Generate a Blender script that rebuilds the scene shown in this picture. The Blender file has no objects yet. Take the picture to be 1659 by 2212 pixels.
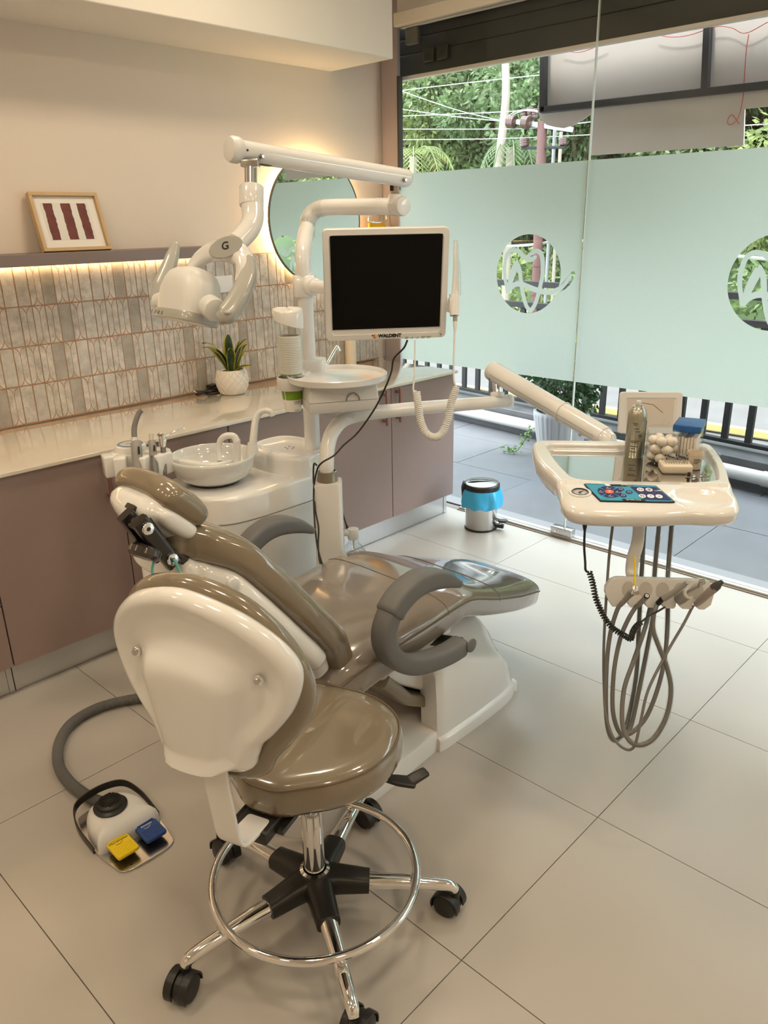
import bpy, bmesh, math, random
from mathutils import Vector, Matrix
random.seed(7)
S = bpy.context.scene
COL = S.collection
V = Vector

# ------------------------------------------------------------------ camera, sky, sun, exposure
cam = bpy.data.objects.new('camera', bpy.data.cameras.new('camera'))
COL.objects.link(cam)
cam.location = (3.155, -3.317, 1.538)
cam.rotation_euler = (math.radians(69.6236), math.radians(1.046), math.radians(43.5221))
cam.data.sensor_fit = 'VERTICAL'
cam.data.sensor_height = 36.0
cam.data.lens = 27.406
cam.data.clip_start = 0.02
S.camera = cam

W = bpy.data.worlds.new('sky'); S.world = W
W.use_nodes = True
nt = W.node_tree
bg = nt.nodes['Background']
bg.inputs[0].default_value = (0.84, 0.93, 1.0, 1)
bg.inputs[1].default_value = 7.5
sun = bpy.data.objects.new('sun', bpy.data.lights.new('sun', 'SUN'))
COL.objects.link(sun)
sun.data.energy = 5.0
sun.data.angle = math.radians(9)
sun.data.color = (1.0, 0.95, 0.86)
sun.rotation_euler = (math.radians(28), math.radians(-14), 0)
S.view_settings.view_transform = 'Standard'
S.view_settings.look = 'None'
S.view_settings.gamma = 1
S.view_settings.use_curve_mapping = False
S.view_settings.exposure = 0.08
S.cycles.max_bounces = 8
S.cycles.transparent_max_bounces = 24
S.cycles.sample_clamp_indirect = 6
S.cycles.caustics_reflective = False
S.cycles.caustics_refractive = False

WARM = (1.0, 0.82, 0.59)
LIGHTS = [(1.15, -1.5), (2.55, -1.5), (1.15, -3.0), (2.55, -3.0), (1.15, -4.5), (2.55, -4.5), (3.95, -3.0), (3.95, -1.5)]
LAMP_W = 7.2
CEIL = 2.75

# ------------------------------------------------------------------ materials
MATS = {}
def new_mat(name):
    m = bpy.data.materials.new(name); m.use_nodes = True
    MATS[name] = m
    return m, m.node_tree, m.node_tree.nodes['Principled BSDF']
def mat(name, col, rough=0.5, metal=0.0, coat=0.0, var=0.0, scale=8.0, bump=0.0, bscale=60.0, trans=0.0, emit=None, ior=1.45, spec=0.5, alpha=1.0, rvar=0.0):
    m, t, b = new_mat(name)
    b.inputs['Base Color'].default_value = (*col, 1)
    b.inputs['Roughness'].default_value = rough
    b.inputs['Metallic'].default_value = metal
    b.inputs['Coat Weight'].default_value = coat
    b.inputs['Coat Roughness'].default_value = 0.06
    b.inputs['IOR'].default_value = ior
    b.inputs['Specular IOR Level'].default_value = spec
    b.inputs['Transmission Weight'].default_value = trans
    b.inputs['Alpha'].default_value = alpha
    tc = t.nodes.new('ShaderNodeTexCoord')
    if var > 0 or rvar > 0:
        n = t.nodes.new('ShaderNodeTexNoise'); n.inputs['Scale'].default_value = scale; n.inputs['Detail'].default_value = 5
        t.links.new(tc.outputs['Object'], n.inputs['Vector'])
    if var > 0:
        r = t.nodes.new('ShaderNodeMix'); r.data_type = 'RGBA'
        r.inputs[6].default_value = (*[max(0, c * (1 - var)) for c in col], 1)
        r.inputs[7].default_value = (*[min(1, c * (1 + var)) for c in col], 1)
        t.links.new(n.outputs['Fac'], r.inputs[0]); t.links.new(r.outputs[2], b.inputs['Base Color'])
    if rvar > 0:
        mr = t.nodes.new('ShaderNodeMapRange'); mr.inputs[3].default_value = max(0, rough - rvar); mr.inputs[4].default_value = rough + rvar
        t.links.new(n.outputs['Fac'], mr.inputs[0]); t.links.new(mr.outputs[0], b.inputs['Roughness'])
    if bump > 0:
        n2 = t.nodes.new('ShaderNodeTexNoise'); n2.inputs['Scale'].default_value = bscale; n2.inputs['Detail'].default_value = 3
        t.links.new(tc.outputs['Object'], n2.inputs['Vector'])
        bp = t.nodes.new('ShaderNodeBump'); bp.inputs['Strength'].default_value = bump; bp.inputs['Distance'].default_value = 0.01
        t.links.new(n2.outputs['Fac'], bp.inputs['Height']); t.links.new(bp.outputs['Normal'], b.inputs['Normal'])
    if emit:
        b.inputs['Emission Color'].default_value = (*emit[0], 1); b.inputs['Emission Strength'].default_value = emit[1]
    return m
def lin(r, g, b):
    f = lambda c: ((c / 255 + 0.055) / 1.055) ** 2.4 if c > 10 else c / 255 / 12.92
    return (f(r), f(g), f(b))

WALLP = mat('wall_paint', (0.74, 0.645, 0.55), 0.6, var=0.03, scale=2, bump=0.03, bscale=180)
BEAMP = mat('beam_paint', (0.80, 0.75, 0.69), 0.6, var=0.02, scale=2, bump=0.03, bscale=180)
CEILP = mat('ceiling_paint', (0.82, 0.78, 0.72), 0.7, var=0.02)
MAUVE = mat('mauve_laminate', (0.29, 0.213, 0.195), 0.42, var=0.04, scale=30)
MAUVED = mat('mauve_shelf', (0.20, 0.155, 0.145), 0.4, var=0.04, scale=30)
CARC = mat('carcass_dark', (0.02, 0.016, 0.016), 0.7)
ALU = mat('brushed_aluminium', (0.63, 0.63, 0.64), 0.32, 0.85, var=0.05, scale=60)
QUARTZ = mat('cream_quartz', (0.70, 0.65, 0.56), 0.06, var=0.02, scale=12, coat=1.0, ior=1.6)
COPPER = mat('copper_bar', (0.33, 0.17, 0.15), 0.35, 0.5)
GROUT = mat('copper_grout', (0.40, 0.22, 0.12), 0.5)
FLOORT = mat('porcelain_tile', (0.455, 0.425, 0.385), 0.28, var=0.03, scale=1.6, spec=0.6)
JOINT = mat('floor_joint', (0.22, 0.19, 0.16), 0.8)
DECKT = mat('outdoor_tile', (0.115, 0.118, 0.130), 0.42, var=0.18, scale=5.0)
WHITE = mat('white_plastic', (0.76, 0.76, 0.75), 0.16, coat=0.5, var=0.01)
WHITEM = mat('white_satin_plastic', (0.71, 0.71, 0.70), 0.34, var=0.01)
WHITEP = mat('white_enamel', (0.77, 0.77, 0.765), 0.18, coat=0.4)
CERAMIC = mat('ceramic', (0.70, 0.71, 0.70), 0.07, coat=0.8)
TAUPE = mat('taupe_vinyl', (0.195, 0.158, 0.108), 0.24, coat=1.0, var=0.05, scale=5, bump=0.16, bscale=9)
TAUPE2 = mat('taupe_vinyl_plain', (0.21, 0.168, 0.112), 0.27, coat=0.7, var=0.04, scale=6)
SEATV = mat('taupe_vinyl_film', (0.235, 0.205, 0.175), 0.13, coat=1.0, var=0.06, scale=4, bump=0.22, bscale=5, spec=0.8)
STITCH = mat('stitch_thread', (0.14, 0.10, 0.065), 0.6)
GREYA = mat('grey_armrest', (0.135, 0.136, 0.140), 0.45, bump=0.12, bscale=900)
GREYP = mat('grey_plastic', (0.30, 0.29, 0.275), 0.35)
GREYL = mat('light_grey_plastic', (0.40, 0.40, 0.37), 0.25, coat=0.3)
GREYHOSE = mat('grey_hose', (0.165, 0.163, 0.158), 0.4)
BLACK = mat('black_plastic', (0.016, 0.015, 0.014), 0.38)
BLACKG = mat('black_gloss', (0.012, 0.010, 0.009), 0.12, coat=0.6)
BROWNK = mat('dark_brown_knob', (0.035, 0.025, 0.02), 0.15, coat=0.8)
CHROME = mat('chrome', (0.86, 0.86, 0.86), 0.06, 1.0)
STEEL = mat('stainless_steel', (0.58, 0.57, 0.56), 0.22, 1.0)
BRONZE = mat('bronze_collar', (0.30, 0.26, 0.20), 0.3, 0.6)
WOODF = mat('light_wood', (0.55, 0.38, 0.20), 0.5, var=0.12, scale=14)
PAPER = mat('mat_paper', (0.80, 0.77, 0.72), 0.8)
MAROON = mat('maroon_print', (0.155, 0.045, 0.04), 0.7, var=0.4, scale=25)
GREENB = mat('green_print', (0.20, 0.36, 0.02), 0.5)
CUPP = mat('cup_paper', (0.86, 0.85, 0.80), 0.5)
CUPG = mat('cup_paper_rim', (0.20, 0.31, 0.06), 0.5)
YELLOW = mat('yellow_plastic', (0.85, 0.62, 0.01), 0.4)
BLUE = mat('blue_plastic', (0.02, 0.065, 0.25), 0.4)
BLUEL = mat('blue_lid', (0.015, 0.10, 0.33), 0.35)
LINER = mat('blue_liner', (0.05, 0.45, 0.80), 0.25, coat=0.3, bump=0.3, bscale=30)
TOWEL = mat('yellow_towel', (0.90, 0.48, 0.03), 0.9, bump=0.4, bscale=160)
TEAL = mat('teal_cord', (0.12, 0.45, 0.45), 0.5)
POTW = mat('white_pot', (0.74, 0.70, 0.65), 0.5, bump=0.1, bscale=80)
SOIL = mat('soil', (0.04, 0.028, 0.018), 0.9)
COTTON = mat('cotton', (0.86, 0.80, 0.72), 0.95, bump=0.3, bscale=80)
SCREEN = mat('black_screen', (0.004, 0.004, 0.004), 0.25, spec=0.12)
NAVY = mat('navy_print', (0.022, 0.02, 0.12), 0.4)
CYAN = mat('cyan_print', (0.045, 0.33, 0.50), 0.4)
ORANGE = mat('orange_print', (0.75, 0.13, 0.05), 0.4)
WHITEI = mat('white_ink', (0.85, 0.85, 0.85), 0.5)
BLACKI = mat('black_ink', (0.01, 0.01, 0.01), 0.5)
GREYI = mat('grey_ink', (0.25, 0.24, 0.22), 0.6)
GREENI = mat('lime_ink', (0.55, 0.65, 0.02), 0.5)
REDI = mat('red_ink', (0.80, 0.10, 0.06), 0.5)
CAN = mat('olive_can', (0.40, 0.385, 0.31), 0.30, 0.7, var=0.03)
SHUT = mat('shutter_metal', (0.030, 0.030, 0.026), 0.5, 0.2, var=0.25, scale=5)
DARKM = mat('dark_rail', (0.016, 0.016, 0.017), 0.6, spec=0.25)
KERBS = mat('dark_stone', (0.055, 0.055, 0.06), 0.45, var=0.5, scale=7)
PIPEW = mat('white_pipe', (0.42, 0.41, 0.40), 0.35)
ROADM = mat('asphalt', (0.105, 0.10, 0.098), 0.85, var=0.2, scale=3)
YELK = mat('yellow_kerb', (0.36, 0.31, 0.12), 0.7, var=0.15, scale=6)
SIGNB = mat('sign_board', (0.52, 0.47, 0.44), 0.55, var=0.06, scale=3)
SIGNF = mat('sign_frame', (0.022, 0.022, 0.025), 0.5)
REDW = mat('red_wire', (0.35, 0.03, 0.02), 0.5)
POLEM = mat('rust_pole', (0.085, 0.036, 0.032), 0.6, var=0.15)
INSUL = mat('brown_insulator', (0.06, 0.03, 0.025), 0.25)
WIREM = mat('pale_wire', (0.30, 0.30, 0.29), 0.5)
TRUNK = mat('pale_trunk', (0.26, 0.22, 0.185), 0.9, var=0.3, scale=3)
TRUNKD = mat('dark_trunk', (0.10, 0.075, 0.05), 0.9, var=0.3, scale=6)
HILL = mat('hillside', (0.045, 0.075, 0.028), 0.9, var=0.6, scale=1.2)
GRASS = mat('verge', (0.12, 0.20, 0.04), 0.9, var=0.4, scale=2)
RIBBED = mat('ribbed_planter', (0.40, 0.40, 0.41), 0.45)
def leaf_mat(name, col, var=0.5, scale=3.0, tr=0.5):
    m, t, b = new_mat(name)
    b.inputs['Roughness'].default_value = 0.42
    tc = t.nodes.new('ShaderNodeTexCoord'); n = t.nodes.new('ShaderNodeTexNoise')
    n.inputs['Scale'].default_value = scale; n.inputs['Detail'].default_value = 6
    t.links.new(tc.outputs['Object'], n.inputs['Vector'])
    cr = t.nodes.new('ShaderNodeValToRGB')
    cr.color_ramp.elements[0].position = 0.3; cr.color_ramp.elements[1].position = 0.72
    cr.color_ramp.elements[0].color = (*[c * (1 - var) for c in col], 1)
    cr.color_ramp.elements[1].color = (*[min(1, c * (1 + var)) for c in col], 1)
    t.links.new(n.outputs['Fac'], cr.inputs[0]); t.links.new(cr.outputs[0], b.inputs['Base Color'])
    tl = t.nodes.new('ShaderNodeBsdfTranslucent'); t.links.new(cr.outputs[0], tl.inputs[0])
    mx = t.nodes.new('ShaderNodeMixShader'); mx.inputs[0].default_value = tr * 0.7
    t.links.new(b.outputs[0], mx.inputs[1]); t.links.new(tl.outputs[0], mx.inputs[2])
    t.links.new(mx.outputs[0], t.nodes['Material Output'].inputs[0])
    return m
LEAF1 = leaf_mat('leaf_mid', (0.145, 0.20, 0.085))
LEAF2 = leaf_mat('leaf_dark', (0.11, 0.165, 0.07))
LEAF3 = leaf_mat('leaf_light', (0.20, 0.245, 0.085))
LEAFS = leaf_mat('shrub_leaf', (0.030, 0.075, 0.022), 0.5, 20, 0.3)
LEAFV = leaf_mat('vine_leaf', (0.16, 0.30, 0.07), 0.4, 20)
SANSG = leaf_mat('snake_leaf', (0.028, 0.055, 0.022), 0.5, 40, 0.2)
SANSY = leaf_mat('snake_leaf_edge', (0.42, 0.40, 0.06), 0.25, 30, 0.3)

def glass_mat(name, tint=(0.97, 1.0, 0.985), refl=1.0, rough=0.0):
    m = bpy.data.materials.new(name); m.use_nodes = True; t = m.node_tree
    t.nodes.remove(t.nodes['Principled BSDF'])
    tr = t.nodes.new('ShaderNodeBsdfTransparent'); tr.inputs[0].default_value = (*tint, 1)
    gl = t.nodes.new('ShaderNodeBsdfGlossy'); gl.inputs['Roughness'].default_value = rough
    fr = t.nodes.new('ShaderNodeLayerWeight'); fr.inputs[0].default_value = 0.5      # same from both sides of the thin sheet
    pw = t.nodes.new('ShaderNodeMath'); pw.operation = 'POWER'; pw.inputs[1].default_value = 4.0
    t.links.new(fr.outputs['Facing'], pw.inputs[0])
    mu = t.nodes.new('ShaderNodeMath'); mu.operation = 'MULTIPLY_ADD'; mu.inputs[1].default_value = 0.8 * refl; mu.inputs[2].default_value = 0.035 * refl
    t.links.new(pw.outputs[0], mu.inputs[0])
    mx = t.nodes.new('ShaderNodeMixShader')
    t.links.new(mu.outputs[0], mx.inputs[0]); t.links.new(tr.outputs[0], mx.inputs[1]); t.links.new(gl.outputs[0], mx.inputs[2])
    t.links.new(mx.outputs[0], t.nodes['Material Output'].inputs[0])
    MATS[name] = m
    return m
PANE = glass_mat('window_glass', (0.97, 0.985, 0.975), 0.55)
ACRYL = glass_mat('clear_acrylic', (0.985, 0.99, 0.988), 0.8, 0.02)
SLEEVE = glass_mat('clear_sleeve', (0.93, 0.94, 0.93), 1.0, 0.08)
def film_mat():
    m = bpy.data.materials.new('frosted_film'); m.use_nodes = True; t = m.node_tree
    t.nodes.remove(t.nodes['Principled BSDF'])
    tc = t.nodes.new('ShaderNodeTexCoord'); n = t.nodes.new('ShaderNodeTexNoise'); n.inputs['Scale'].default_value = 45; n.inputs['Detail'].default_value = 4
    t.links.new(tc.outputs['Object'], n.inputs['Vector'])
    cr = t.nodes.new('ShaderNodeValToRGB'); cr.color_ramp.elements[0].color = (0.60, 0.655, 0.625, 1); cr.color_ramp.elements[1].color = (0.63, 0.69, 0.66, 1)
    t.links.new(n.outputs['Fac'], cr.inputs[0])
    tl = t.nodes.new('ShaderNodeBsdfTranslucent'); df = t.nodes.new('ShaderNodeBsdfDiffuse'); tp = t.nodes.new('ShaderNodeBsdfRefraction')
    tp.inputs['IOR'].default_value = 1.2; tp.inputs['Roughness'].default_value = 0.85; tp.inputs['Color'].default_value = (0.62, 0.69, 0.65, 1)
    for x in (tl, df): t.links.new(cr.outputs[0], x.inputs[0])
    m1 = t.nodes.new('ShaderNodeMixShader'); m1.inputs[0].default_value = 0.35
    t.links.new(tl.outputs[0], m1.inputs[1]); t.links.new(df.outputs[0], m1.inputs[2])
    m2 = t.nodes.new('ShaderNodeMixShader'); m2.inputs[0].default_value = 0.30
    t.links.new(m1.outputs[0], m2.inputs[1]); t.links.new(tp.outputs[0], m2.inputs[2])
    t.links.new(m2.outputs[0], t.nodes['Material Output'].inputs[0])
    return m
FILM = film_mat()
MIRR = mat('mirror_silver', (0.90, 0.91, 0.90), 0.01, 1.0)
LED = mat('warm_led', (1, 0.8, 0.5), 0.5, emit=((1.0, 0.68, 0.34), 17.0))
LAMPE = mat('downlight_diffuser', (1, 0.9, 0.75), 0.5, emit=((1.0, 0.80, 0.55), 12.0))
LENS = mat('lamp_lens', (0.72, 0.66, 0.56), 0.1, coat=1.0)
# glazed backsplash tile with cloudy marks
def tile_mat(name, a, b, sc):
    m, t, p = new_mat(name)
    tc = t.nodes.new('ShaderNodeTexCoord'); n = t.nodes.new('ShaderNodeTexNoise'); n.inputs['Scale'].default_value = sc; n.inputs['Detail'].default_value = 8; n.inputs['Roughness'].default_value = 0.7
    oi = t.nodes.new('ShaderNodeObjectInfo'); ad = t.nodes.new('ShaderNodeVectorMath'); ad.operation = 'ADD'
    t.links.new(tc.outputs['Object'], ad.inputs[0]); t.links.new(oi.outputs['Location'], ad.inputs[1])
    t.links.new(ad.outputs[0], n.inputs['Vector'])
    cr = t.nodes.new('ShaderNodeValToRGB'); cr.color_ramp.elements[0].position = 0.32; cr.color_ramp.elements[1].position = 0.66
    cr.color_ramp.elements[0].color = (*a, 1); cr.color_ramp.elements[1].color = (*b, 1)
    t.links.new(n.outputs['Fac'], cr.inputs[0]); t.links.new(cr.outputs[0], p.inputs['Base Color'])
    p.inputs['Roughness'].default_value = 0.28
    return m
TILEA = tile_mat('glazed_tile_cloudy', (0.33, 0.30, 0.265), (0.62, 0.585, 0.54), 22)
TILEB = tile_mat('glazed_tile_plain', (0.36, 0.33, 0.295), (0.56, 0.525, 0.48), 14)
TILEC = tile_mat('glazed_tile_ribbed', (0.36, 0.33, 0.30), (0.52, 0.49, 0.455), 14)

# ------------------------------------------------------------------ mesh helpers
def along(a, u):
    u = u * (len(a) - 1); k = min(int(u), len(a) - 2); return a[k] + (a[k + 1] - a[k]) * (u - k)
def crom(pts, n=8, closed=False):
    P = [V(p) for p in pts]
    if len(P) < 3 and not closed:
        return [P[0].lerp(P[-1], i / n) for i in range(n + 1)]
    out = []
    N = len(P); R_ = N if closed else N - 1
    for i in range(R_):
        if closed: a, b, c, d = P[(i - 1) % N], P[i], P[(i + 1) % N], P[(i + 2) % N]
        else:
            b, c = P[i], P[i + 1]
            a = P[i - 1] if i > 0 else b * 2 - c
            d = P[i + 2] if i + 2 < N else c * 2 - b
        for k in range(n):
            t = k / n
            out.append(0.5 * ((2 * b) + (c - a) * t + (2 * a - 5 * b + 4 * c - d) * t * t + (3 * b - a - 3 * c + d) * t ** 3))
    if not closed: out.append(P[-1])
    return out
def frames(P, closed=False, up=None):
    n = len(P); T = []
    for i in range(n):
        if closed: d = P[(i + 1) % n] - P[i - 1]
        else: d = P[min(i + 1, n - 1)] - P[max(i - 1, 0)]
        T.append(d.normalized() if d.length > 1e-9 else V((0, 0, 1)))
    F = []
    if up is None:
        up = V((0, 0, 1)) if abs(T[0].z) < 0.9 else V((1, 0, 0))
    x = up.cross(T[0]).normalized()
    for t in T:
        x = (x - t * x.dot(t))
        x = x.normalized() if x.length > 1e-6 else V((1, 0, 0))
        F.append((x, t.cross(x), t))
    return F
class G:
    def __init__(s): s.v = []; s.f = []; s.m = []; s.mi = 0
    def add(s, vs, fs):
        o = len(s.v); s.v += [V(v) for v in vs]
        for f in fs: s.f.append([i + o for i in f]); s.m.append(s.mi)
    def box(s, x0, x1, y0, y1, z0, z1):
        s.obox(V(((x0 + x1) / 2, (y0 + y1) / 2, (z0 + z1) / 2)), (V((1, 0, 0)), V((0, 1, 0)), V((0, 0, 1))), (abs(x1 - x0) / 2, abs(y1 - y0) / 2, abs(z1 - z0) / 2)); return s
    def obox(s, c, ax, h, r=0.0):
        c = V(c)
        if r <= 0:
            vs = [c + ax[0] * (h[0] * i) + ax[1] * (h[1] * j) + ax[2] * (h[2] * k) for i in (-1, 1) for j in (-1, 1) for k in (-1, 1)]
            s.add(vs, [(0, 1, 3, 2), (4, 6, 7, 5), (0, 4, 5, 1), (2, 3, 7, 6), (0, 2, 6, 4), (1, 5, 7, 3)])
        else:
            b = bmesh.new(); bmesh.ops.create_cube(b, size=2)
            for v in b.verts: v.co = V((v.co.x * h[0], v.co.y * h[1], v.co.z * h[2]))
            bmesh.ops.bevel(b, geom=b.edges[:] , offset=min(r, min(h) * 0.98), segments=3, profile=0.5, affect='EDGES')
            b.verts.index_update()
            s.add([c + ax[0] * v.co.x + ax[1] * v.co.y + ax[2] * v.co.z for v in b.verts], [[v.index for v in f.verts] for f in b.faces]); b.free()
        return s
    def rbox(s, x0, x1, y0, y1, z0, z1, r):
        return s.obox(V(((x0 + x1) / 2, (y0 + y1) / 2, (z0 + z1) / 2)), (V((1, 0, 0)), V((0, 1, 0)), V((0, 0, 1))), (abs(x1 - x0) / 2, abs(y1 - y0) / 2, abs(z1 - z0) / 2), r)
    def rings(s, R, closed_path=False, caps=True, wrap=True):
        n = len(R[0]); o = len(s.v)
        for r in R: s.v += [V(p) for p in r]
        m = len(R)
        for i in range(m if closed_path else m - 1):
            a = o + i * n; b = o + ((i + 1) % m) * n
            for j in range(n if wrap else n - 1):
                k = (j + 1) % n
                s.f.append([a + j, a + k, b + k, b + j]); s.m.append(s.mi)
        if caps and not closed_path:
            s.f.append([o + j for j in range(n)][::-1]); s.m.append(s.mi)
            s.f.append([o + (m - 1) * n + j for j in range(n)]); s.m.append(s.mi)
        return s
    def tube(s, P, r, n=12, closed=False, caps=True):
        P = [V(p) for p in P]; F = frames(P, closed)
        rr = r if isinstance(r, (list, tuple)) else [r] * len(P)
        if len(rr) != len(P): rr = [rr[0] + (rr[-1] - rr[0]) * i / (len(P) - 1) for i in range(len(P))]
        R = [[p + x * (q * math.cos(2 * math.pi * k / n)) + y * (q * math.sin(2 * math.pi * k / n)) for k in range(n)] for p, (x, y, t), q in zip(P, F, rr)]
        return s.rings(R, closed, caps)
    def cyl(s, a, b, r, n=24, r2=None, bev=0.0):
        a, b = V(a), V(b); d = (b - a).normalized(); r2 = r if r2 is None else r2
        if bev > 0: return s.tube([a, a + d * bev * .3, a + d * bev, b - d * bev, b - d * bev * .3, b], [r - bev, r - bev * .3, r, r2, r2 - bev * .3, r2 - bev], n)
        return s.tube([a, b], [r, r2], n)
    def lathe(s, prof, c=(0, 0, 0), n=32, M=None, caps=False):
        c = V(c); M = M or Matrix.Identity(3)
        R = [[c + M @ V((r * math.cos(2 * math.pi * k / n), r * math.sin(2 * math.pi * k / n), z)) for k in range(n)] for r, z in prof]
        return s.rings(R, False, caps)
    def sphere(s, c, r, nu=16, nv=10, M=None):
        r = r if isinstance(r, (tuple, list)) else (r, r, r); c = V(c); M = M or Matrix.Identity(3)
        R = []
        for i in range(nv + 1):
            a = math.pi * (i + (0.02 if i == 0 else -0.02 if i == nv else 0)) / nv
            R.append([c + M @ V((r[0] * math.sin(a) * math.cos(2 * math.pi * k / nu), r[1] * math.sin(a) * math.sin(2 * math.pi * k / nu), -r[2] * math.cos(a))) for k in range(nu)])
        return s.rings(R, False, True)
    def torus(s, c, R_, r, ax=(0, 0, 1), n=48, m=10):
        ax = V(ax).normalized(); x = ax.orthogonal().normalized(); y = ax.cross(x); c = V(c)
        return s.tube([c + x * (R_ * math.cos(2 * math.pi * i / n)) + y * (R_ * math.sin(2 * math.pi * i / n)) for i in range(n)], r, m, True)
    def sweep(s, P, W_, T_, L=None, e=4.0, n=28, rounds=0, endlen=0.03, hollow=0):
        """rounded-rectangle section along P; L is the width direction"""
        P = [V(p) for p in P]; F = frames(P)
        if not isinstance(W_, (list, tuple)): W_ = [W_] * len(P)
        if not isinstance(T_, (list, tuple)): T_ = [T_] * len(P)
        def rs(a):
            if len(a) == len(P): return list(a)
            out = []
            for i in range(len(P)):
                u = i / (len(P) - 1) * (len(a) - 1); k = min(int(u), len(a) - 2); out.append(a[k] + (a[k + 1] - a[k]) * (u - k))
            return out
        W_, T_ = rs(W_), rs(T_)
        R = []
        def ring(p, t, w, th):
            if L is not None:
                x = V(L); x = (x - t * x.dot(t)).normalized()
            else: x = None
            y = t.cross(x)
            out = []
            for k in range(n):
                a = 2 * math.pi * (k + 0.5) / n; ca, sa = math.cos(a), math.sin(a)
                out.append(p + x * (w / 2 * math.copysign(abs(ca) ** (2 / e), ca)) + y * (th / 2 * math.copysign(abs(sa) ** (2 / e), sa)))
            return out
        ts = [f[2] for f in F]
        if rounds:
            for k in range(rounds):
                a = (k + 0.15) / rounds * math.pi / 2
                q = math.sin(a); R.append(ring(P[0] - ts[0] * endlen * math.cos(a), ts[0], W_[0] - endlen * 2 * (1 - q) * .9, T_[0] * (0.25 + 0.75 * q)))
        for p, t, w, th in zip(P, ts, W_, T_): R.append(ring(p, t, w, th))
        if rounds:
            for k in range(rounds):
                a = (k + 0.85) / rounds * math.pi / 2
                q = math.cos(a); R.append(ring(P[-1] + ts[-1] * endlen * math.sin(a), ts[-1], W_[-1] - endlen * 2 * (1 - q) * .9, T_[-1] * (0.25 + 0.75 * q)))
        return s.rings(R)
    def pad(s, outline, layers, org=(0, 0, 0), ex=(1, 0, 0), ey=(0, 1, 0), ez=(0, 0, 1), warp=None, caps=True):
        """stack of offset copies of a 2D outline: layers = [(inset, height)]"""
        org, ex, ey, ez = V(org), V(ex), V(ey), V(ez)
        n = len(outline); pts = [V((p[0], p[1])) for p in outline]
        area = sum(pts[i].x * pts[(i + 1) % n].y - pts[(i + 1) % n].x * pts[i].y for i in range(n))
        sg = 1 if area > 0 else -1
        N = []
        for i in range(n):
            d = pts[(i + 1) % n] - pts[i - 1]; d = d.normalized() if d.length > 1e-9 else V((1, 0)); N.append(V((-d.y, d.x)) * sg)
        R = []
        cx = (max(p.x for p in pts) + min(p.x for p in pts)) / 2; cy = (max(p.y for p in pts) + min(p.y for p in pts)) / 2
        hx = (max(p.x for p in pts) - min(p.x for p in pts)) / 2; hy = (max(p.y for p in pts) - min(p.y for p in pts)) / 2
        for ins, h in layers:
            ring = []
            for p, nn in zip(pts, N):
                q = p + nn * ins if abs(ins) <= 0.004 else V((cx + (p.x - cx) * (1 - ins / hx), cy + (p.y - cy) * (1 - ins / hy)))
                hh = h + (warp(q.x, q.y) if warp else 0)
                ring.append(org + ex * q.x + ey * q.y + ez * hh)
            R.append(ring)
        return s.rings(R, False, caps)
def smooth_outline(pts, n=6): return [(p.x, p.y) for p in crom([(a, b, 0) for a, b in pts], n, True)]
def rrect(x0, x1, y0, y1, r, n=6):
    out = []
    for cx, cy, a0 in ((x1 - r, y1 - r, 0), (x0 + r, y1 - r, 90), (x0 + r, y0 + r, 180), (x1 - r, y0 + r, 270)):
        for k in range(n + 1):
            a = math.radians(a0 + 90 * k / n); out.append((cx + r * math.cos(a), cy + r * math.sin(a)))
    return out
def root_loc(p):
    while p.parent: p = p.parent
    return p.location
def mk(name, g, m, parent=None, bevel=0.0, sub=0, ang=38, loc=None, flat=False):
    me = bpy.data.meshes.new(name)
    off = V(loc) if loc is not None else (root_loc(parent) if parent else V((0, 0, 0)))
    me.from_pydata([tuple(v - off) for v in g.v], [], g.f)
    for mm in (m if isinstance(m, (list, tuple)) else [m]): me.materials.append(mm)
    if isinstance(m, (list, tuple)):
        for p, i in zip(me.polygons, g.m): p.material_index = i
    me.validate()
    b = bmesh.new(); b.from_mesh(me); bmesh.ops.recalc_face_normals(b, faces=b.faces); b.to_mesh(me); b.free()
    if not flat:
        me.shade_smooth(); me.set_sharp_from_angle(angle=math.radians(ang))
    o = bpy.data.objects.new(name, me); COL.objects.link(o)
    if parent:
        o.parent = parent
    elif loc is not None: o.location = loc
    if bevel:
        md = o.modifiers.new('bevel', 'BEVEL'); md.width = bevel; md.segments = 2; md.limit_method = 'ANGLE'; md.angle_limit = math.radians(40); md.harden_normals = False
    if sub:
        md = o.modifiers.new('subdivision', 'SUBSURF'); md.levels = sub; md.render_levels = sub
    return o
def thing(name, label, cat, loc=(0, 0, 0), group=None):
    o = bpy.data.objects.new(name, None); COL.objects.link(o)
    o.location = loc; o.empty_display_size = 0.05; o['label'] = label; o['category'] = cat
    if group: o['group'] = group
    return o
def tag(o, label, cat, group=None):
    o['label'] = label; o['category'] = cat
    if group: o['group'] = group
    return o
def struct(name, g, m, **k):
    o = mk(name, g, m, **k); o['kind'] = 'structure'; return o
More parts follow.
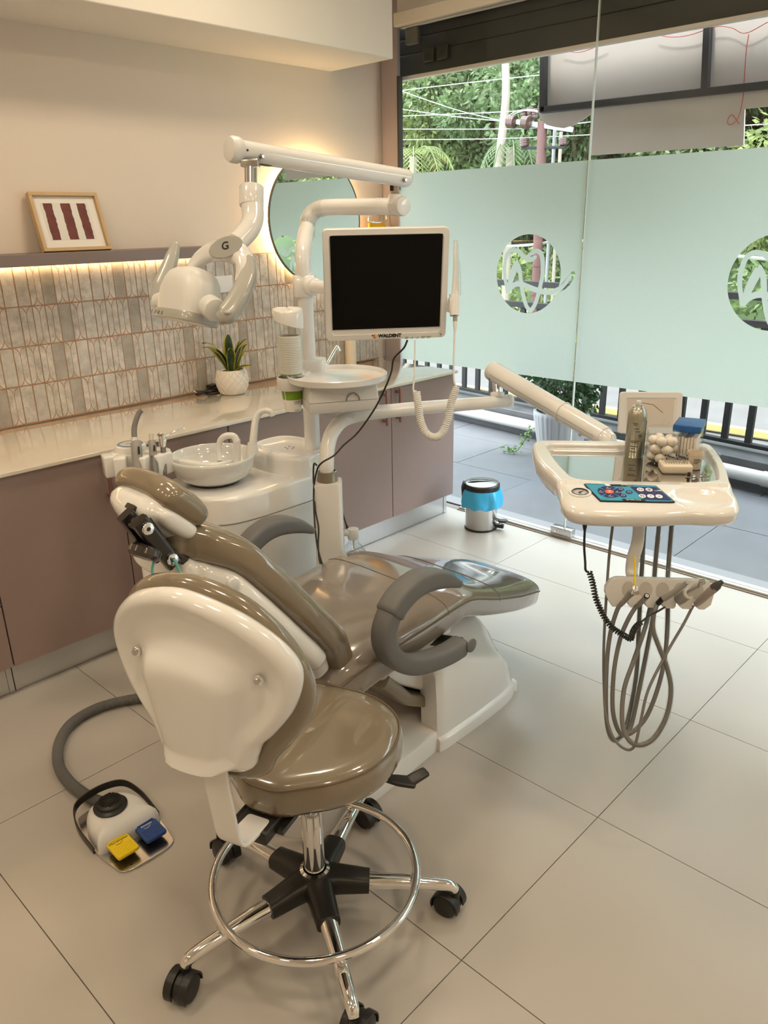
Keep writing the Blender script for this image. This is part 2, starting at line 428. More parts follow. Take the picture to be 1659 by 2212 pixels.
def text(name, body, size, org, ex, ey, m, parent=None, off=0.0, align='CENTER', ext=0.0004, sx=1.0, font_w=0.0):
    cu = bpy.data.curves.new(name, 'FONT'); cu.body = body; cu.size = size; cu.align_x = align; cu.align_y = 'CENTER'; cu.extrude = ext; cu.offset = font_w
    tmp = bpy.data.objects.new(name + '_t', cu); COL.objects.link(tmp)
    dg = bpy.context.evaluated_depsgraph_get()
    me = bpy.data.meshes.new_from_object(tmp.evaluated_get(dg)); bpy.data.objects.remove(tmp)
    ex, ey = V(ex).normalized(), V(ey).normalized(); ez = ex.cross(ey)
    o0 = root_loc(parent) if parent else V((0, 0, 0))
    for v in me.vertices:
        v.co = V(org) + ex * (v.co.x * sx) + ey * v.co.y + ez * (v.co.z + off) - o0
    me.materials.clear(); me.materials.append(m)
    o = bpy.data.objects.new(name, me); COL.objects.link(o)
    if parent: o.parent = parent
    return o
def disc(g, c, ex, ey, r, h, n=24, ry=None):
    c, ex, ey = V(c), V(ex), V(ey); ez = ex.cross(ey).normalized(); ry = ry or r
    g.rings([[c + ex * (r * math.cos(2 * math.pi * k / n)) + ey * (ry * math.sin(2 * math.pi * k / n)) + ez * d for k in range(n)] for d in (0, h)])
RT = V((0.7251, 0.6887, 0)); FW = V((-0.6887, 0.7251, 0)); UP = V((0, 0, 1)); XA = V((1, 0, 0)); YA = V((0, 1, 0))
PI = math.pi

# ------------------------------------------------------------------ the room
RX, RY = 4.9, -5.6     # far right wall, back wall
floor = struct('floor', G().box(-0.1, RX, RY, 0.03, -0.12, -0.006), JOINT)
xc0, yD, TX, TY = 1.181, -0.493, 1.2, 0.6
xs = [xc0 + TX * k for k in range(-1, 4)]; ys = [yD + TY * k for k in range(1, -10, -1)]
for i in range(len(xs) - 1):
    for j in range(len(ys) - 1):
        a, b = max(xs[i], 0.0) + 0.0012, min(xs[i + 1], RX) - 0.0012
        c, d = max(ys[j + 1], RY) + 0.0012, min(ys[j], -0.03) - 0.0012
        if b - a < 0.05 or d - c < 0.05: continue
        o = mk('tile', G().box(a, b, c, d, -0.012, 0.0), FLOORT, floor, flat=True)
wl = struct('wall_left', G().box(-0.15, -0.008, RY, 0.0, 0, CEIL), WALLP)
struct('wall_back', G().box(-0.15, RX, RY - 0.15, RY, 0, CEIL), WALLP)
struct('wall_right', G().box(RX, RX + 0.15, RY, 0.1, 0, CEIL), WALLP)
struct('ceiling', G().box(-0.15, RX + 0.15, RY - 0.15, 0.1, CEIL, CEIL + 0.15), CEILP)
g = G().box(-0.008, 0.409, RY, -0.347, 2.235, CEIL)
struct('trim_1', g, BEAMP, bevel=0.004)                                  # dropped beam along the left wall
g = G().box(-0.6, 0.119, -0.004, 0.02, 0.0, CEIL)
struct('trim_2', g, mat('mauve_column', (0.37, 0.315, 0.32), 0.45), bevel=0.003)                                  # mauve column in the corner
struct('trim_3', G().box(-0.008, 0.006, -0.016, -0.004, 0.803, CEIL), ALU)
g = G().box(0.0, RX, -0.30, 0.0, 2.60, CEIL); g.box(0.0, RX, -0.33, 0.0, 2.575, 2.60)
struct('trim_4', g, BEAMP, bevel=0.004)                                  # cornice above the glass
g = G().box(0.119, RX, 0.0, 0.14, 2.515, CEIL)
struct('trim_5', g, BEAMP)
struct('trim_6', G().box(0.119, RX, -0.03, 0.05, 2.448, 2.508), mat('cream_frame', (0.80, 0.74, 0.63), 0.45), bevel=0.004)
g = G().box(0.57, RX, -0.018, 0.04, -0.002, 0.012); struct('trim_7', g, mat('sill_stone', (0.50, 0.49, 0.46), 0.3), bevel=0.003)
struct('trim_8', G().box(0.57, RX, -0.034, -0.018, -0.006, 0.004), mat('floor_channel', (0.16, 0.12, 0.075), 0.5))
struct('trim_9', G().cyl((0.028, -0.31, 0.8035), (0.028, -0.31, 1.20), 0.031, 24), mat('cream_pipe', (0.78, 0.70, 0.56), 0.4))

# backsplash: every tile of the wall is a piece of its own
UW, RH, Z0 = 0.051, 0.1505, 0.8065
def plate(g, poly, d=0.006, b=0.0014):
    """raised tile piece: poly in (y, z), front at x=d with a small slope"""
    n = len(poly); cy = sum(p[0] for p in poly) / n; cz = sum(p[1] for p in poly) / n
    def ins(p, k):
        dy, dz = p[0] - cy, p[1] - cz; L_ = math.hypot(dy, dz) or 1
        return (p[0] - dy / L_ * k, p[1] - dz / L_ * k)
    g.rings([[V((0, p[0], p[1])) for p in poly], [V((d - 0.0018, p[0], p[1])) for p in poly], [V((d, *ins(p, b))) for p in poly]])
def arc_half(side, w, h, gap, n=7):
    """half of a pointed lens lying on the unit border: side=-1 at the left border, +1 at the right"""
    pts = []
    xw = w / 2 - gap
    capz = h * 0.27
    for k in range(n + 1):
        t = k / n; pts.append((xw * math.sin(t * PI / 2), h / 2 - gap - capz + capz * math.cos(t * PI / 2) ** 0.9))
    for k in range(n, -1, -1):
        t = k / n; pts.append((xw * math.sin(t * PI / 2), -(h / 2 - gap - capz + capz * math.cos(t * PI / 2) ** 0.9)))
    if side < 0: return [(-w / 2 + gap * 0.8 + x, z) for x, z in pts]
    return [(w / 2 - gap * 0.8 - x, z) for x, z in pts][::-1]
def tri_top(w, h, gap, s, n=7):
    xw = w / 2 - gap * 0.2; capz = h * 0.27; pts = []
    for k in range(1, n + 1):
        t = k / n; pts.append((-w / 2 + xw * math.sin(t * PI / 2) , h / 2 - capz + capz * math.cos(t * PI / 2) ** 0.9 + gap * 1.1))
    pts = [(x, min(z, h / 2 - gap)) for x, z in pts]
    r = [(-x, z) for x, z in pts[::-1]]
    poly = pts + r[1:]
    poly = [p for p in poly]
    return [(x, z * s) for x, z in (poly if s > 0 else poly[::-1])]
TM = {}
gap = 0.0021
ga = G()
plate(ga, arc_half(-1, UW, RH, gap)); plate(ga, arc_half(1, UW, RH, gap)); plate(ga, tri_top(UW, RH, gap, 1)); plate(ga, tri_top(UW, RH, gap, -1))
ga.mi = 1
for sx in (-1, 1):
    P = []
    for k in range(8):
        t = k / 7; P.append(V((0.0052, sx * (-UW / 2 + UW / 2 * math.sin(t * PI / 2)), RH / 2 - RH * .27 + RH * .27 * math.cos(t * PI / 2) ** .9)))
    P2 = P + [V((p.x, p.y, -p.z)) for p in P[::-1]]
    if sx > 0: ga.tube(P[:-1], .0017, 5); ga.tube([V((p.x, p.y, -p.z)) for p in P[:-1]], .0017, 5)
    else: ga.tube(P2, .0017, 5)
ga.mi = 0
gp = G(); plate(gp, [(-UW / 2 + gap, -RH / 2 + gap), (UW / 2 - gap, -RH / 2 + gap), (UW / 2 - gap, RH / 2 - gap), (-UW / 2 + gap, RH / 2 - gap)])
gr = G(); plate(gr, [(-UW / 2 + gap, -RH / 2 + gap), (UW / 2 - gap, -RH / 2 + gap), (UW / 2 - gap, RH / 2 - gap), (-UW / 2 + gap, RH / 2 - gap)], 0.005)
for k in range(11):
    y = -UW / 2 + 0.0045 + k * (UW - 0.009) / 10
    gr.rings([[V((0.004, y - 0.0014, z)), V((0.0068, y, z)), V((0.004, y + 0.0014, z))] for z in (-RH / 2 + 0.003, RH / 2 - 0.003)])
seqs = ['RAPPAA', 'PAAARA', 'PPAARA', 'AAPRAP', 'AAAPAR']
rows = [('RAPPAA', 0), ('PAAARA', 1), ('AAARAP', 3), ('PPARAA', 2)]
KIN = {'A': (ga, [TILEA, GROUT]), 'P': (gp, TILEB), 'R': (gr, TILEC)}
for r, (sq, off) in enumerate(rows):
    z = Z0 + RH * (r + 0.5)
    n_u = 52
    for k in range(n_u):
        y = -0.062 - UW * (k + 0.5)
        ty = sq[::-1][(k + off) % 6]
        if ty not in TM:
            gg, mm = KIN[ty]
            o = mk('tile', gg, mm if ty != 'P' else TILEB, None, ang=30); TM[ty] = o
        else:
            o = TM[ty].copy(); COL.objects.link(o)
        if ty == 'P' and k % 2: 
            if 'P2' not in TM:
                me = o.data.copy(); me.materials.clear(); me.materials.append(TILEA); TM['P2'] = me
            o.data = TM['P2']
        o.parent = wl; o.location = (0.0, y, z)
struct('trim_10', G().box(-0.008, 0.0038, -0.062 - UW * 52, -0.062, Z0 - 0.003, Z0 + RH * 4 + 0.002), GROUT)

# glazing with frosted film (circle and swoosh cut out)
def outline_hole(cx, cz, r):
    """round hole with a swoosh tail on its right"""
    tail = [(0.171, -0.052), (0.196, -0.036), (0.215, -0.014), (0.231, 0.008), (0.241, 0.0195), (0.255, 0.0195), (0.2575, 0.010), (0.250, -0.016), (0.234, -0.040), (0.208, -0.062), (0.180, -0.077), (0.154, -0.090)]
    a0 = math.degrees(math.atan2(-0.090, 0.154)); a1 = math.degrees(math.atan2(-0.052, 0.171))
    out = []
    for k in range(81):
        a = math.radians(a1 + (360 + a0 - a1) * k / 80); out.append((cx + r * math.cos(a), cz + r * math.sin(a)))
    return out + [(cx + x, cz + z) for x, z in tail[::-1]]
def film_mesh(x0, x1, z0, z1, hole, y, t=0.0006):
    b = bmesh.new()
    o_ = [b.verts.new((x, y, z)) for x, z in ((x0, z0), (x1, z0), (x1, z1), (x0, z1))]
    h_ = [b.verts.new((x, y, z)) for x, z in hole]
    es = [b.edges.new((o_[i], o_[(i + 1) % 4])) for i in range(4)]
    es += [b.edges.new((h_[i], h_[(i + 1) % len(h_)])) for i in range(len(h_))]
    bmesh.ops.triangle_fill(b, use_beauty=True, use_dissolve=False, edges=es)
    b.verts.index_update()
    g = G(); g.add([v.co for v in b.verts], [[v.index for v in f.verts] for f in b.faces]); b.free()
    return g
def ribbon(g, P, w, y):
    w = [q * 1.2 for q in w]
    P = [V((p[0], p[1], 0)) for p in P]
    ww = list(w)
    if len(ww) != len(P): ww = [along(ww, i / (len(P) - 1)) for i in range(len(P))]
    a, b = [], []
    for i, p in enumerate(P):
        d = (P[min(i + 1, len(P) - 1)] - P[max(i - 1, 0)]).normalized(); nn = V((-d.y, d.x, 0))
        a.append(p + nn * ww[i] / 2); b.append(p - nn * ww[i] / 2)
    n = len(P)
    g.add([V((q.x, y, q.y)) for q in a] + [V((q.x, y, q.y)) for q in b], [(i, i + 1, n + i + 1, n + i) for i in range(n - 1)])
def logo(cx, cz, y):
    parts = []
    q = lambda pts: crom([(cx + a, cz + b, 0) for a, b in pts], 8)
    # tooth crown and left root
    g = G(); parts.append(g); ribbon(g, q([(0.045, 0.085), (0.03, 0.074), (0.0, 0.068), (-0.025, 0.080), (-0.06, 0.105), (-0.10, 0.108), (-0.125, 0.085), (-0.137, 0.03), (-0.132, -0.02), (-0.122, -0.055), (-0.112, -0.092)]), [0.006, 0.018, 0.02, 0.019, 0.018, 0.018, 0.017, 0.017, 0.016, 0.016, 0.017], y)
    g = G(); parts.append(g); ribbon(g, q([(-0.014, 0.078), (0.012, 0.094), (0.042, 0.107), (0.068, 0.095), (0.080, 0.06), (0.083, 0.0), (0.074, -0.05), (0.062, -0.10), (0.045, -0.145), (0.024, -0.166), (0.002, -0.150), (-0.018, -0.105), (-0.034, -0.05), (-0.048, 0.02), (-0.066, 0.052), (-0.073, 0.056)]), [0.012, 0.016, 0.018, 0.02, 0.02, 0.018, 0.018, 0.018, 0.018, 0.018, 0.018, 0.018, 0.019, 0.018, 0.02], y)
    g = G(); parts.append(g); ribbon(g, q([(-0.066, 0.050), (-0.08, 0.02), (-0.097, -0.03), (-0.112, -0.092)]), [0.028, 0.030, 0.026, 0.016], y)
    g = G(); parts.append(g); ribbon(g, q([(-0.112, -0.092), (-0.096, -0.066), (-0.066, -0.048), (-0.036, -0.046), (0.0, -0.056), (0.05, -0.070), (0.10, -0.078), (0.146, -0.074), (0.190, -0.052), (0.222, -0.018), (0.240, 0.008)]), [0.012, 0.02, 0.022, 0.022, 0.021, 0.022, 0.022, 0.020, 0.018, 0.016, 0.010], y)
    return parts
def emblem(parts, y, parent):
    """the strokes joined into one flat sheet without overlaps"""
    obs = []
    for i, g in enumerate(parts):
        h = 0.0010 + 0.0003 * i; n = len(g.v) // 2; V2 = []
        k = G(); R_ = []
        for j in range(n): R_.append([g.v[j] + V((0, -h, 0)), g.v[j] + V((0, h, 0)), g.v[n + j] + V((0, h, 0)), g.v[n + j] + V((0, -h, 0))])
        k.rings(R_); obs.append(mk('stroke', k, FILM, flat=True))
    b = obs[0]
    for o in obs[1:]:
        md = b.modifiers.new('join', 'BOOLEAN'); md.operation = 'UNION'; md.solver = 'EXACT'; md.object = o; md.use_self = True
    dg = bpy.context.evaluated_depsgraph_get(); me = bpy.data.meshes.new_from_object(b.evaluated_get(dg))
    for o in obs: bpy.data.objects.remove(o)
    bm = bmesh.new(); bm.from_mesh(me); bmesh.ops.delete(bm, geom=[f for f in bm.faces if f.normal.y > -0.8], context='FACES')
    for v in bm.verts: v.co.y = y
    bm.to_mesh(me); bm.free(); me.materials.clear(); me.materials.append(FILM)
    o = bpy.data.objects.new('film_emblem', me); COL.objects.link(o); o.parent = parent
    return o
ZG = 2.448
def glazing(name, x0, x1, lx):
    o = struct(name, G().box(x0, x1, -0.0, 0.010, 0.012, ZG), PANE, flat=True)
    fo = outline_hole(lx, 1.291, 0.182)
    mk('frosted_film', film_mesh(x0 + 0.001, x1 - 0.001, 0.806, 1.776, fo, -0.0015), FILM, o, flat=True)
    emblem(logo(lx, 1.291, -0.0015), -0.0015, o)
    return o
win = glazing('window_1', 0.125, 1.240, 0.955)
dr = glazing('door_1', 1.246, 2.30, 2.090)
w2 = glazing('window_2', 2.306, 3.40, 3.05)
w3 = glazing('window_3', 3.406, RX, 4.2)
mk('edge_strip', G().box(1.2405, 1.2455, -0.001, 0.011, 0.012, ZG), mat('glass_edge', (0.62, 0.70, 0.68), 0.15), win)
mk('wall_channel', G().box(0.119, 0.131, -0.008, 0.022, 1.70, 2.235), mat('dark_channel', (0.05, 0.048, 0.045), 0.5), win)
g = G().rbox(1.172, 1.292, -0.016, 0.028, 0.004, 0.052, 0.003); mk('patch_fitting', g, STEEL, dr)
mk('patch_screw', G().cyl((1.203, -0.016, 0.030), (1.203, -0.0195, 0.030), 0.0062, 16), CHROME, dr)

# ------------------------------------------------------------------ fitted furniture along the left wall
FX = 0.590
def cabinet(y0, y1, label, doors, handles, drawers=False):
    t = thing('base_cabinet', label, 'cabinet', (0.29, (y0 + y1) / 2, 0), 'base cabinets under the counter')
    mk('carcass', G().box(0.004, FX - 0.019, y0 + 0.001, y1 - 0.001, 0.115, 0.788), CARC, t, flat=True)
    for a, b in doors:
        if drawers:
            for za, zb in ((0.118, 0.348), (0.352, 0.786)):
                mk('drawer_front', G().box(FX - 0.018, FX, a + 0.0022, b - 0.0022, za, zb), MAUVE, t, bevel=0.001)
        else:
            d = mk('door', G().box(FX - 0.018, FX, a + 0.0022, b - 0.0022, 0.118, 0.786), MAUVE, t, bevel=0.001)
            for hy in handles:
                if a < hy < b:
                    h = G().rbox(FX + 0.022, FX + 0.034, hy - 0.006, hy + 0.006, 0.615, 0.785, 0.001)
                    h.box(FX - 0.001, FX + 0.024, hy - 0.005, hy + 0.005, 0.630, 0.642); h.box(FX - 0.001, FX + 0.024, hy - 0.005, hy + 0.005, 0.758, 0.770)
                    mk('handle', h, COPPER, d)
    return t
cabinet(-1.066, -0.095, 'mauve two-door base cabinet at the glass end of the counter', [(-1.066, -0.586), (-0.586, -0.095)], [-0.645, -0.550])
cabinet(-1.546, -1.066, 'mauve single-door base cabinet behind the spittoon unit', [(-1.546, -1.066)], [])
cabinet(-2.515, -1.546, 'mauve two-door base cabinet behind the dental chair headrest', [(-2.515, -2.033), (-2.033, -1.546)], [-2.085, -1.985])
cabinet(-3.10, -2.515, 'mauve drawer cabinet at the left end of the counter', [(-3.10, -2.515)], [], True)
for y0, y1 in ((-3.1, -2.535), (-2.495, -0.13)):
    struct('baseboard_left', G().box(0.53, 0.548, y0, y1, 0.002, 0.114), ALU, bevel=0.001)
struct('baseboard_left', G().box(0.53, 0.551, -2.535, -2.516, 0.002, 0.114), ALU, bevel=0.001)
struct('baseboard_left', G().box(0.53, 0.551, -2.513, -2.495, 0.002, 0.114), ALU, bevel=0.001)
struct('baseboard_left', G().box(0.53, 0.551, -0.129, -0.105, 0.002, 0.114), ALU, bevel=0.001)
ct = mk('countertop', G().rbox(0.002, 0.606, -3.1, -0.088, 0.789, 0.803, 0.002), QUARTZ, loc=(0.3, -1.6, 0.789)); tag(ct, 'long cream quartz countertop over the mauve base cabinets', 'countertop')

sh = thing('wall_shelf', 'long taupe floating shelf on the wall above the tiles', 'shelf', (0.1, -2.2, 1.405))
mk('board', G().box(0.0, 0.195, -3.4, -1.20, 1.412, 1.454), MAUVED, sh, bevel=0.002)
mk('light_strip', G().box(0.012, 0.026, -3.38, -1.22, 1.405, 1.411), LED, sh, flat=True)

# picture leaning on the shelf
pf = thing('picture_frame', 'pale wood picture frame with three maroon stripes leaning on the shelf', 'picture', (0.09, -1.82, 1.4545))
fo = V((0.085, -1.955, 1.4545)); fx = V((0.0, 1, 0)); fy = V((-0.065, 0, 0.205)).normalized(); fz = fx.cross(fy)
def fpt(a, b, c=0.0): return fo + fx * a + fy * b + fz * c
FWD, FHT = 0.275, 0.222
def bar(g, a0, a1, b0, b1, c0, c1): g.obox(fpt((a0 + a1) / 2, (b0 + b1) / 2, (c0 + c1) / 2), (fx, fy, fz), ((a1 - a0) / 2, (b1 - b0) / 2, (c1 - c0) / 2))
for q in ((0, FWD, 0, 0.013), (0, FWD, FHT - 0.013, FHT), (0, 0.013, 0.013, FHT - 0.013), (FWD - 0.013, FWD, 0.013, FHT - 0.013)):
    g = G(); bar(g, *q, -0.012, 0.014); mk('frame_bar', g, WOODF, pf, bevel=0.001)
g = G(); bar(g, 0.012, FWD - 0.012, 0.012, FHT - 0.012, -0.010, -0.002); mk('mount', g, PAPER, pf)
g = G(); bar(g, 0.042, 0.232, 0.045, 0.185, -0.002, -0.0012); mk('print_sheet', g, mat('print_paper', (0.72, 0.71, 0.66), 0.8), pf)
for a in (0.052, 0.120, 0.186):
    pts = []; nseg = 14
    L_, R_ = [], []
    w = 0.034 if a != 0.12 else 0.038
    for k in range(nseg + 1):
        b = 0.046 + 0.138 * k / nseg
        L_.append((a + random.uniform(-.0015, .0015), b)); R_.append((a + w + random.uniform(-.0018, .0018), b))
    poly = L_ + R_[::-1]
    g = G(); g.rings([[fpt(x, y, c) for x, y in poly] for c in (-0.0012, -0.0005)]); mk('stripe', g, MAROON, pf)

# round backlit mirror
mr = thing('round_mirror', 'round backlit mirror on the wall above the counter', 'mirror', (0.02, -0.537, 1.555))
MC = V((0.0, -0.537, 1.555)); MR = Matrix.Rotation(PI / 2, 3, 'Y')
mk('mirror_glass', G().lathe([(0.0005, 0.0525), (0.296, 0.0525), (0.298, 0.0505), (0.298, 0.048), (0.0005, 0.048)], MC, 96, MR), MIRR, mr)
mk('rim', G().lathe([(0.298, 0.042), (0.302, 0.042), (0.302, 0.054), (0.298, 0.054), (0.298, 0.042)], MC, 96, MR), mat('mirror_rim', (0.10, 0.09, 0.08), 0.3, 0.8), mr)
mk('back_box', G().lathe([(0.0005, 0.002), (0.262, 0.002), (0.262, 0.047), (0.0005, 0.047)], MC, 64, MR), CARC, mr)
mk('light_ring', G().lathe([(0.263, 0.008), (0.278, 0.008), (0.278, 0.036), (0.263, 0.036), (0.263, 0.008)], MC, 96, MR), mat('mirror_led', (1, .8, .5), .5, emit=((1.0, .66, .30), 22.0)), mr)

# towel ring and towel
tr = thing('towel_ring', 'chrome towel ring on the wall beside the mirror', 'towel ring', (0.03, -0.07, 1.562))
mk('ring', G().tube(crom([(0.05, -0.155, 1.577), (0.05, -0.165, 1.547), (0.05, -0.10, 1.537), (0.05, -0.035, 1.547), (0.05, -0.03, 1.572), (0.05, -0.045, 1.597), (0.045, -0.06, 1.602)], 6), 0.0045, 10), CHROME, tr)
mk('wall_mount', G().cyl((0.0, -0.055, 1.597), (0.05, -0.055, 1.597), 0.010, 16), CHROME, tr)
g = G(); R_ = []
for k in range(13):
    y = -0.172 + 0.134 * k / 12; wv = 0.005 * math.sin(k * 1.7); 
    R_.append([V((0.038 + wv * .4, y, 1.242)), V((0.040 + wv * .3, y, 1.392)), V((0.042, y, 1.527)), V((0.050, y, 1.549 + wv * .4)), V((0.060, y, 1.527)), V((0.068 + wv, y, 1.392)), V((0.072 + wv * 1.5, y, 1.242)), V((0.066 + wv * 1.5, y, 1.242)), V((0.062 + wv, y, 1.392)), V((0.054, y, 1.522)), V((0.048, y, 1.532)), V((0.046, y, 1.392))])
o = mk('hand_towel', g.rings(R_), TOWEL, loc=(0.05, -0.09, 1.392), sub=1); tag(o, 'yellow hand towel hanging over the chrome ring by the glass', 'towel')

# counter faucet behind the pole
fc = thing('counter_faucet', 'chrome swivel faucet on the counter behind the light pole', 'faucet', (0.16, -0.62, 0.803))
mk('base', G().lathe([(0.0001, 0.0), (0.026, 0.0), (0.026, 0.008), (0.020, 0.02), (0.018, 0.05), (0.0001, 0.05)], (0.16, -0.62, 0.803), 24), CHROME, fc)
mk('spout', G().tube(crom([(0.16, -0.62, 0.84), (0.158, -0.60, 0.865), (0.145, -0.55, 0.905), (0.135, -0.51, 0.935)], 6), 0.0095, 14), CHROME, fc)
mk('nozzle', G().cyl((0.136, -0.512, 0.940), (0.141, -0.500, 0.912), 0.011, 16), CHROME, fc)

# potted snake plant
pc = V((0.150, -1.195, 0.803))
pp = thing('potted_snake_plant', 'variegated snake plant in a white diamond-pattern pot on the counter', 'plant', pc)
prof = [(0.0001, 0), (0.052, 0), (0.060, 0.006), (0.071, 0.035), (0.075, 0.065), (0.070, 0.095), (0.063, 0.112), (0.058, 0.113), (0.056, 0.104), (0.0001, 0.100)]
mk('pot', G().lathe(prof, pc, 48), POTW, pp)
def rad(z):
    for (r0, z0), (r1, z1) in zip(prof[1:], prof[2:]):
        if z0 <= z <= z1: return r0 + (r1 - r0) * (z - z0) / (z1 - z0 + 1e-9)
    return 0.06
g = G()
for s_ in (1, -1):
    for k in range(14):
        P = []
        for j in range(17):
            z = 0.006 + 0.102 * j / 16; a = 2 * PI * k / 14 + s_ * (z - 0.006) * 13.2; r = rad(z) + 0.0006
            P.append(pc + V((r * math.cos(a), r * math.sin(a), z)))
        g.tube(P, 0.0017, 5)
mk('lattice_relief', g, POTW, pp)
mk('soil', G().lathe([(0.0001, 0.103), (0.04, 0.106), (0.0565, 0.101)], pc, 24), SOIL, pp)
def snake_leaf(az, lean, h, w, curl, rad0=0.02, tw=0.0):
    w *= 1.35; h *= 1.05
    d = V((math.cos(az), math.sin(az), 0)); P = []
    for k in range(13):
        t = k / 12; P.append(pc + d * (rad0 + lean * t ** 1.6) + V((0, 0, 0.095 + h * math.sin(min(1, t) * PI / 2 * curl) / math.sin(PI / 2 * curl))))
    lat0 = V((-d.y, d.x, 0))
    gl, ge = [], []
    F = []
    for k, p in enumerate(P):
        t = k / 12; ww = w * (0.55 + 1.2 * t) * max(0.02, (1 - t ** 2.2)) if t < 1 else 0.0005
        la = (Matrix.Rotation(tw * t, 3, 'Z') @ lat0); nn = la.cross((P[min(k + 1, 12)] - P[max(k - 1, 0)]).normalized())
        wob = 0.004 * math.sin(t * 9 + az)
        F.append([p - la * ww + nn * (ww * .45 + wob), p - la * ww * .78 + nn * (ww * .28 + wob * .7), p + nn * 0.0, p + la * ww * .78 + nn * (ww * .28 - wob * .7), p + la * ww + nn * (ww * .45 - wob), p + la * ww * .7 + nn * (ww * .2 - .002), p - nn * 0.003, p - la * ww * .7 + nn * (ww * .2 - .002)])
    g = G(); n = 8
    o = 0; g.v = [q for r in F for q in r]
    for i in range(12):
        for j in range(n):
            k = (j + 1) % n; g.f.append([i * n + j, i * n + k, (i + 1) * n + k, (i + 1) * n + j]); g.m.append(1 if j in (0, 3, 4, 7) else 0)
    mk('leaf', g, [SANSG, SANSY], pp)
for a in [(2.6, 0.012, 0.165, 0.021, 0.9, 0.012, 0.4), (-1.9, 0.105, 0.120, 0.020, 1.05, 0.015, 0.5), (-1.6, 0.13, 0.145, 0.009, 1.0, 0.01, 0.2), (0.35, 0.085, 0.150, 0.020, 0.95, 0.015, 0.6),
          (0.8, 0.035, 0.135, 0.018, 0.95, 0.012, -0.5), (1.4, 0.07, 0.115, 0.019, 0.95, 0.02, 0.3), (-0.6, 0.03, 0.115, 0.018, 1.0, 0.02, 0.8), (0.2, 0.105, 0.040, 0.014, 1.1, 0.02, 0.9)]:
    snake_leaf(*a)

sk = thing('wall_socket', 'white socket plate on the tiles behind the operating lamp', 'socket', (.008, -1.07, 1.285))
mk('plate', G().rbox(.0066, .014, -1.19, -1.048, 1.245, 1.320, .002), WHITEM, sk); mk('switch', G().rbox(.0135, .017, -1.175, -1.145, 1.262, 1.302, .001), WHITEM, sk)
# black power cord coiled beside the pot
pw = thing('plug_lead', 'black power cord with plug coiled beside the plant pot', 'cord', (0.10, -1.28, 0.8035))
P = []
for k in range(90):
    a = k * 0.42; e = 1 + 0.25 * math.sin(k * .31)
    P.append(V((0.088 + 0.028 * e * math.sin(a) * (0.8 + .2 * math.cos(k * .2)), -1.245 + 0.048 * e * math.cos(a), 0.808 + 0.0035 * (k % 30) / 6 + 0.003 * math.sin(a * 1.3))))
mk('cable', G().tube(crom(P, 2), 0.0032, 6), BLACK, pw)
mk('cable_tail', G().tube(crom([(0.075, -1.285, 0.815), (0.085, -1.30, 0.812), (0.080, -1.318, 0.815)], 6), 0.0035, 8), BLACK, pw)
g = G().sweep(crom([(0.082, -1.302, 0.818), (0.074, -1.345, 0.818)], 4), [0.014, 0.030], [0.012, 0.026], L=(1, 0, 0), e=3, n=16)
mk('plug', g, BLACK, pw)
for q in (-0.006, 0.006): mk('pin', G().cyl((0.075 + q, -1.343, 0.820), (0.070 + q, -1.357, 0.832), 0.002, 8), CHROME, pw)
mk('adapter', G().sweep([(0.045, -1.225, 0.824), (0.050, -1.262, 0.822)], 0.030, 0.036, L=(1, 0, 0), e=4, n=16), BLACK, pw)

# recessed ceiling downlights (warm), the room's own lamps
for i, (x, y) in enumerate(LIGHTS):
    t = thing('ceiling_downlight', 'square warm recessed downlight in the ceiling, out of the picture', 'ceiling light', (x, y, CEIL), 'recessed ceiling downlights')
    g = G(); 
    for q in ((-.15, .15, -.15, -.135), (-.15, .15, .135, .15), (-.15, -.135, -.135, .135), (.135, .15, -.135, .135)): g.box(x + q[0], x + q[1], y + q[2], y + q[3], CEIL - 0.008, CEIL - 0.0005)
    mk('trim_ring', g, WHITEM, t)
    mk('diffuser', G().box(x - .135, x + .135, y - .135, y + .135, CEIL - 0.004, CEIL - 0.0005), LAMPE, t, flat=True)
    ld = bpy.data.lights.new('downlight', 'AREA'); ld.shape = 'SQUARE'; ld.size = 0.26; ld.energy = LAMP_W; ld.color = WARM
    lo = bpy.data.objects.new('lamp', ld); COL.objects.link(lo); lo.parent = t; lo.location = (0, 0, -0.012)

# ------------------------------------------------------------------ dental chair
CX = 1.67
ch = thing('dental_chair', 'taupe reclined dental chair with white base standing on the tiled floor', 'dental chair', (CX, -1.7, 0))
# base plate, cover and lift
bp = smooth_outline([(1.80, -1.62), (1.845, -1.64), (1.865, -1.70), (1.872, -1.80), (1.880, -1.92), (1.885, -2.05), (1.880, -2.20), (1.84, -2.29), (1.74, -2.335), (1.62, -2.335), (1.52, -2.29), (1.475, -2.20), (1.465, -2.05), (1.467, -1.80), (1.475, -1.70), (1.495, -1.64), (1.54, -1.62)], 5)
mk('base_plate', G().pad(bp, [(0.0, 0.0), (0.0, 0.055), (0.003, 0.066), (0.012, 0.070), (0.19, 0.0701)]), WHITEP, ch)
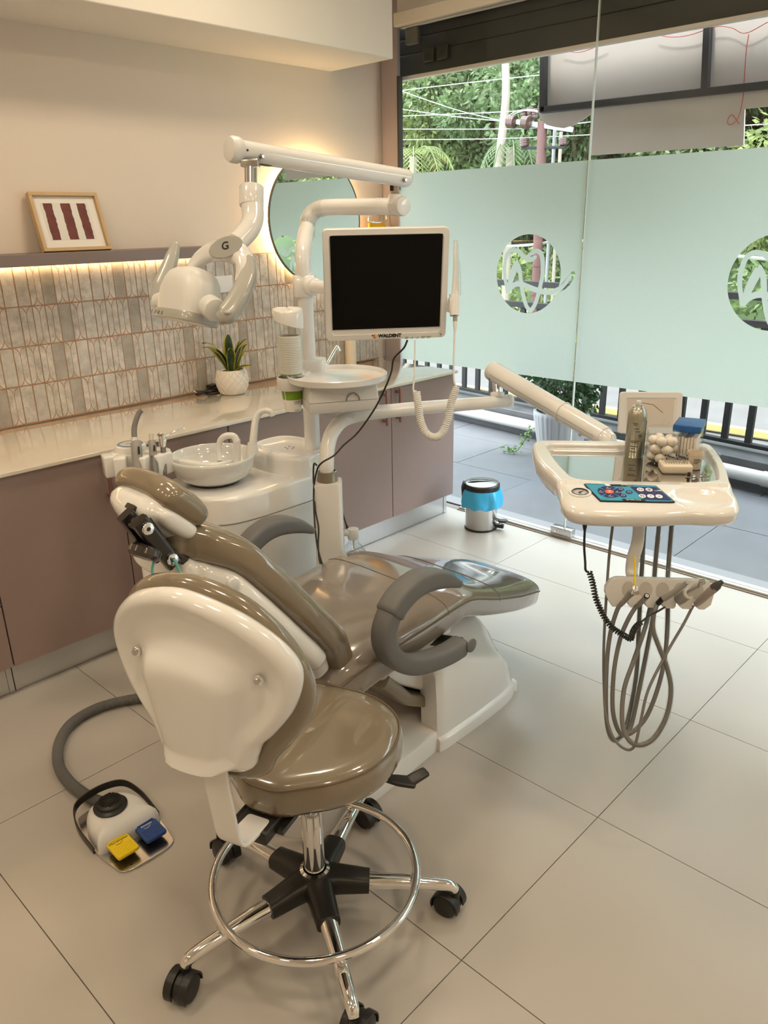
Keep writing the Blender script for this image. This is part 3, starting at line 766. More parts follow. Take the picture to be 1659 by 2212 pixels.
# cover: lofted sections along y, a shell open towards the back
def cover_ring(y, hw, top, sh, z0=0.0, wall=0.0):
    hw -= wall; top -= wall; sh = min(sh - wall * .5, top * .9); fl = 0.012 if wall == 0 else 0
    pts = [(-hw - fl, z0), (-hw - fl, z0 + 0.034), (-hw - fl * .8, z0 + 0.040), (-hw, z0 + 0.046), (-hw * .985, sh * .55), (-hw * .955, sh * .86), (-hw * .90, sh * .97), (-hw * .80, sh + .06 * (top - sh)), (-hw * .68, sh + .34 * (top - sh)), (-hw * .58, sh + .78 * (top - sh)), (-hw * .46, sh + .97 * (top - sh)), (-hw * .25, top), (0, top)]
    pts = pts + [(-a, b) for a, b in pts[:-1][::-1]]
    return [V((CX + a, y, min(b, max(top, .001)))) for a, b in pts]
stn = [(-1.765, 0.200, 0.325, 0.300), (-1.755, 0.204, 0.340, 0.312), (-1.73, 0.206, 0.355, 0.322), (-1.69, 0.207, 0.368, 0.318), (-1.63, 0.208, 0.372, 0.290), (-1.57, 0.208, 0.364, 0.255), (-1.51, 0.207, 0.345, 0.225), (-1.46, 0.206, 0.320, 0.205), (-1.42, 0.203, 0.285, 0.185), (-1.385, 0.197, 0.235, 0.155), (-1.36, 0.190, 0.175, 0.115), (-1.345, 0.184, 0.105, 0.07), (-1.338, 0.180, 0.054, 0.052), (-1.330, 0.182, 0.046, 0.045), (-1.326, 0.182, 0.038, 0.037), (-1.325, 0.182, 0.001, 0.0005)]
R_ = [cover_ring(y, hw, tp, sd) for y, hw, tp, sd in stn]
Ri = [cover_ring(y + 0.001, hw, tp, sd, wall=0.065) for y, hw, tp, sd in stn[:6]]
g = G()
g.rings(Ri[::-1] + R_, False, False, wrap=False)
mk('base_cover', g, WHITE, ch, ang=50)
mk('base_inner', G().box(1.56, 1.78, -1.70, -1.56, 0.072, 0.24), BLACK, ch)
mk('lift_arm', G().sweep([(CX + .02, -1.62, 0.13), (CX + .02, -1.80, 0.25), (CX + .02, -2.02, 0.40)], 0.24, 0.075, L=(1, 0, 0), e=6), WHITEP, ch)
mk('lift_link', G().sweep([(CX + .05, -1.66, 0.09), (CX + .05, -1.83, 0.19), (CX + .05, -1.93, 0.30)], 0.20, 0.045, L=(1, 0, 0), e=6), BRONZE, ch)
mk('seat_frame', G().rbox(1.50, 1.84, -2.03, -1.66, 0.355, 0.405, 0.012), WHITEP, ch)
mk('rear_cable_cover', G().rbox(1.55, 1.70, -2.30, -2.10, 0.068, 0.10, 0.01), WHITEP, ch)

# seat and leg rest, one continuous upholstered surface
top = crom([(0, -2.205, 0.470), (0, -2.14, 0.505), (0, -2.00, 0.528), (0, -1.86, 0.536), (0, -1.74, 0.540), (0, -1.66, 0.528), (0, -1.52, 0.470), (0, -1.36, 0.412), (0, -1.24, 0.375), (0, -1.18, 0.354)], 5)
thick = [0.12, 0.14, 0.142, 0.130, 0.112, 0.102, 0.098, 0.098, 0.098, 0.095]
wid = [0.46, 0.49, 0.505, 0.51, 0.51, 0.50, 0.47, 0.425, 0.385, 0.355]
def upholstery(name, top, wid, thick, m, parent, crown=0.012, dip=0.0, seam=None, n=40, edge=0.035, ends=5):
    Fm = frames(top, up=V((0, 0, 1))); R_ = []
    N = len(top)
    def ring(p, t, w, th, k):
        nrm = XA.cross(t); nrm = nrm if nrm.z > 0 or abs(nrm.z) < 1e-6 else -nrm
        out = []
        for j in range(n):
            a = 2 * PI * (j + .5) / n; ca, sa = math.cos(a), math.sin(a)
            x = w / 2 * math.copysign(abs(ca) ** (2 / 5.0), ca); z = th / 2 * math.copysign(abs(sa) ** (2 / 4.0), sa) - th / 2
            s_ = x / (w / 2)
            if sa > 0: z += crown * (1 - s_ * s_) - dip * max(0, 1 - (s_ / .75) ** 2)
            out.append(V((CX, p.y, p.z)) + XA * (x * k) + nrm * (z * (k if k < 1 else 1) - (1 - k) * th * .5))
        return out
    T = [f[2] for f in Fm]
    for k in range(ends):
        a = (k + .3) / ends * PI / 2; R_.append(ring(top[0] - T[0] * edge * math.cos(a), T[0], wid[0], thick[0], 0.80 + 0.20 * math.sin(a)))
    for i, p in enumerate(top):
        u = i / (N - 1); R_.append(ring(p, T[i], along(wid, u), along(thick, u), 1.0))
    for k in range(ends):
        a = (k + .7) / ends * PI / 2; R_.append(ring(top[-1] + T[-1] * edge * math.sin(a), T[-1], wid[-1], thick[-1], 0.80 + 0.20 * math.cos(a)))
    o = mk(name, G().rings(R_), m, parent, ang=80)
    return o, R_
seat, SR = upholstery('seat_cushion', top, wid, thick, SEATV, ch, crown=0.006, edge=0.022)
# seams: the side piping and the cross seams of the seat
g = G()
for side in (1, -1):
    P = []
    for i in range(0, len(top), 2):
        u = i / (len(top) - 1); P.append(V((CX + side * (along(wid, u) / 2 + 0.0005), top[i].y, top[i].z - along(thick, u) * 0.30)))
    g.tube(P, 0.0022, 6)
mk('side_seam', g, STITCH, seat)
SEAM2 = mat('soft_seam', (0.15, 0.12, 0.09), .5)
for yy in (18, 31):
    g = G(); r = [p for p in SR[5 + yy]]
    ring = [p + V((0, 0, 0.0006)) for p in r[0:20]]
    g.tube(ring, 0.0011, 5); mk('cross_seam', g, SEAM2, seat)

# back cushion and shell
btop = crom([(0, -2.105, 0.515), (0, -2.137, 0.584), (0, -2.168, 0.628), (0, -2.236, 0.715), (0, -2.298, 0.801), (0, -2.360, 0.880), (0, -2.425, 0.921), (0, -2.465, 0.936), (0, -2.492, 0.940)], 5)
bw = [0.44, 0.475, 0.49, 0.485, 0.445, 0.375, 0.31, 0.25, 0.20]
def back_part(name, offs, thick, wid, m, crown, edge, a0=0, a1=None, taper=1.0):
    P = btop[a0:a1]
    Fm = frames(P); T = [f[2] for f in Fm]; R_ = []; N = len(P)
    def ring(p, t, w, th, k):
        nrm = t.cross(XA)
        if nrm.y < 0: nrm = -nrm      # front of the backrest faces +y / up
        out = []
        n = 40
        for j in range(n):
            a = 2 * PI * (j + .5) / n; ca, sa = math.cos(a), math.sin(a)
            x = w / 2 * math.copysign(abs(ca) ** (2 / 4.5), ca); z = th / 2 * math.copysign(abs(sa) ** (2 / 3.5), sa)
            s_ = x / (w / 2)
            if sa < 0 and taper < 1: x *= 1 - (1 - taper) * abs(sa) ** 1.5
            z += crown * (1 - s_ * s_) * (1 if sa > 0 else -1)
            out.append(V((CX, p.y, p.z)) + XA * x * k + nrm * (offs + z * (0.25 + .75 * k)))
        return out
    E_ = 6
    for k in range(E_):
        a = (k + .2) / E_ * PI / 2; R_.append(ring(P[0] - T[0] * edge * math.cos(a), T[0], wid(0), thick(0), 0.70 + 0.30 * math.sin(a)))
    for i, p in enumerate(P): R_.append(ring(p, T[i], wid(i / (N - 1)), thick(i / (N - 1)), 1.0))
    for k in range(E_):
        a = (k + .8) / E_ * PI / 2; R_.append(ring(P[-1] + T[-1] * edge * math.sin(a), T[-1], wid(1), thick(1), 0.70 + 0.30 * math.cos(a)))
    return mk(name, G().rings(R_), m, ch, ang=80)
bc = back_part('back_cushion', -0.045, lambda u: 0.095 - 0.012 * u, lambda u: along(bw, u), TAUPE, 0.0, 0.03)
shb = back_part('back_shell', -0.112, lambda u: 0.082 - 0.02 * abs(u - .4), lambda u: along(bw, u * .85) - 0.012, WHITE, 0.004, 0.03, 2, -7, 0.93)
for q in ((1.862, -2.445, 0.8127), (1.885, -2.255, 0.5862)):
    mk('screw_cap', G().cyl(V(q) - V((.012, 0, 0)), V(q) + V((.003, 0, 0)), 0.014, 24, bev=.003), WHITEM, shb)
# headrest
hc = V((CX + 0.0, -2.490, 0.974)); ht = V((0, 0.72, -0.69)).normalized(); hn = V((0, 0.69, 0.72)).normalized()
def hp(x, a, n): return hc + XA * x + ht * a + hn * n
hxs = [-.092, -.075, -.04, 0.0, .04, .075, .092]
hr = mk('headrest_cushion', G().sweep(crom([hp(x, .0, .016 - 1.0 * x * x) for x in hxs], 4), [.122, .138, .146, .146, .146, .138, .122], [.062, .066, .066, .066, .066, .066, .062], L=ht, e=2.8, n=36, rounds=5, endlen=0.026), TAUPE2, ch, ang=80)
mk('headrest_shell', G().sweep(crom([hp(x, .006, -.032 - .008 * max(0, 1 - abs(x) / .08)) for x in hxs], 4), [.110, .134, .148, .152, .148, .134, .110], [.046, .068, .084, .092, .084, .068, .046], L=ht, e=2.6, n=36, rounds=5, endlen=0.022), WHITE, ch, ang=80)
mk('headrest_bracket', G().sweep([(1.7, -2.575, 0.9886), (1.7, -2.524, 0.936)], 0.034, 0.012, L=XA, e=8), BLACKG, ch)
lk = []
j1, j2 = V((1.785, -2.588, 0.9643)), V((1.785, -2.541, 0.8808))
for dx in (0.0, -0.055):
    l_ = mk('headrest_link', G().sweep([j1 + V((dx - .012, 0, 0)) + (j1 - j2).normalized() * .02, j1 + V((dx - .012, 0, 0)), j2 + V((dx - .012, 0, 0)), j2 + V((dx - .012, 0, 0)) - (j1 - j2).normalized() * .02], 0.024, 0.036, L=XA, e=5), BLACKG, ch)
    if dx == 0.0:
        for q in (j1, j2):
            mk('pivot_screw', G().cyl(q + V((0.0, 0, 0)), q + V((0.006, 0, 0)), 0.0135, 20, bev=0.002), CHROME, l_)
            mk('screw_socket', G().cyl(q + V((0.006, 0, 0)), q + V((0.0064, 0, 0)), 0.005, 6), BLACK, l_)
mk('headrest_crossbar', G().cyl(j1 + V((-.08, 0, 0)), j1 + V((-.01, 0, 0)), 0.014, 16), BLACKG, ch)
mk('headrest_arm', G().sweep([(1.735, -2.569, 0.9665), (1.74, -2.544, 0.9141), (1.745, -2.517, 0.87), (1.75, -2.494, 0.8551)], 0.045, 0.024, L=XA, e=5), BLACKG, ch)
kc = V((1.775, -2.595, 0.9105)); kd = (V((0.15, -0.55, -0.75))).normalized()
mk('headrest_knob', G().lathe([(0.0001, -0.014), (0.026, -0.014), (0.034, -0.008), (0.035, 0.004), (0.028, 0.012), (0.0001, 0.014)], kc, 28, kd.to_track_quat('Z', 'Y').to_matrix()), BROWNK, ch)
mk('knob_stem', G().cyl(kc, kc + V((-.05, .01, 0)), 0.010, 12), BLACK, ch)
# armrests: bent C-shaped arms
AP = [(-1.820, 0.627), (-1.87, 0.655), (-1.935, 0.674), (-1.995, 0.672), (-2.052, 0.645), (-2.086, 0.597), (-2.086, 0.545), (-2.052, 0.492), (-1.99, 0.448), (-1.91, 0.424), (-1.84, 0.414), (-1.79, 0.414)]
for sx in (1, -1):
    ax = CX + sx * 0.295
    P = crom([(ax, y, z) for y, z in AP], 6)
    cut = 26
    up_ = mk('armrest_pad', G().sweep(P[:cut + 1], 0.066, [0.024, 0.044, 0.056, 0.060, 0.060, 0.060], L=XA, e=4, n=24, rounds=2, endlen=0.008), GREYA, ch, ang=60)
    lo_ = mk('armrest_arm', G().sweep(P[cut:], [0.058] * 6, [0.050, 0.052, 0.052, 0.052, 0.052, 0.056], L=XA, e=4, n=24, rounds=3, endlen=0.022), GREYA, ch, ang=60)
    mk('pivot_cap', G().cyl((ax + sx * 0.027, -1.768, 0.420), (ax + sx * 0.033, -1.768, 0.420), 0.021, 24, bev=0.003), GREYA, lo_)
    mk('armrest_shaft', G().cyl((ax, -1.775, 0.418), (ax - sx * 0.10, -1.80, 0.405), 0.018, 16), BLACK, lo_)
mk('release_cord', G().tube(crom([(1.8, -2.545, 0.8866), (1.805, -2.541, 0.8689), (1.81, -2.537, 0.8369)], 6), 0.0035, 6), TEAL, ch)
mk('release_cord', G().tube(crom([(1.79, -2.585, 0.8929), (1.79, -2.592, 0.8743), (1.79, -2.59, 0.8547)], 6), 0.003, 6), TEAL, ch)

# ------------------------------------------------------------------ operator stool
H = V((2.054, -2.427, 0.0)); ns = V((0.325, -0.946, 0)).normalized(); tsd = V((-ns.y, ns.x, 0))
st = thing('operator_stool', 'taupe wheeled operator stool with chrome foot ring and white backrest shell', 'stool', H)
A0 = 7.668 + PI
# hub with five sleeves
g = G().lathe([(0.0001, 0.065), (0.034, 0.065), (0.042, 0.085), (0.042, 0.118), (0.036, 0.138), (0.029, 0.142), (0.0001, 0.142)], H, 32)
mk('hub', g, BLACK, st)
RG = 0.235
for k in range(5):
    a = A0 + k * 2 * PI / 5; d = V((math.cos(a), math.sin(a), 0)); q = V((-d.y, d.x, 0))
    mk('hub_sleeve', G().sweep([H + d * 0.015 + V((0, 0, .110)), H + d * 0.06 + V((0, 0, .108)), H + d * 0.11 + V((0, 0, .103)), H + d * 0.125 + V((0, 0, .102))], [0.075, 0.062, 0.056, 0.054], [0.060, 0.056, 0.046, 0.044], L=q, e=3, n=24), BLACK, st, ang=50)
    lg = mk('leg', G().sweep(crom([H + d * 0.11 + V((0, 0, .104)), H + d * 0.19 + V((0, 0, .100)), H + d * 0.27 + V((0, 0, .092)), H + d * 0.312 + V((0, 0, .084)), H + d * 0.324 + V((0, 0, .070))], 6), [0.042, 0.036, 0.030, 0.027, 0.024], [0.036, 0.032, 0.028, 0.026, 0.024], L=q, e=2.2, n=24), CHROME, st, ang=60)
    mk('weld', G().sphere(H + d * RG + V((0, 0, .119)), (0.012, 0.012, 0.008), 12, 8), STEEL, lg)
    ph = (0.6, 2.3, 2.6, -2.01, 2.9)[k]; wd = V((math.cos(a + ph), math.sin(a + ph), 0)); wx = V((-wd.y, wd.x, 0))
    cc = H + d * 0.324 + wd * 0.016 + V((0, 0, 0.030))
    cs = mk('castor_housing', G().cyl(cc - wx * 0.007, cc + wx * 0.007, 0.030, 24), BLACK, st)
    mk('castor_stem', G().cyl(H + d * 0.324 + V((0, 0, .048)), H + d * 0.324 + V((0, 0, .072)), 0.0125, 16), BLACK, cs)
    for s_ in (-1, 1):
        mk('wheel', G().cyl(cc + wx * s_ * 0.0085, cc + wx * s_ * 0.026, 0.030, 28, bev=0.006), BLACK, cs)
        g = G(); P = []
        for i in range(13):
            b = math.radians(-20 + 210 * i / 12); P.append(cc + wx * s_ * 0.0175 + wd * (0.0335 * math.cos(b)) + UP * (0.0335 * math.sin(b)))
        mk('hood', g.sweep(P, 0.019, 0.004, L=wx, e=8, n=16), BLACK, cs)
mk('foot_ring', G().torus(H + V((0, 0, 0.130)), RG, 0.0098, n=96, m=14), CHROME, st)
mk('gas_column', G().cyl(H + V((0, 0, .13)), H + V((0, 0, .40)), 0.0245, 40), CHROME, st)
mk('column_collar', G().lathe([(0.0275, 0.137), (0.0335, 0.139), (0.0345, 0.143), (0.0275, 0.146)], H, 40), CHROME, st)
mk('column_cap', G().cyl(H + V((0, 0, .395)), H + V((0, 0, .425)), 0.028, 32), BLACK, st)
mk('seat_plate', G().obox(H + V((0, 0, .428)) + ns * 0.06, (ns, tsd, UP), (0.135, 0.055, 0.006)), BLACK, st)
mk('bracket', G().obox(H + V((0, 0, .432)) + ns * 0.185 , (ns, tsd, UP), (0.045, 0.038, 0.014), 0.004), BLACK, st)
# saddle seat
so = smooth_outline([(-0.185, 0.0), (-0.175, 0.09), (-0.12, 0.165), (-0.03, 0.195), (0.06, 0.180), (0.125, 0.135), (0.165, 0.085), (0.195, 0.04), (0.20, 0.0), (0.195, -0.04), (0.165, -0.085), (0.125, -0.135), (0.06, -0.180), (-0.03, -0.195), (-0.12, -0.165), (-0.175, -0.09)], 5)
def dish(x, y): return -0.018 * (x / .2) * (1 if x > 0 else .3) - 0.010 * max(0, 1 - (abs(y) / .12) ** 2) * (1 if x < .1 else .5)
sc = H - ns * 0.012
sl = [(0.045, 0.438), (0.022, 0.439), (0.006, 0.446), (0.0, 0.460), (0.0, 0.488), (0.003, 0.500), (0.010, 0.510), (0.022, 0.517), (0.045, 0.520)]
g = G().pad(so, sl, sc, ns, tsd, UP, caps=True)
# top surface as a grid of shrinking rings
n = len(so); 
for k in range(1, 9):
    f = 1 - k / 8 * 0.97
    pass
stool_seat = mk('seat', g, TAUPE, st, ang=80)
g = G(); R_ = []
def seam_y(x): return (0.055 + (0.020 - 0.055) * (x + .15) / .29, -0.012 + (-0.055 + 0.012) * (x + .15) / .29)
def roll(x, y):
    if x > .15 or x < -.17: fade = 0.0
    else: fade = min(1, (.15 - x) / .03, (x + .17) / .03)
    y0, y1 = seam_y(x); m = (y0 + y1) / 2; q = (y - m) / ((y0 - y1) / 2)
    return fade * (0.007 * math.exp(-(q * 1.5) ** 2) - 0.005 * (math.exp(-((y - y0) / .006) ** 2) + math.exp(-((y - y1) / .006) ** 2)))
for k in range(41):
    f = 1 - k / 40 * 0.99
    R_.append([sc + ns * (x * 0.775 * f - .0) + tsd * (y * 0.775 * f) + UP * (0.519 + 0.006 * (1 - f * f) + (dish(x * .775 * f, y * .775 * f) + roll(x * .775 * f, y * .775 * f)) * (1 - f ** 6)) for x, y in so])
mk('seat_top', g.rings(R_), TAUPE, st, ang=80)
g = G(); g.tube([sc + ns * (x * 0.968) + tsd * (y * 0.968) + UP * 0.5085 for x, y in so], 0.0022, 6, True); mk('seat_piping', g, STITCH, stool_seat)
def seat_z(x, y): return 0.5235 + dish(x, y) + roll(x, y)
for yo, y1 in ((0.055, 0.020), (-0.012, -0.055)):
    P = []
    for k in range(19):
        u = k / 18; x = -0.135 + 0.265 * u; y = yo + (y1 - yo) * u; P.append(sc + ns * x + tsd * y + UP * (seat_z(x, y) - .0005))
    mk('seat_seam', G().tube(P, 0.0026, 8), STITCH, stool_seat)
# lever
lv = mk('height_lever', G().tube([H + V((0.02, 0.06, .432)), (2.158, -2.339, 0.4155), (2.177, -2.304, 0.39)], 0.005, 10), BLACK, st)
mk('lever_grip', G().sweep(crom([(2.172, -2.314, 0.3936), (2.197, -2.294, 0.3873), (2.222, -2.272, 0.3828)], 4), [0.018, 0.030, 0.034], 0.010, L=V(RT) * .4 + V(FW), e=5, n=20, rounds=2, endlen=0.006), BLACK, lv)
mk('lever_paddle', G().sweep([(2.213, -2.281, 0.3831), (2.225, -2.236, 0.3901)], [0.030, 0.026], 0.010, L=V(RT) - V(FW) * .4, e=5, n=20, rounds=2, endlen=0.006), BLACK, lv)
# back support bar and backrest
bz = H + ns * 0.262
BP = [H + ns * 0.165 + V((0, 0, .440)), H + ns * 0.225 + V((0, 0, .445)), H + ns * 0.268 + V((0, 0, .452)), H + ns * 0.288 + V((0, 0, .478)), H + ns * 0.296 + V((0, 0, .53)), H + ns * 0.304 + V((0, 0, .60)), H + ns * 0.31 + V((0, 0, .70))]
mk('back_bar', G().sweep(crom(BP, 5), 0.052, 0.008, L=tsd, e=10, n=24), WHITEP, st)
bo = H + ns * 0.315 + V((0, 0, 0.845)); ez = (V((0, 0, 1)) + ns * 0.06).normalized(); en = tsd.cross(ez)
if en.dot(ns) < 0: en = -en
so2 = smooth_outline([(-0.050, -0.185), (0.050, -0.185), (0.092, -0.176), (0.104, -0.150), (0.116, -0.122), (0.140, -0.096), (0.172, -0.050), (0.190, 0.005), (0.185, 0.048), (0.150, 0.096), (0.088, 0.140), (0.0, 0.163), (-0.088, 0.140), (-0.150, 0.096), (-0.185, 0.048), (-0.190, 0.005), (-0.172, -0.050), (-0.140, -0.096), (-0.116, -0.122), (-0.104, -0.150), (-0.092, -0.176)], 5)
bo = bo - tsd * 0.022 - ez * 0.012
cw = lambda x, y: -1.1 * x * x                # curves round the sitter
g = G(); R_ = []
def sh_pt(x, y, h): return bo + tsd * x + ez * y + en * (h + cw(x, y))
def bulge(x, y):
    w = 0.092 - 0.03 * max(0, -y) / .18
    sx = 1 / (1 + math.exp((abs(x) - w) / .009)); sy = 1 / (1 + math.exp((y - (.052 - 3.0 * x * x)) / .010))
    return 0.038 * sx * sy
def off2(outline, ins):
    n = len(outline); out = []
    for i in range(n):
        d = V((outline[(i + 1) % n][0] - outline[i - 1][0], outline[(i + 1) % n][1] - outline[i - 1][1], 0)).normalized()
        out.append((outline[i][0] - d.y * ins, outline[i][1] + d.x * ins))
    return out
for ins, h in ((0.003, -0.016), (0.0, -0.008), (0.001, 0.002), (0.006, 0.011), (0.016, 0.016)):
    R_.append([sh_pt(x, y, h) for x, y in off2(so2, ins)])
base = off2(so2, 0.018)
for k in range(1, 33):
    f = 1 - k / 32 * 0.985
    R_.append([sh_pt(x * f, y * f - 0.02 * (1 - f), 0.016 - 0.012 * min(1, (1 - f) * 5) + bulge(x * f, y * f - 0.02 * (1 - f))) for x, y in base])
mk('back_shell', g.rings(R_), WHITE, st, ang=80)
for x in (-0.114, 0.131):
    c = sh_pt(x, 0.020, 0.008)
    sw = mk('shell_screw', G().cyl(c, c + en * 0.006, 0.0095, 20, bev=0.002), CHROME, st)
    mk('screw_head', G().cyl(c + en * 0.006, c + en * 0.010, 0.0055, 6), STEEL, sw)
so3 = smooth_outline([(-0.055, -0.222), (0.055, -0.222), (0.100, -0.206), (0.120, -0.170), (0.152, -0.130), (0.182, -0.080), (0.190, -0.020), (0.174, 0.040), (0.140, 0.098), (0.084, 0.147), (0.0, 0.170), (-0.088, 0.150), (-0.150, 0.104), (-0.188, 0.045), (-0.197, -0.015), (-0.182, -0.080), (-0.152, -0.130), (-0.120, -0.170), (-0.100, -0.206)], 5)
g = G(); R_ = []
for ins, h in ((0.03, -0.018), (0.014, -0.014), (0.002, -0.018), (-0.003, -0.028), (-0.003, -0.040), (0.004, -0.051), (0.016, -0.060), (0.03, -0.063)):
    R_.append([sh_pt(x, y, h) for x, y in off2(so3, ins)])
mk('back_cushion', g.rings(R_), TAUPE, st, ang=80)

# ------------------------------------------------------------------ foot control and its hose
fp = thing('foot_control', 'white foot control with yellow and blue pedals on a steel plate', 'foot pedal', (1.46, -2.60, 0))
pu, pv = V((0.985, -0.03, 0)).normalized(), V((0.03, 0.985, 0)).normalized(); po = V((1.455, -2.602, 0))
pl = smooth_outline([(0.150, 0.060), (0.150, -0.060), (0.10, -0.083), (0.0, -0.092), (-0.09, -0.078), (-0.13, -0.055), (-0.13, 0.055), (-0.09, 0.078), (0.0, 0.092), (0.10, 0.083)], 4)
mk('plate', G().pad(pl, [(0, 0.001), (0, 0.005), (0.001, 0.006), (0.06, 0.0061)], po, pu, pv), STEEL, fp)
for a, b in ((0.135, -0.045), (0.135, 0.045), (0.10, -0.066), (0.10, 0.066)): mk('plate_hole', G().cyl(po + pu * a + pv * b + V((0, 0, .0055)), po + pu * a + pv * b + V((0, 0, .0065)), 0.0045, 14), BLACKI, fp)
bo_ = smooth_outline([(0.055, 0.075), (0.055, -0.075), (0.02, -0.082), (-0.04, -0.078), (-0.09, -0.05), (-0.105, 0.0), (-0.09, 0.05), (-0.04, 0.078), (0.02, 0.082)], 5)
mk('housing', G().pad(bo_, [(0, 0.006), (0.001, 0.030), (0.006, 0.046), (0.016, 0.056), (0.028, 0.061), (0.05, 0.063)], po, pu, pv), WHITEM, fp, ang=60)
bt = po + pu * -0.035 + pv * -0.008
k_ = mk('foot_button', G().lathe([(0.0001, 0.062), (0.044, 0.062), (0.045, 0.068), (0.036, 0.072), (0.035, 0.080), (0.030, 0.084), (0.0001, 0.087)], bt, 36), BLACK, fp)
g = G()
for k in range(9):
    y = -0.024 + 0.006 * k; w = math.sqrt(max(0, 0.028 ** 2 - y * y)); g.obox(bt + pv * 0 + pu * y + V((0, 0, .0865)), (pv, pu, UP), (w, 0.0012, 0.0012))
mk('button_ribs', g, BLACK, k_)
mk('guard_bow', G().sweep(crom([po + pu * 0.03 + pv * -0.094 + V((0, 0, .012)), po + pu * -0.06 + pv * -0.094 + V((0, 0, .028)), po + pu * -0.118 + pv * -0.074 + V((0, 0, .044)), po + pu * -0.138 + pv * -0.03 + V((0, 0, .050)), po + pu * -0.138 + pv * 0.03 + V((0, 0, .050)), po + pu * -0.118 + pv * 0.074 + V((0, 0, .044)), po + pu * -0.06 + pv * 0.094 + V((0, 0, .028)), po + pu * 0.03 + pv * 0.094 + V((0, 0, .012))], 6), 0.022, 0.004, L=UP, e=8, n=16), mat('dark_guard', (0.05, 0.047, 0.042), 0.35, 0.6), fp)
for s_, mm, word, ink in ((-1, YELLOW, 'Micromotor', BLACKI), (1, BLUE, 'Airotor', WHITEI)):
    c = po + pu * 0.088 + pv * (0.040 * s_)
    d = mk('pedal', G().pad(rrect(-0.034, 0.034, -0.030, 0.030, 0.007, 4), [(0.001, 0.022), (0, 0.024), (0, 0.030), (0.0015, 0.032), (0.02, 0.0321)], c, pu, pv), mm, fp)
    mk('pedal_hinge', G().obox(c + pu * -0.040 + V((0, 0, .029)), (pu, pv, UP), (0.010, 0.024, 0.006), 0.002), mm, d)
    g = G()
    for i in range(7):
        for j in range(8): g.obox(c + pu * (-0.006 + 0.0055 * i) + pv * (-0.0215 + 0.0061 * j) + V((0, 0, .0322)), (pu, pv, UP), (0.0014, 0.0014, 0.0008))
    mk('pedal_studs', g, mm, d)
    text('pedal_text', word, 0.0105, c + pu * -0.024 + V((0, 0, .0323)), pv, -pu, ink, d)
    g = G(); g.tube([c + pu * (-0.014 + 0.003 * math.sin(k * .8)) + pv * (-0.012 + 0.004 * k) + V((0, 0, .0325)) for k in range(6)], 0.0006, 5); mk('pedal_mark', g, ink, d)
# corrugated hose from the pedal under the chair
HPt = crom([po + pu * -0.11 + V((0, 0, .026)), (1.29, -2.612, 0.022), (1.188, -2.62, 0.022), (1.082, -2.604, 0.022), (0.9759, -2.549, 0.022), (0.9096, -2.471, 0.022), (0.9001, -2.36, 0.022), (0.9675, -2.232, 0.022), (1.10, -2.13, 0.022), (1.28, -2.08, 0.022), (1.47, -2.07, 0.03)], 90)
hz = mk('corrugated_hose', G().tube(HPt, [0.0165 if k % 3 else 0.0140 for k in range(len(HPt))], 14), GREYHOSE, loc=(1.1, -2.5, 0.02)); tag(hz, 'grey corrugated hose curving across the floor from the foot control', 'hose')

# ------------------------------------------------------------------ spittoon unit
un = thing('spittoon_unit', 'white spittoon unit with ceramic bowl between the chair and the cabinets', 'spittoon unit', (1.0, -1.7, 0))
UX, UY = 0.985, -1.715          # centre of the body
ub = smooth_outline([(-0.15, -0.285), (0.04, -0.285), (0.125, -0.25), (0.160, -0.15), (0.165, 0.05), (0.155, 0.20), (0.10, 0.275), (0.0, 0.295), (-0.15, 0.295), (-0.19, 0.22), (-0.19, -0.22)], 5)
mk('body_top', G().pad(ub, [(0.003, 0.612), (0.0, 0.616), (0.0, 0.688), (0.0025, 0.698), (0.009, 0.7045), (0.02, 0.706), (0.05, 0.7065)], (UX, UY, 0)), WHITE, un, ang=35)
mk('body', G().pad(ub, [(0.085, 0.03), (0.070, 0.20), (0.035, 0.42), (0.006, 0.56), (0.004, 0.608), (0.02, 0.612)], (UX, UY, 0)), WHITE, un, ang=60)
mk('foot', G().pad(off2(ub, 0.08), [(0, 0.0), (0, 0.032)], (UX, UY, 0)), BLACK, un)
bwc = V((0.9462, -1.866, 0.7235)); bwc = V((0.945, -1.865, 0.716))
mk('bowl_seal', G().cyl(bwc + V((0, 0, -.006)), bwc + V((0, 0, .004)), 0.085, 40), BLACK, un)
bowl = mk('bowl', G().lathe([(0.0001, 0.0), (0.085, 0.0), (0.098, 0.003), (0.124, 0.020), (0.141, 0.050), (0.147, 0.078), (0.1475, 0.086), (0.144, 0.089), (0.140, 0.086), (0.136, 0.066), (0.120, 0.036), (0.085, 0.018), (0.0001, 0.012)], bwc, 64), CERAMIC, un, ang=60)
sp = bwc + V((0, 0, 0))
mk('bowl_spout', G().tube(crom([(1.032, -1.844, 0.837), (1.026, -1.84, 0.856), (1.024, -1.822, 0.8649), (0.995, -1.833, 0.8687), (0.9839, -1.849, 0.8587), (0.9853, -1.863, 0.8295), (0.9913, -1.867, 0.7957)], 6) if False else crom([(1.008, -1.803, 0.8437), (0.9958, -1.806, 0.8632), (0.976, -1.824, 0.8651), (0.9617, -1.838, 0.8494), (0.9614, -1.847, 0.8184), (0.9723, -1.855, 0.7827)], 6), [0.0125, 0.013, 0.013, 0.011, 0.010, 0.0095], 16), WHITE, un)
mk('spout_foot', G().tube([(1.005, -1.802, 0.8526), (1.003, -1.804, 0.7952), (1.004, -1.809, 0.755)], 0.013, 16), WHITE, un)
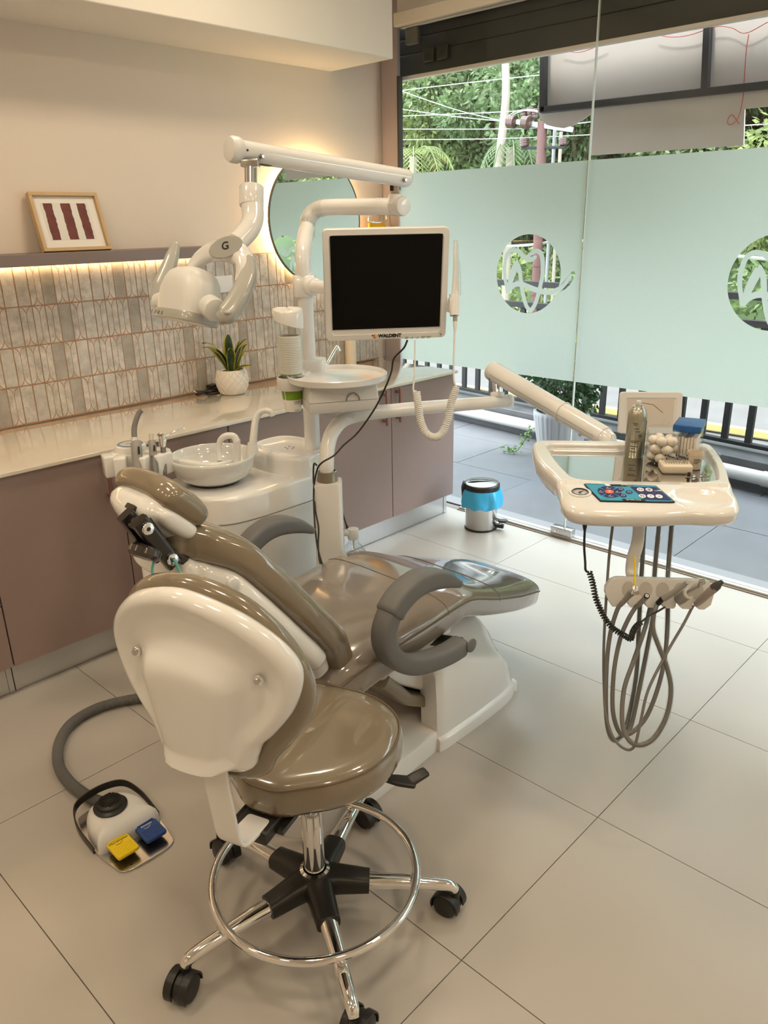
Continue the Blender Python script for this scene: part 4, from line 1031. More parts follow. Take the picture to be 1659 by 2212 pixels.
# raised cup platform
po2 = smooth_outline([(-0.10, 0.055), (0.0, 0.045), (0.10, 0.060), (0.145, 0.10), (0.150, 0.17), (0.135, 0.225), (0.085, 0.268), (0.0, 0.284), (-0.10, 0.278), (-0.155, 0.24), (-0.165, 0.17), (-0.15, 0.10)], 5)
PX, PY = UX - .008, UY + .165
mk('cup_platform', G().pad(po2, [(-0.012, 0.700), (-0.008, 0.709), (-0.002, 0.735), (0.0, 0.752), (0.003, 0.766), (0.010, 0.773), (0.020, 0.776), (0.030, 0.775), (0.038, 0.770), (0.046, 0.766), (0.09, 0.765)], (UX, UY, 0)), WHITE, un, ang=70)
for k in range(5):
    a = k * 2 * PI / 5; mk('drain_hole', G().cyl((PX + .016 * math.cos(a), PY + .016 * math.sin(a), 0.7645), (PX + .016 * math.cos(a), PY + .016 * math.sin(a), 0.7658), 0.0045, 12), GREYI, un)
cs_ = [(1.02, -1.751, 0.8083), (1.01, -1.729, 0.8713), (1.005, -1.714, 0.9087), (1.01, -1.699, 0.928), (1.028, -1.685, 0.9362), (1.046, -1.677, 0.931), (1.053, -1.677, 0.919)]
mk('cup_filler', G().tube(crom(cs_, 6), [0.0135, 0.012, 0.011, 0.010, 0.0095, 0.0095, 0.0095], 16), WHITE, un)
mk('filler_foot', G().lathe([(0.024, -0.02), (0.018, 0.012), (0.013, 0.03)], cs_[0], 24), WHITE, un)
# post column beside it
cb = V((1.288, -1.649, 0.7084)); 
mk('column', G().pad(rrect(-0.048, 0.048, -0.045, 0.045, 0.016, 5), [(0.0, 0.0), (0.0, cb.z + 0.012), (0.003, cb.z + 0.018), (0.012, cb.z + 0.020)], (cb.x, cb.y, 0), RT, FW), WHITE, un, ang=50)
mk('collar', G().lathe([(0.036, 0.0), (0.036, 0.004), (0.0325, 0.034), (0.028, 0.036)], (cb.x, cb.y, cb.z + 0.018), 32), BRONZE, un)
# light pole
pl0 = V((1.054, -1.504, 1.053))
mk('light_pole', G().tube(crom([(pl0.x, pl0.y, 0.60), (pl0.x, pl0.y, 0.80), (pl0.x, pl0.y, 1.05), (pl0.x, pl0.y, 1.30), (pl0.x, pl0.y, 1.44), V((0.9349, -1.375, 1.526)), V((0.9368, -1.364, 1.556)), V((0.9539, -1.349, 1.582)), V((0.9972, -1.34, 1.591)), V((1.163, -1.33, 1.589)), V((1.357, -1.352, 1.585))], 8), 0.0268, 28), WHITEP, un)
pe = V((1.37, -1.354, 1.585)); pd_ = (pe - V((1.163, -1.33, 1.589))).normalized()
mk('pole_cap', G().cyl(pe - pd_ * .04, pe + pd_ * .012, 0.0295, 32, bev=0.006), WHITE, un)
mk('lower_pole', G().cyl((pl0.x, pl0.y, 0.55), (pl0.x, pl0.y, 0.985), 0.0285, 28), WHITEP, un)
mk('plastic_wrap', G().tube([p + V((random.uniform(-.001, .001), random.uniform(-.001, .001), 0)) for p in crom([V((0.9429, -1.385, 1.49)), V((0.9349, -1.375, 1.526)), V((0.9368, -1.364, 1.556)), V((0.9539, -1.349, 1.582)), V((0.9972, -1.34, 1.591))], 5)], [0.0285 + random.uniform(-.0008, .0012) for k in range(21)], 20, caps=False), SLEEVE, un)

# ------------------------------------------------------------------ operating lamp
la = thing('operating_lamp', 'white operating lamp with two grey handles on a hinged overhead arm', 'dental lamp', pe)
j0 = V((1.344, -1.357, 1.614))
mk('pivot_collar', G().lathe([(0.026, -0.018), (0.021, -0.004), (0.020, 0.010), (0.0001, 0.010)], j0 + V((0, 0, -.004)), 28), WHITE, la)
mk('hinge_block', G().obox(V((1.336, -1.349, 1.645)), (RT, FW, UP), (0.0145, 0.0155, 0.021), 0.003), STEEL, la)
mk('hinge_slot', G().obox(V((1.341, -1.369, 1.644)), (RT, FW, UP), (0.0055, 0.003, 0.013)), BLACK, la)
a0, a1 = V((1.364, -1.333, 1.668)), V((1.308, -1.934, 1.725)); ad = (a1 - a0).normalized()
arm = mk('spring_arm', G().cyl(a0, a1, 0.0275, 40), WHITE, la)
mk('arm_end', G().sphere(a0, 0.0275, 28, 14), WHITE, la)
mk('arm_cap', G().cyl(a1 - ad * .012, a1 + ad * .028, 0.0335, 40, bev=0.012), WHITEM, la)
side = ad.cross(UP).normalized()
if side.dot(FW) > 0: side = -side
for t_ in (0.045, 0.93):
    c = a0.lerp(a1, t_ if t_ < .5 else 0.905)
    b_ = mk('arm_bolt', G().cyl(c + side * .026 - UP * .010, c + side * .032 - UP * .010, 0.0075, 6), BRONZE, arm)
    mk('bolt_pin', G().cyl(c + side * .032 - UP * .010, c + side * .036 - UP * .010, 0.0042, 12), STEEL, b_)
mk('arm_screw', G().cyl(a0.lerp(a1, .975) + side * .027, a0.lerp(a1, .975) + side * .029, 0.003, 10), BLACK, arm)
mk('arm_slot', G().sweep([a0.lerp(a1, .84) - UP * .0262, a0.lerp(a1, .90) - UP * .0262], 0.022, 0.004, L=side, e=3, n=16, rounds=2, endlen=.006), BLACK, arm)
h0, h1 = V((1.331, -1.911, 1.685)), V((1.344, -1.927, 1.629))
mk('hanger_block', G().obox(h0 + V((0, 0, .008)), (RT, FW, UP), (0.024, 0.018, 0.010), 0.003), STEEL, la)
mk('hanger_shaft', G().cyl(h0, h1 + V((0, 0, -.02)), 0.0172, 32), CHROME, la)
mk('hanger_sleeve', G().cyl((1.345, -1.923, 1.634), (1.357, -1.937, 1.585), 0.0325, 36, bev=0.002), WHITE, la)
mk('elbow', G().tube(crom([(1.357, -1.934, 1.592), (1.371, -1.946, 1.557), (1.38, -1.965, 1.532), (1.381, -1.989, 1.512), (1.381, -2.011, 1.496)], 6), [0.030, 0.0295, 0.029, 0.0285, 0.026], 32), WHITE, la)
# yoke: arch from the left handle over the top to the right handle
hub_ = V((1.378, -2.041, 1.473))
mk('yoke', G().sweep(crom([(1.236, -2.074, 1.416), (1.253, -2.056, 1.447), (1.287, -2.042, 1.468), (1.338, -2.033, 1.478), (1.398, -2.037, 1.473), (1.436, -2.038, 1.456), (1.458, -2.053, 1.429), (1.464, -2.071, 1.4)], 6), [0.04, 0.05, 0.058, 0.066, 0.068, 0.062, 0.052, 0.04], [0.026, 0.034, 0.042, 0.05, 0.05, 0.046, 0.04, 0.03], L=FW + UP * .5, e=2.4, n=28), WHITE, la, ang=70)
bdg = V((1.418, -2.075, 1.49)); bz_ = (V((3.155, -3.317, 1.9)) - bdg).normalized(); bx_ = UP.cross(bz_).normalized(); by_ = bz_.cross(bx_)
g = G(); disc(g, bdg + by_ * -.004, bx_ + by_ * .25, by_, 0.043, 0.006, 32, 0.026); lb = mk('badge', g, GREYL, la, bevel=0.002)
text('badge_letter', 'G', 0.026, bdg + by_ * -.002 - bx_ * .001, bx_ + by_ * .2, by_, BLACKI, lb, off=0.0065, font_w=0.0006)
rh = [(1.468, -2.037, 1.457), (1.482, -2.058, 1.419), (1.492, -2.09, 1.382), (1.494, -2.119, 1.35), (1.49, -2.141, 1.329), (1.482, -2.152, 1.321)]
mk('handle', G().sweep(crom(rh, 6), [0.024, 0.042, 0.050, 0.052, 0.050, 0.034], [0.022, 0.038, 0.044, 0.046, 0.046, 0.034], L=RT, e=2.6, n=28, rounds=3, endlen=0.010), GREYL, la, ang=70)
lh_ = [(1.137, -2.044, 1.488), (1.142, -2.062, 1.458), (1.145, -2.087, 1.417), (1.146, -2.112, 1.381), (1.149, -2.132, 1.351)]
mk('handle', G().sweep(crom(lh_, 6), [0.024, 0.036, 0.042, 0.044, 0.032], [0.022, 0.032, 0.038, 0.040, 0.030], L=RT, e=2.6, n=28, rounds=3, endlen=0.010), GREYL, la, ang=70)
# lamp head
hd = V((1.296, -2.113, 1.373)); ha = (V((1.439, -2.13, 1.346)) - V((1.165, -2.133, 1.349))).normalized()     # across the head
hu = (UP + RT * 0.42 + FW * 0.05); hu = (hu - ha * hu.dot(ha)).normalized(); hv = ha.cross(hu)
if hv.dot(FW) > 0: hv = -hv                     # towards the viewer
# dome body lofted from the rim upwards
def head_ring(h, w, d, dx=0.0, dv=0.0, e=3.0, n=36):
    out = []
    for k in range(n):
        a = 2 * PI * k / n; ca, sa = math.cos(a), math.sin(a)
        out.append(hd + ha * (dx + w * math.copysign(abs(ca) ** (2 / e), ca)) + hv * (dv + d * math.copysign(abs(sa) ** (2 / e), sa)) + hu * h)
    return out
R_ = [head_ring(-0.058, 0.086, 0.060, e=3.2), head_ring(-0.030, 0.087, 0.062, e=3.2), head_ring(0.0, 0.085, 0.062, e=3.2), head_ring(0.026, 0.080, 0.058, e=3), head_ring(0.046, 0.068, 0.050, e=2.8), head_ring(0.058, 0.050, 0.037, e=2.5), head_ring(0.064, 0.026, 0.019, e=2.2), head_ring(0.065, 0.004, 0.003, e=2)]
mk('lamp_head', G().rings(R_), WHITEM, la, ang=70)
R_ = [head_ring(-0.080, 0.082, 0.057, e=3.6), head_ring(-0.078, 0.088, 0.063, e=3.6), head_ring(-0.062, 0.0895, 0.0645, e=3.4), head_ring(-0.056, 0.087, 0.062, e=3.4)]
rim = mk('lamp_rim', G().rings(R_), GREYL, la, ang=50)
R_ = [head_ring(-0.0815, 0.070, 0.046, e=3), head_ring(-0.0795, 0.074, 0.05, e=3)]
mk('lens', G().rings(R_), LENS, la)
for k in range(4):
    c = hd + ha * (-.066 + .016 * k) + hv * 0.0648 + hu * -.069; mk('vent', G().sweep([c - hu * .005 - ha * .002, c + hu * .005 + ha * .002], 0.004, 0.002, L=ha, e=3, n=8), GREYP, rim)
for q, w_ in (((1.433, -2.139, 1.339), 0.030), ((1.174, -2.134, 1.344), 0.024)):
    d = (hd - V(q)).normalized()
    mk('pivot_joint', G().cyl(V(q) - d * .012, V(q) + d * .03, w_, 32, bev=0.005), WHITEM, la)
c = V((1.508, -2.15, 1.336)); mk('handle_button', G().sphere(c, (0.010, 0.010, 0.006), 16, 8), GREYL, la)

# ------------------------------------------------------------------ monitor
mo = thing('monitor', 'white square monitor with a black screen on an arm from the light pole', 'monitor', (1.515, -1.581, 1.364))
mc = V((1.521, -1.59, 1.364)); al = math.radians(7); mx = RT * math.cos(al) + FW * math.sin(al); fh = FW * math.cos(al) - RT * math.sin(al)
ti = math.radians(9); my = UP * math.cos(ti) - fh * math.sin(ti); mz = mx.cross(my)        # mz points at the viewer
MW, MH = 0.366, 0.322
hs = mk('housing', G().pad(rrect(-MW / 2, MW / 2, -MH / 2, MH / 2, 0.014, 5), [(0.05, -0.040), (0.035, -0.040), (0.006, -0.028), (0.0, -0.020), (0.0, -0.003), (0.002, 0.0), (0.017, 0.001), (0.018, -0.001), (0.03, -0.001)], mc, mx, my, mz), WHITEM, mo, ang=40)
mk('screen', G().obox(mc + my * 0.008 + mz * 0.0006, (mx, my, mz), (MW / 2 - 0.0205, MH / 2 - 0.0265, 0.0008)), SCREEN, mo)
text('maker_name', 'WALDENT', 0.0145, mc + mx * 0.010 + my * -(MH / 2 - .0115), mx, my, BLACKI, mo, off=0.0015, font_w=0.0007, align='CENTER', sx=1.0)
mk('lettering_plate', G(), BLACKI, mo) if False else None
for dx, dy, c in ((-.0430, .0025, NAVY), (-.0365, -.004, REDI), (-.0315, .002, GREENI), (-.0368, .003, ORANGE)):
    g = G(); q = mc + mx * dx + my * (-(MH / 2 - .0115) + dy) + mz * .0012; disc(g, q, mx, my, 0.0036, 0.0008, 3 if c is NAVY else 5); mk('emblem', g, c, mo, flat=True)
mk('power_led', G().cyl(mc + mx * (MW / 2 - .016) + my * -(MH / 2 - .010) + mz * 0, mc + mx * (MW / 2 - .016) + my * -(MH / 2 - .010) + mz * .0016, 0.003, 14), GREYP, mo)
for k in range(5): mk('button', G().obox(mc + mx * (0.062 + .017 * k) + my * -(MH / 2 + .001) + mz * -.010, (mx, my, mz), (0.005, 0.002, 0.004), 0.001), WHITEM, mo)
g = G()
for k, w_ in enumerate((.005, .0015, .0015, .006, .007)): g.obox(mc + mx * (0.062 + .017 * k) + my * -(MH / 2 - .005) + mz * .0012, (mx, my, mz), (w_, 0.0009, 0.0004))
mk('button_legend', g, GREYI, mo)
cl = V((pl0.x, pl0.y, V((0.9838, -1.423, 1.341)).z))
mk('clamp', G().pad(rrect(-.036, .036, -.036, .036, .016, 4), [(0.003, -0.036), (0, -0.032), (0, 0.032), (0.003, 0.036)], cl, RT, FW, UP), WHITE, mo)
am = (mc - mz * 0.05) ; dr_ = V((am.x - cl.x, am.y - cl.y, 0)).normalized()
mk('clamp_boss', G().cyl(cl + dr_ * .03, cl + dr_ * .062, 0.030, 28, bev=.004), WHITE, mo)
mk('mount_arm', G().tube(crom([cl + dr_ * .05, cl + dr_ * .16, V((am.x, am.y, cl.z)) - dr_ * .03, am], 6), 0.0215, 20), WHITEP, mo)
mk('mount_plate', G().obox(mc - mz * .046, (mx, my, mz), (0.05, 0.05, 0.008), .004), WHITEM, mo)

# intra-oral camera on the side of the monitor
ic = thing('intraoral_camera', 'white intraoral camera wand in a holder on the right side of the monitor', 'camera', (1.635, -1.412, 1.38))
mk('holder', G().sweep([(1.659, -1.444, 1.273), (1.652, -1.436, 1.302), (1.645, -1.428, 1.332)], [0.026, 0.030, 0.030], 0.024, L=RT, e=3, n=20), WHITEM, ic)
mk('holder_bracket', G().sweep([(1.642, -1.452, 1.303), (1.647, -1.441, 1.302)], 0.018, 0.040, L=FW, e=5, n=16), WHITEM, ic)
mk('wand', G().tube(crom([(1.648, -1.427, 1.328), (1.639, -1.415, 1.367), (1.629, -1.402, 1.412), (1.619, -1.392, 1.451), (1.611, -1.383, 1.481)], 5), [0.0115, 0.0105, 0.007, 0.0052, 0.0048], 16), WHITEM, ic)
mk('sleeve', G().tube([V(p) + RT * random.uniform(0, .002) for p in crom([(1.649, -1.424, 1.332), (1.641, -1.41, 1.373), (1.629, -1.399, 1.419), (1.619, -1.391, 1.451), (1.611, -1.382, 1.483)], 4)], [0.0125 + random.uniform(-.001, .001) - .0004 * k for k in range(17)], 12), SLEEVE, ic)
pg_ = mk('plug', G().cyl((1.661, -1.442, 1.273), (1.665, -1.447, 1.256), 0.0065, 14), GREYP, ic)
mk('strain_relief', G().tube([(1.665, -1.447, 1.256), (1.668, -1.45, 1.245), (1.672, -1.456, 1.227)], [0.0068, 0.006, 0.003], 12), WHITEM, pg_)
w0 = crom([(1.671, -1.455, 1.229), (1.679, -1.467, 1.192), (1.692, -1.485, 1.133), (1.702, -1.495, 1.094), (1.713, -1.496, 1.071)], 6)
mk('lead', G().tube(w0, 0.0027, 8), WHITEM, ic)
coil = crom([(1.713, -1.496, 1.071), (1.712, -1.519, 1.03), (1.716, -1.538, 0.9845), (1.713, -1.562, 0.9459), (1.699, -1.581, 0.9334), (1.677, -1.595, 0.9468), (1.657, -1.596, 0.9822), (1.642, -1.589, 1.025), (1.629, -1.582, 1.063)], 60)
def coiled(P, r, rw, turns, n=8, per=14):
    N = turns * per; F = frames(P); out = []
    for i in range(N + 1):
        u = i / N * (len(P) - 1); k = min(int(u), len(P) - 2); p = P[k].lerp(P[k + 1], u - k); x, y, t = F[k]
        a = 2 * PI * i / per; out.append(p + x * r * math.cos(a) + y * r * math.sin(a))
    return G().tube(out, rw, n)
mk('coiled_cable', coiled(coil, 0.0095, 0.0029, 64, 6, 12), WHITEM, ic)
mk('lead', G().tube(crom([(1.629, -1.582, 1.063), (1.621, -1.587, 1.068), (1.615, -1.577, 1.097), (1.605, -1.561, 1.149), (1.591, -1.544, 1.207)], 6), 0.0027, 8), WHITEM, ic)
# black cables
bk = mk('monitor_cable', G().tube(crom([(1.581, -1.567, 1.209), (1.572, -1.574, 1.185), (1.537, -1.58, 1.151), (1.513, -1.565, 1.111), (1.478, -1.546, 1.069), (1.437, -1.547, 0.9997), (1.397, -1.557, 0.9394), (1.367, -1.583, 0.8883), (1.345, -1.622, 0.8549), (1.33, -1.652, 0.8241), (1.306, -1.686, 0.8021), (1.286, -1.693, 0.7708), (1.286, -1.71, 0.7074), (1.316, -1.739, 0.6244), (1.343, -1.759, 0.5635), (1.37, -1.772, 0.5172), (1.397, -1.779, 0.4812)], 6), 0.003, 8), BLACK, loc=(1.367, -1.583, 0.8883)); tag(bk, 'black cable hanging from the monitor down to the unit column', 'cable')
bk2 = mk('power_lead', G().tube(crom([(1.267, -1.675, 0.7836), (1.245, -1.668, 0.7809), (1.257, -1.684, 0.727), (1.297, -1.717, 0.6462), (1.333, -1.738, 0.5955), (1.353, -1.761, 0.5419), (1.385, -1.783, 0.4956), (1.41, -1.778, 0.488), (1.423, -1.765, 0.4877)], 6), 0.003, 8), BLACK, loc=(1.297, -1.717, 0.6462)); tag(bk2, 'second thin black lead tangled along the unit column', 'cable')
bk3 = thing('charger_lead', 'black barrel plug lead hanging beside the glass suction bottle', 'cable', (1.28, -1.562, 0.5468))
mk('lead', G().tube(crom([(1.321, -1.62, 0.6166), (1.302, -1.594, 0.5876), (1.282, -1.564, 0.5392)], 6), 0.003, 8), BLACK, bk3)
mk('barrel_plug', G().tube([(1.281, -1.563, 0.5422), (1.288, -1.564, 0.5284), (1.297, -1.566, 0.5069)], [0.003, 0.0055, 0.0045], 12), BLACK, bk3)

# suction bottle on the column
sb = thing('suction_bottle', 'clear round glass bottle with a white cap beside the unit column', 'bottle', (1.319, -1.567, 0.4352))
sbc = V((1.314, -1.563, 0.4506))
mk('bottle', G().lathe([(0.0001, -0.075), (0.040, -0.075), (0.044, -0.068), (0.045, -0.02), (0.042, 0.0), (0.030, 0.018), (0.018, 0.032), (0.016, 0.050), (0.0001, 0.052)], sbc, 36), glass_mat('bottle_glass', (0.94, 0.96, 0.955), 1.4, 0.01), sb)
mk('cap', G().cyl(sbc + V((0, 0, .046)), sbc + V((0, 0, .085)), 0.020, 28, bev=.003), WHITEM, sb)
mk('bracket', G().sweep([sbc + V((0, 0, .070)) - RT * .045, sbc + V((0, 0, .070)) - RT * .01], 0.02, 0.03, L=UP, e=4, n=16), WHITEM, sb)
mk('dip_tube', G().tube([sbc + V((0, 0, .05)), sbc + V((.004, 0, 0)), sbc + V((.008, 0, -.06))], 0.003, 8), WHITEM, sb)

# round tray with its tissue drawer, fixed to the pole
rt = thing('round_tray', 'round white utility tray with a tissue drawer fixed round the light pole', 'tray', (1.241, -1.527, 1.061))
tcn = V((1.248, -1.549, 1.062)); 
mk('tray_dish', G().lathe([(0.0001, 0.0), (0.163, 0.0), (0.166, 0.003), (0.167, 0.020), (0.164, 0.022), (0.162, 0.019), (0.160, 0.007), (0.0001, 0.006)], tcn + V((0, 0, -.012)), 72), WHITE, rt, ang=40)
mk('tray_clamp', G().pad(rrect(-0.05, 0.052, -0.05, 0.05, 0.03, 5), [(0.002, 0.0), (0, 0.002), (0, 0.036), (0.003, 0.040), (0.02, 0.041)], V((pl0.x, pl0.y, tcn.z - .008)) + RT * .012 - FW * .012, RT, FW, UP), WHITE, rt)
dc = tcn + V((0, 0, -0.055)) + RT * 0.005 - FW * .02
ex_ = RT * math.cos(.28) + FW * math.sin(.28); ey_ = UP.cross(ex_)
mk('drawer_upper', G().pad(rrect(-0.118, 0.118, -0.085, 0.085, 0.008, 3), [(0.010, 0.043), (0.006, 0.04), (0.002, -0.010)], dc, ex_, ey_, UP), WHITEM, rt)
dl = mk('drawer_lower', G().pad(rrect(-0.118, 0.118, -0.085, 0.085, 0.008, 3), [(0.002, -0.0115), (0.002, -0.042), (0.005, -0.046), (0.02, -0.046)], dc, ex_, ey_, UP), WHITEM, rt)
mk('finger_notch', G().tube([dc + ex_ * (0.028 + .022 * math.cos(a)) - ey_ * .0845 + UP * (-.011 + .026 * math.sin(a)) for a in [PI * k / 12 for k in range(13)]], 0.0022, 8), GREYP, dl)
mk('torn_wrap', G().sweep(crom([(1.26, -1.625, 0.9498), (1.306, -1.626, 0.949), (1.347, -1.613, 0.9558), (1.377, -1.6, 0.9519)], 5), [0.02, 0.03, 0.02, 0.03], 0.004, L=FW + UP * .3, e=2, n=12), SLEEVE, rt)

# cup dispenser
cd = thing('cup_dispenser', 'clear tube cup dispenser with white cap hanging on the light pole', 'cup dispenser', (1.118, -1.634, 1.14))
cc_ = V((1.136, -1.653, 1.07)); 
cz = lambda v: V((1.119, -1.633, 1.14)).z + (760 - v) * 0.001466
ztop, zmid, zb1, zb2, zcap = V((1.095, -1.605, 1.238)).z, V((1.135, -1.652, 1.073)).z, V((1.139, -1.653, 1.064)).z, V((1.148, -1.662, 1.03)).z, V((1.087, -1.595, 1.274)).z
cx_ = lambda z: V((cc_.x, cc_.y, z))
mk('clear_tube', G().lathe([(0.0455, 0), (0.0455, ztop - zmid + .03), (0.0445, ztop - zmid + .03), (0.0445, 0), (0.0455, 0)], cx_(zmid), 40), ACRYL, cd)
g = G(); R_ = []
for r, zt in ((0.047, 0), (0.0495, 0.001), (0.0495, None), (0.046, None), (0.030, None), (0.002, None)):
    pass
n = 40
def capring(r, f):
    out = []
    for k in range(n):
        a = 2 * PI * k / n; d = RT * math.cos(a) + FW * math.sin(a)
        sl_ = -0.016 * math.cos(a) * (1 - f) + 0.004 * f * math.cos(a * 2)
        out.append(cx_(ztop - .004 + (zcap - ztop + .012) * f + sl_) + d * r)
    return out
mk('cap', G().rings([capring(0.0475, 0), capring(0.0495, 0.02), capring(0.0495, 0.86), capring(0.046, 0.96), capring(0.034, 1.02), capring(0.004, 1.05)]), WHITE, cd, ang=50)
mk('base_ring', G().lathe([(0.030, zb2 - .012), (0.047, zb2 - .010), (0.0495, zb2 - .006), (0.0495, zb1 - .006), (0.047, zb1 - .002), (0.044, zb1 - .002), (0.044, zb1 - .01), (0.030, zb2 - .008)], (cc_.x, cc_.y, 0), 40), WHITE, cd, ang=40)
mk('mount', G().sweep([cx_(zb1 - .018) + RT * .03, V((pl0.x, pl0.y, zb1 - .018))], 0.04, 0.03, L=FW, e=5, n=16), WHITE, cd)
# the cups, one inside the other, and the one hanging out below
def cup(z, rim_r, label, hang=False):
    t = thing('paper_cup', label, 'cup', cx_(z), None if hang else 'paper cups stacked in the dispenser')
    if hang:
        mk('cup_wall', G().lathe([(0.0001, -0.074), (0.0265, -0.074), (0.027, -0.075), (0.036, -0.002), (0.0345, -0.002), (0.026, -0.072), (0.0001, -0.072)], cx_(z), 36), CUPP, t)
        for a0_, a1_ in ((-2.95, -2.32), (-2.18, -0.10), (0.05, 1.3), (1.45, 2.9)):
            R_ = [[cx_(z) + (RT * math.cos(a) + FW * math.sin(a)) * (0.0273 + (zz + .075) * .1233 + .0004) + UP * zz for zz in (-0.034, -0.004)] for a in [a0_ + (a1_ - a0_) * k / 10 for k in range(11)]]
            g = G(); g.rings(R_, False, False, wrap=False); mk('green_band', g, GREENB, t)
        g = G()
        for k, (a0_, w_, zz) in enumerate(((-1.35, .75, -.040), (-1.25, .55, -.046), (-1.25, .6, -.070))):
            nb = int(w_ / .07)
            for i in range(nb):
                a = a0_ + w_ * i / nb; d = RT * math.cos(a) + FW * math.sin(a); g.obox(cx_(z) + d * (0.0273 + (zz + .075) * .1233 + .0003) + UP * zz, (V((-d.y, d.x, 0)), d, UP), (0.0008, 0.0003, 0.0012))
        mk('small_print', g, GREYI, t)
    else:
        mk('rim', G().lathe([(rim_r - .003, -0.0022), (rim_r, -0.0025), (rim_r + .0006, 0), (rim_r, 0.0022), (rim_r - .003, 0.0020)], cx_(z), 28), CUPP, t)
        mk('cup_wall', G().lathe([(rim_r - .003, -.002), (rim_r - .0012, -.0070), (rim_r - .004, -.0070)], cx_(z), 24), CUPG, t)
    return t
zt0 = V((1.106, -1.618, 1.195)).z; zt1 = zmid + .004
for k in range(22):
    z = zt1 + (zt0 - zt1) * k / 21
    cup(z, 0.0375, 'paper cup in the stack inside the clear dispenser tube')
mk('cup_inside', G().lathe([(0.0001, -.03), (0.030, -.03), (0.0365, .001)], cx_(zt0), 28), CUPP, [o for o in COL.objects if o.name.startswith('paper_cup')][-1])
cup(zb2 - .008, 0.036, 'paper cup with green band hanging below the dispenser', True)

# ------------------------------------------------------------------ assistant's instrument holder on the left of the bowl
AH = V((0.8433, -2.088, 0.829)); ah = thing('assistant_holder', 'white instrument holder with round lid beside the spittoon bowl', 'instrument holder', AH)
zt_ = AH.z; a_x = RT; a_y = FW
def ap(u, v, D=2.58): pass
hb = V((AH.x, AH.y, 0))
# curved block with slots: separate fingers round a core
core = smooth_outline([(-0.095, -0.015), (-0.085, 0.04), (-0.03, 0.075), (0.05, 0.075), (0.095, 0.055), (0.100, 0.02), (0.06, -0.005), (0.0, -0.02), (-0.05, -0.03)], 5)
mk('holder_core', G().pad(core, [(0.004, -0.058), (0, -0.054), (0, 0.004), (0.003, 0.010), (0.01, 0.012)], AH, a_x, a_y, UP), WHITE, ah, ang=50)
for c, w, d, yaw in (((-0.090, -0.022), 0.018, 0.03, 0.5), ((-0.042, -0.042), 0.020, 0.028, 0.15), ((0.030, -0.038), 0.022, 0.028, -0.25), ((0.083, -0.012), 0.019, 0.034, -0.6)):
    M_ = Matrix.Rotation(yaw, 3, 'Z')
    mk('holder_finger', G().obox(AH + a_x * c[0] + a_y * c[1] + UP * -.024, (M_ @ a_x, M_ @ a_y, UP), (w, d, 0.036), 0.006), WHITE, ah)
ld_ = AH + a_x * -.028 + a_y * .03 + UP * .010
dl_ = mk('round_lid', G().lathe([(0.052, 0.0), (0.052, 0.010), (0.049, 0.020), (0.044, 0.023), (0.0001, 0.024)], ld_, 44), WHITE, ah, ang=40)
mk('lid_ring', G().lathe([(0.036, 0.0236), (0.042, 0.0236), (0.042, 0.0246), (0.036, 0.0246)], ld_, 44), mat('pale_blue_print', (0.16, 0.26, 0.42), 0.4), dl_)
mk('lid_window', G().lathe([(0.0001, 0.0242), (0.033, 0.0242), (0.033, 0.0248), (0.0001, 0.0248)], ld_, 32), mat('silver_label', (0.55, 0.54, 0.52), 0.2), dl_)
g = G()
for k in range(4):
    for i in range(6): g.obox(ld_ + a_x * (-.013 + .005 * i) + a_y * (.006 - .005 * k) + UP * .0250, (a_x, a_y, UP), (0.0016, 0.0009, 0.0002))
mk('lid_print', g, GREYI, dl_)
mk('holder_arm', G().sweep(crom([AH + UP * -.03 + a_y * .05, AH + UP * -.04 + a_y * .06 + a_x * .10, V((UX - .02, UY - .18, AH.z - .06)), V((UX, UY - .1, AH.z - .06))], 5), 0.03, 0.03, L=UP, e=5, n=16), WHITEM, ah)
hpq = V((0.9818, -2.177, 0.5715))
mk('holder_post', G().cyl((hpq.x, hpq.y, 0.0), (hpq.x, hpq.y, .74), 0.019, 24), WHITEP, ah)
mk('post_foot', G().cyl((hpq.x, hpq.y, 0.0), (hpq.x, hpq.y, .02), 0.045, 28, bev=.004), WHITEP, ah)
# suction handpieces
hv_ = thing('suction_handpiece', 'grey suction handpiece with bent tip standing in the white holder', 'handpiece', (0.887, -2.113, 0.8428))
mk('handle', G().tube([(0.9015, -2.123, 0.7962), (0.8881, -2.112, 0.8428), (0.8767, -2.104, 0.8808), (0.8733, -2.103, 0.8879)], [0.0175, 0.0175, 0.017, 0.013], 28), GREYP, hv_)
mk('tip', G().tube(crom([(0.8708, -2.105, 0.8894), (0.8627, -2.097, 0.9204), (0.8598, -2.089, 0.9414), (0.861, -2.072, 0.9722), (0.8651, -2.063, 0.9819)], 5), [0.009, 0.0088, 0.0085, 0.0082, 0.0085], 20), mat('suction_tip', (0.20, 0.19, 0.18), 0.4), hv_)
mk('tip_collar', G().tube([(0.8711, -2.105, 0.888), (0.8684, -2.102, 0.8992)], 0.0115, 20), WHITEM, hv_)
mk('slider', G().sweep([(0.9015, -2.11, 0.8742), (0.9074, -2.114, 0.8546)], 0.006, 0.004, L=RT, e=3, n=12, rounds=2, endlen=.003), BLACK, hv_)
mk('hose', G().tube(crom([(0.9015, -2.123, 0.7962), (0.9084, -2.129, 0.7723), (0.8937, -2.122, 0.7275), (0.8906, -2.117, 0.6277)], 5), 0.010, 14), GREYHOSE, hv_)
sv = thing('saliva_ejector', 'short grey saliva ejector handpiece in the middle slot of the holder', 'handpiece', (0.9006, -2.059, 0.8647))
mk('handle', G().tube([(0.9086, -2.066, 0.8363), (0.903, -2.062, 0.8548), (0.8953, -2.058, 0.8775), (0.8925, -2.057, 0.8847)], [0.0125, 0.0125, 0.0125, 0.009], 24), GREYP, sv)
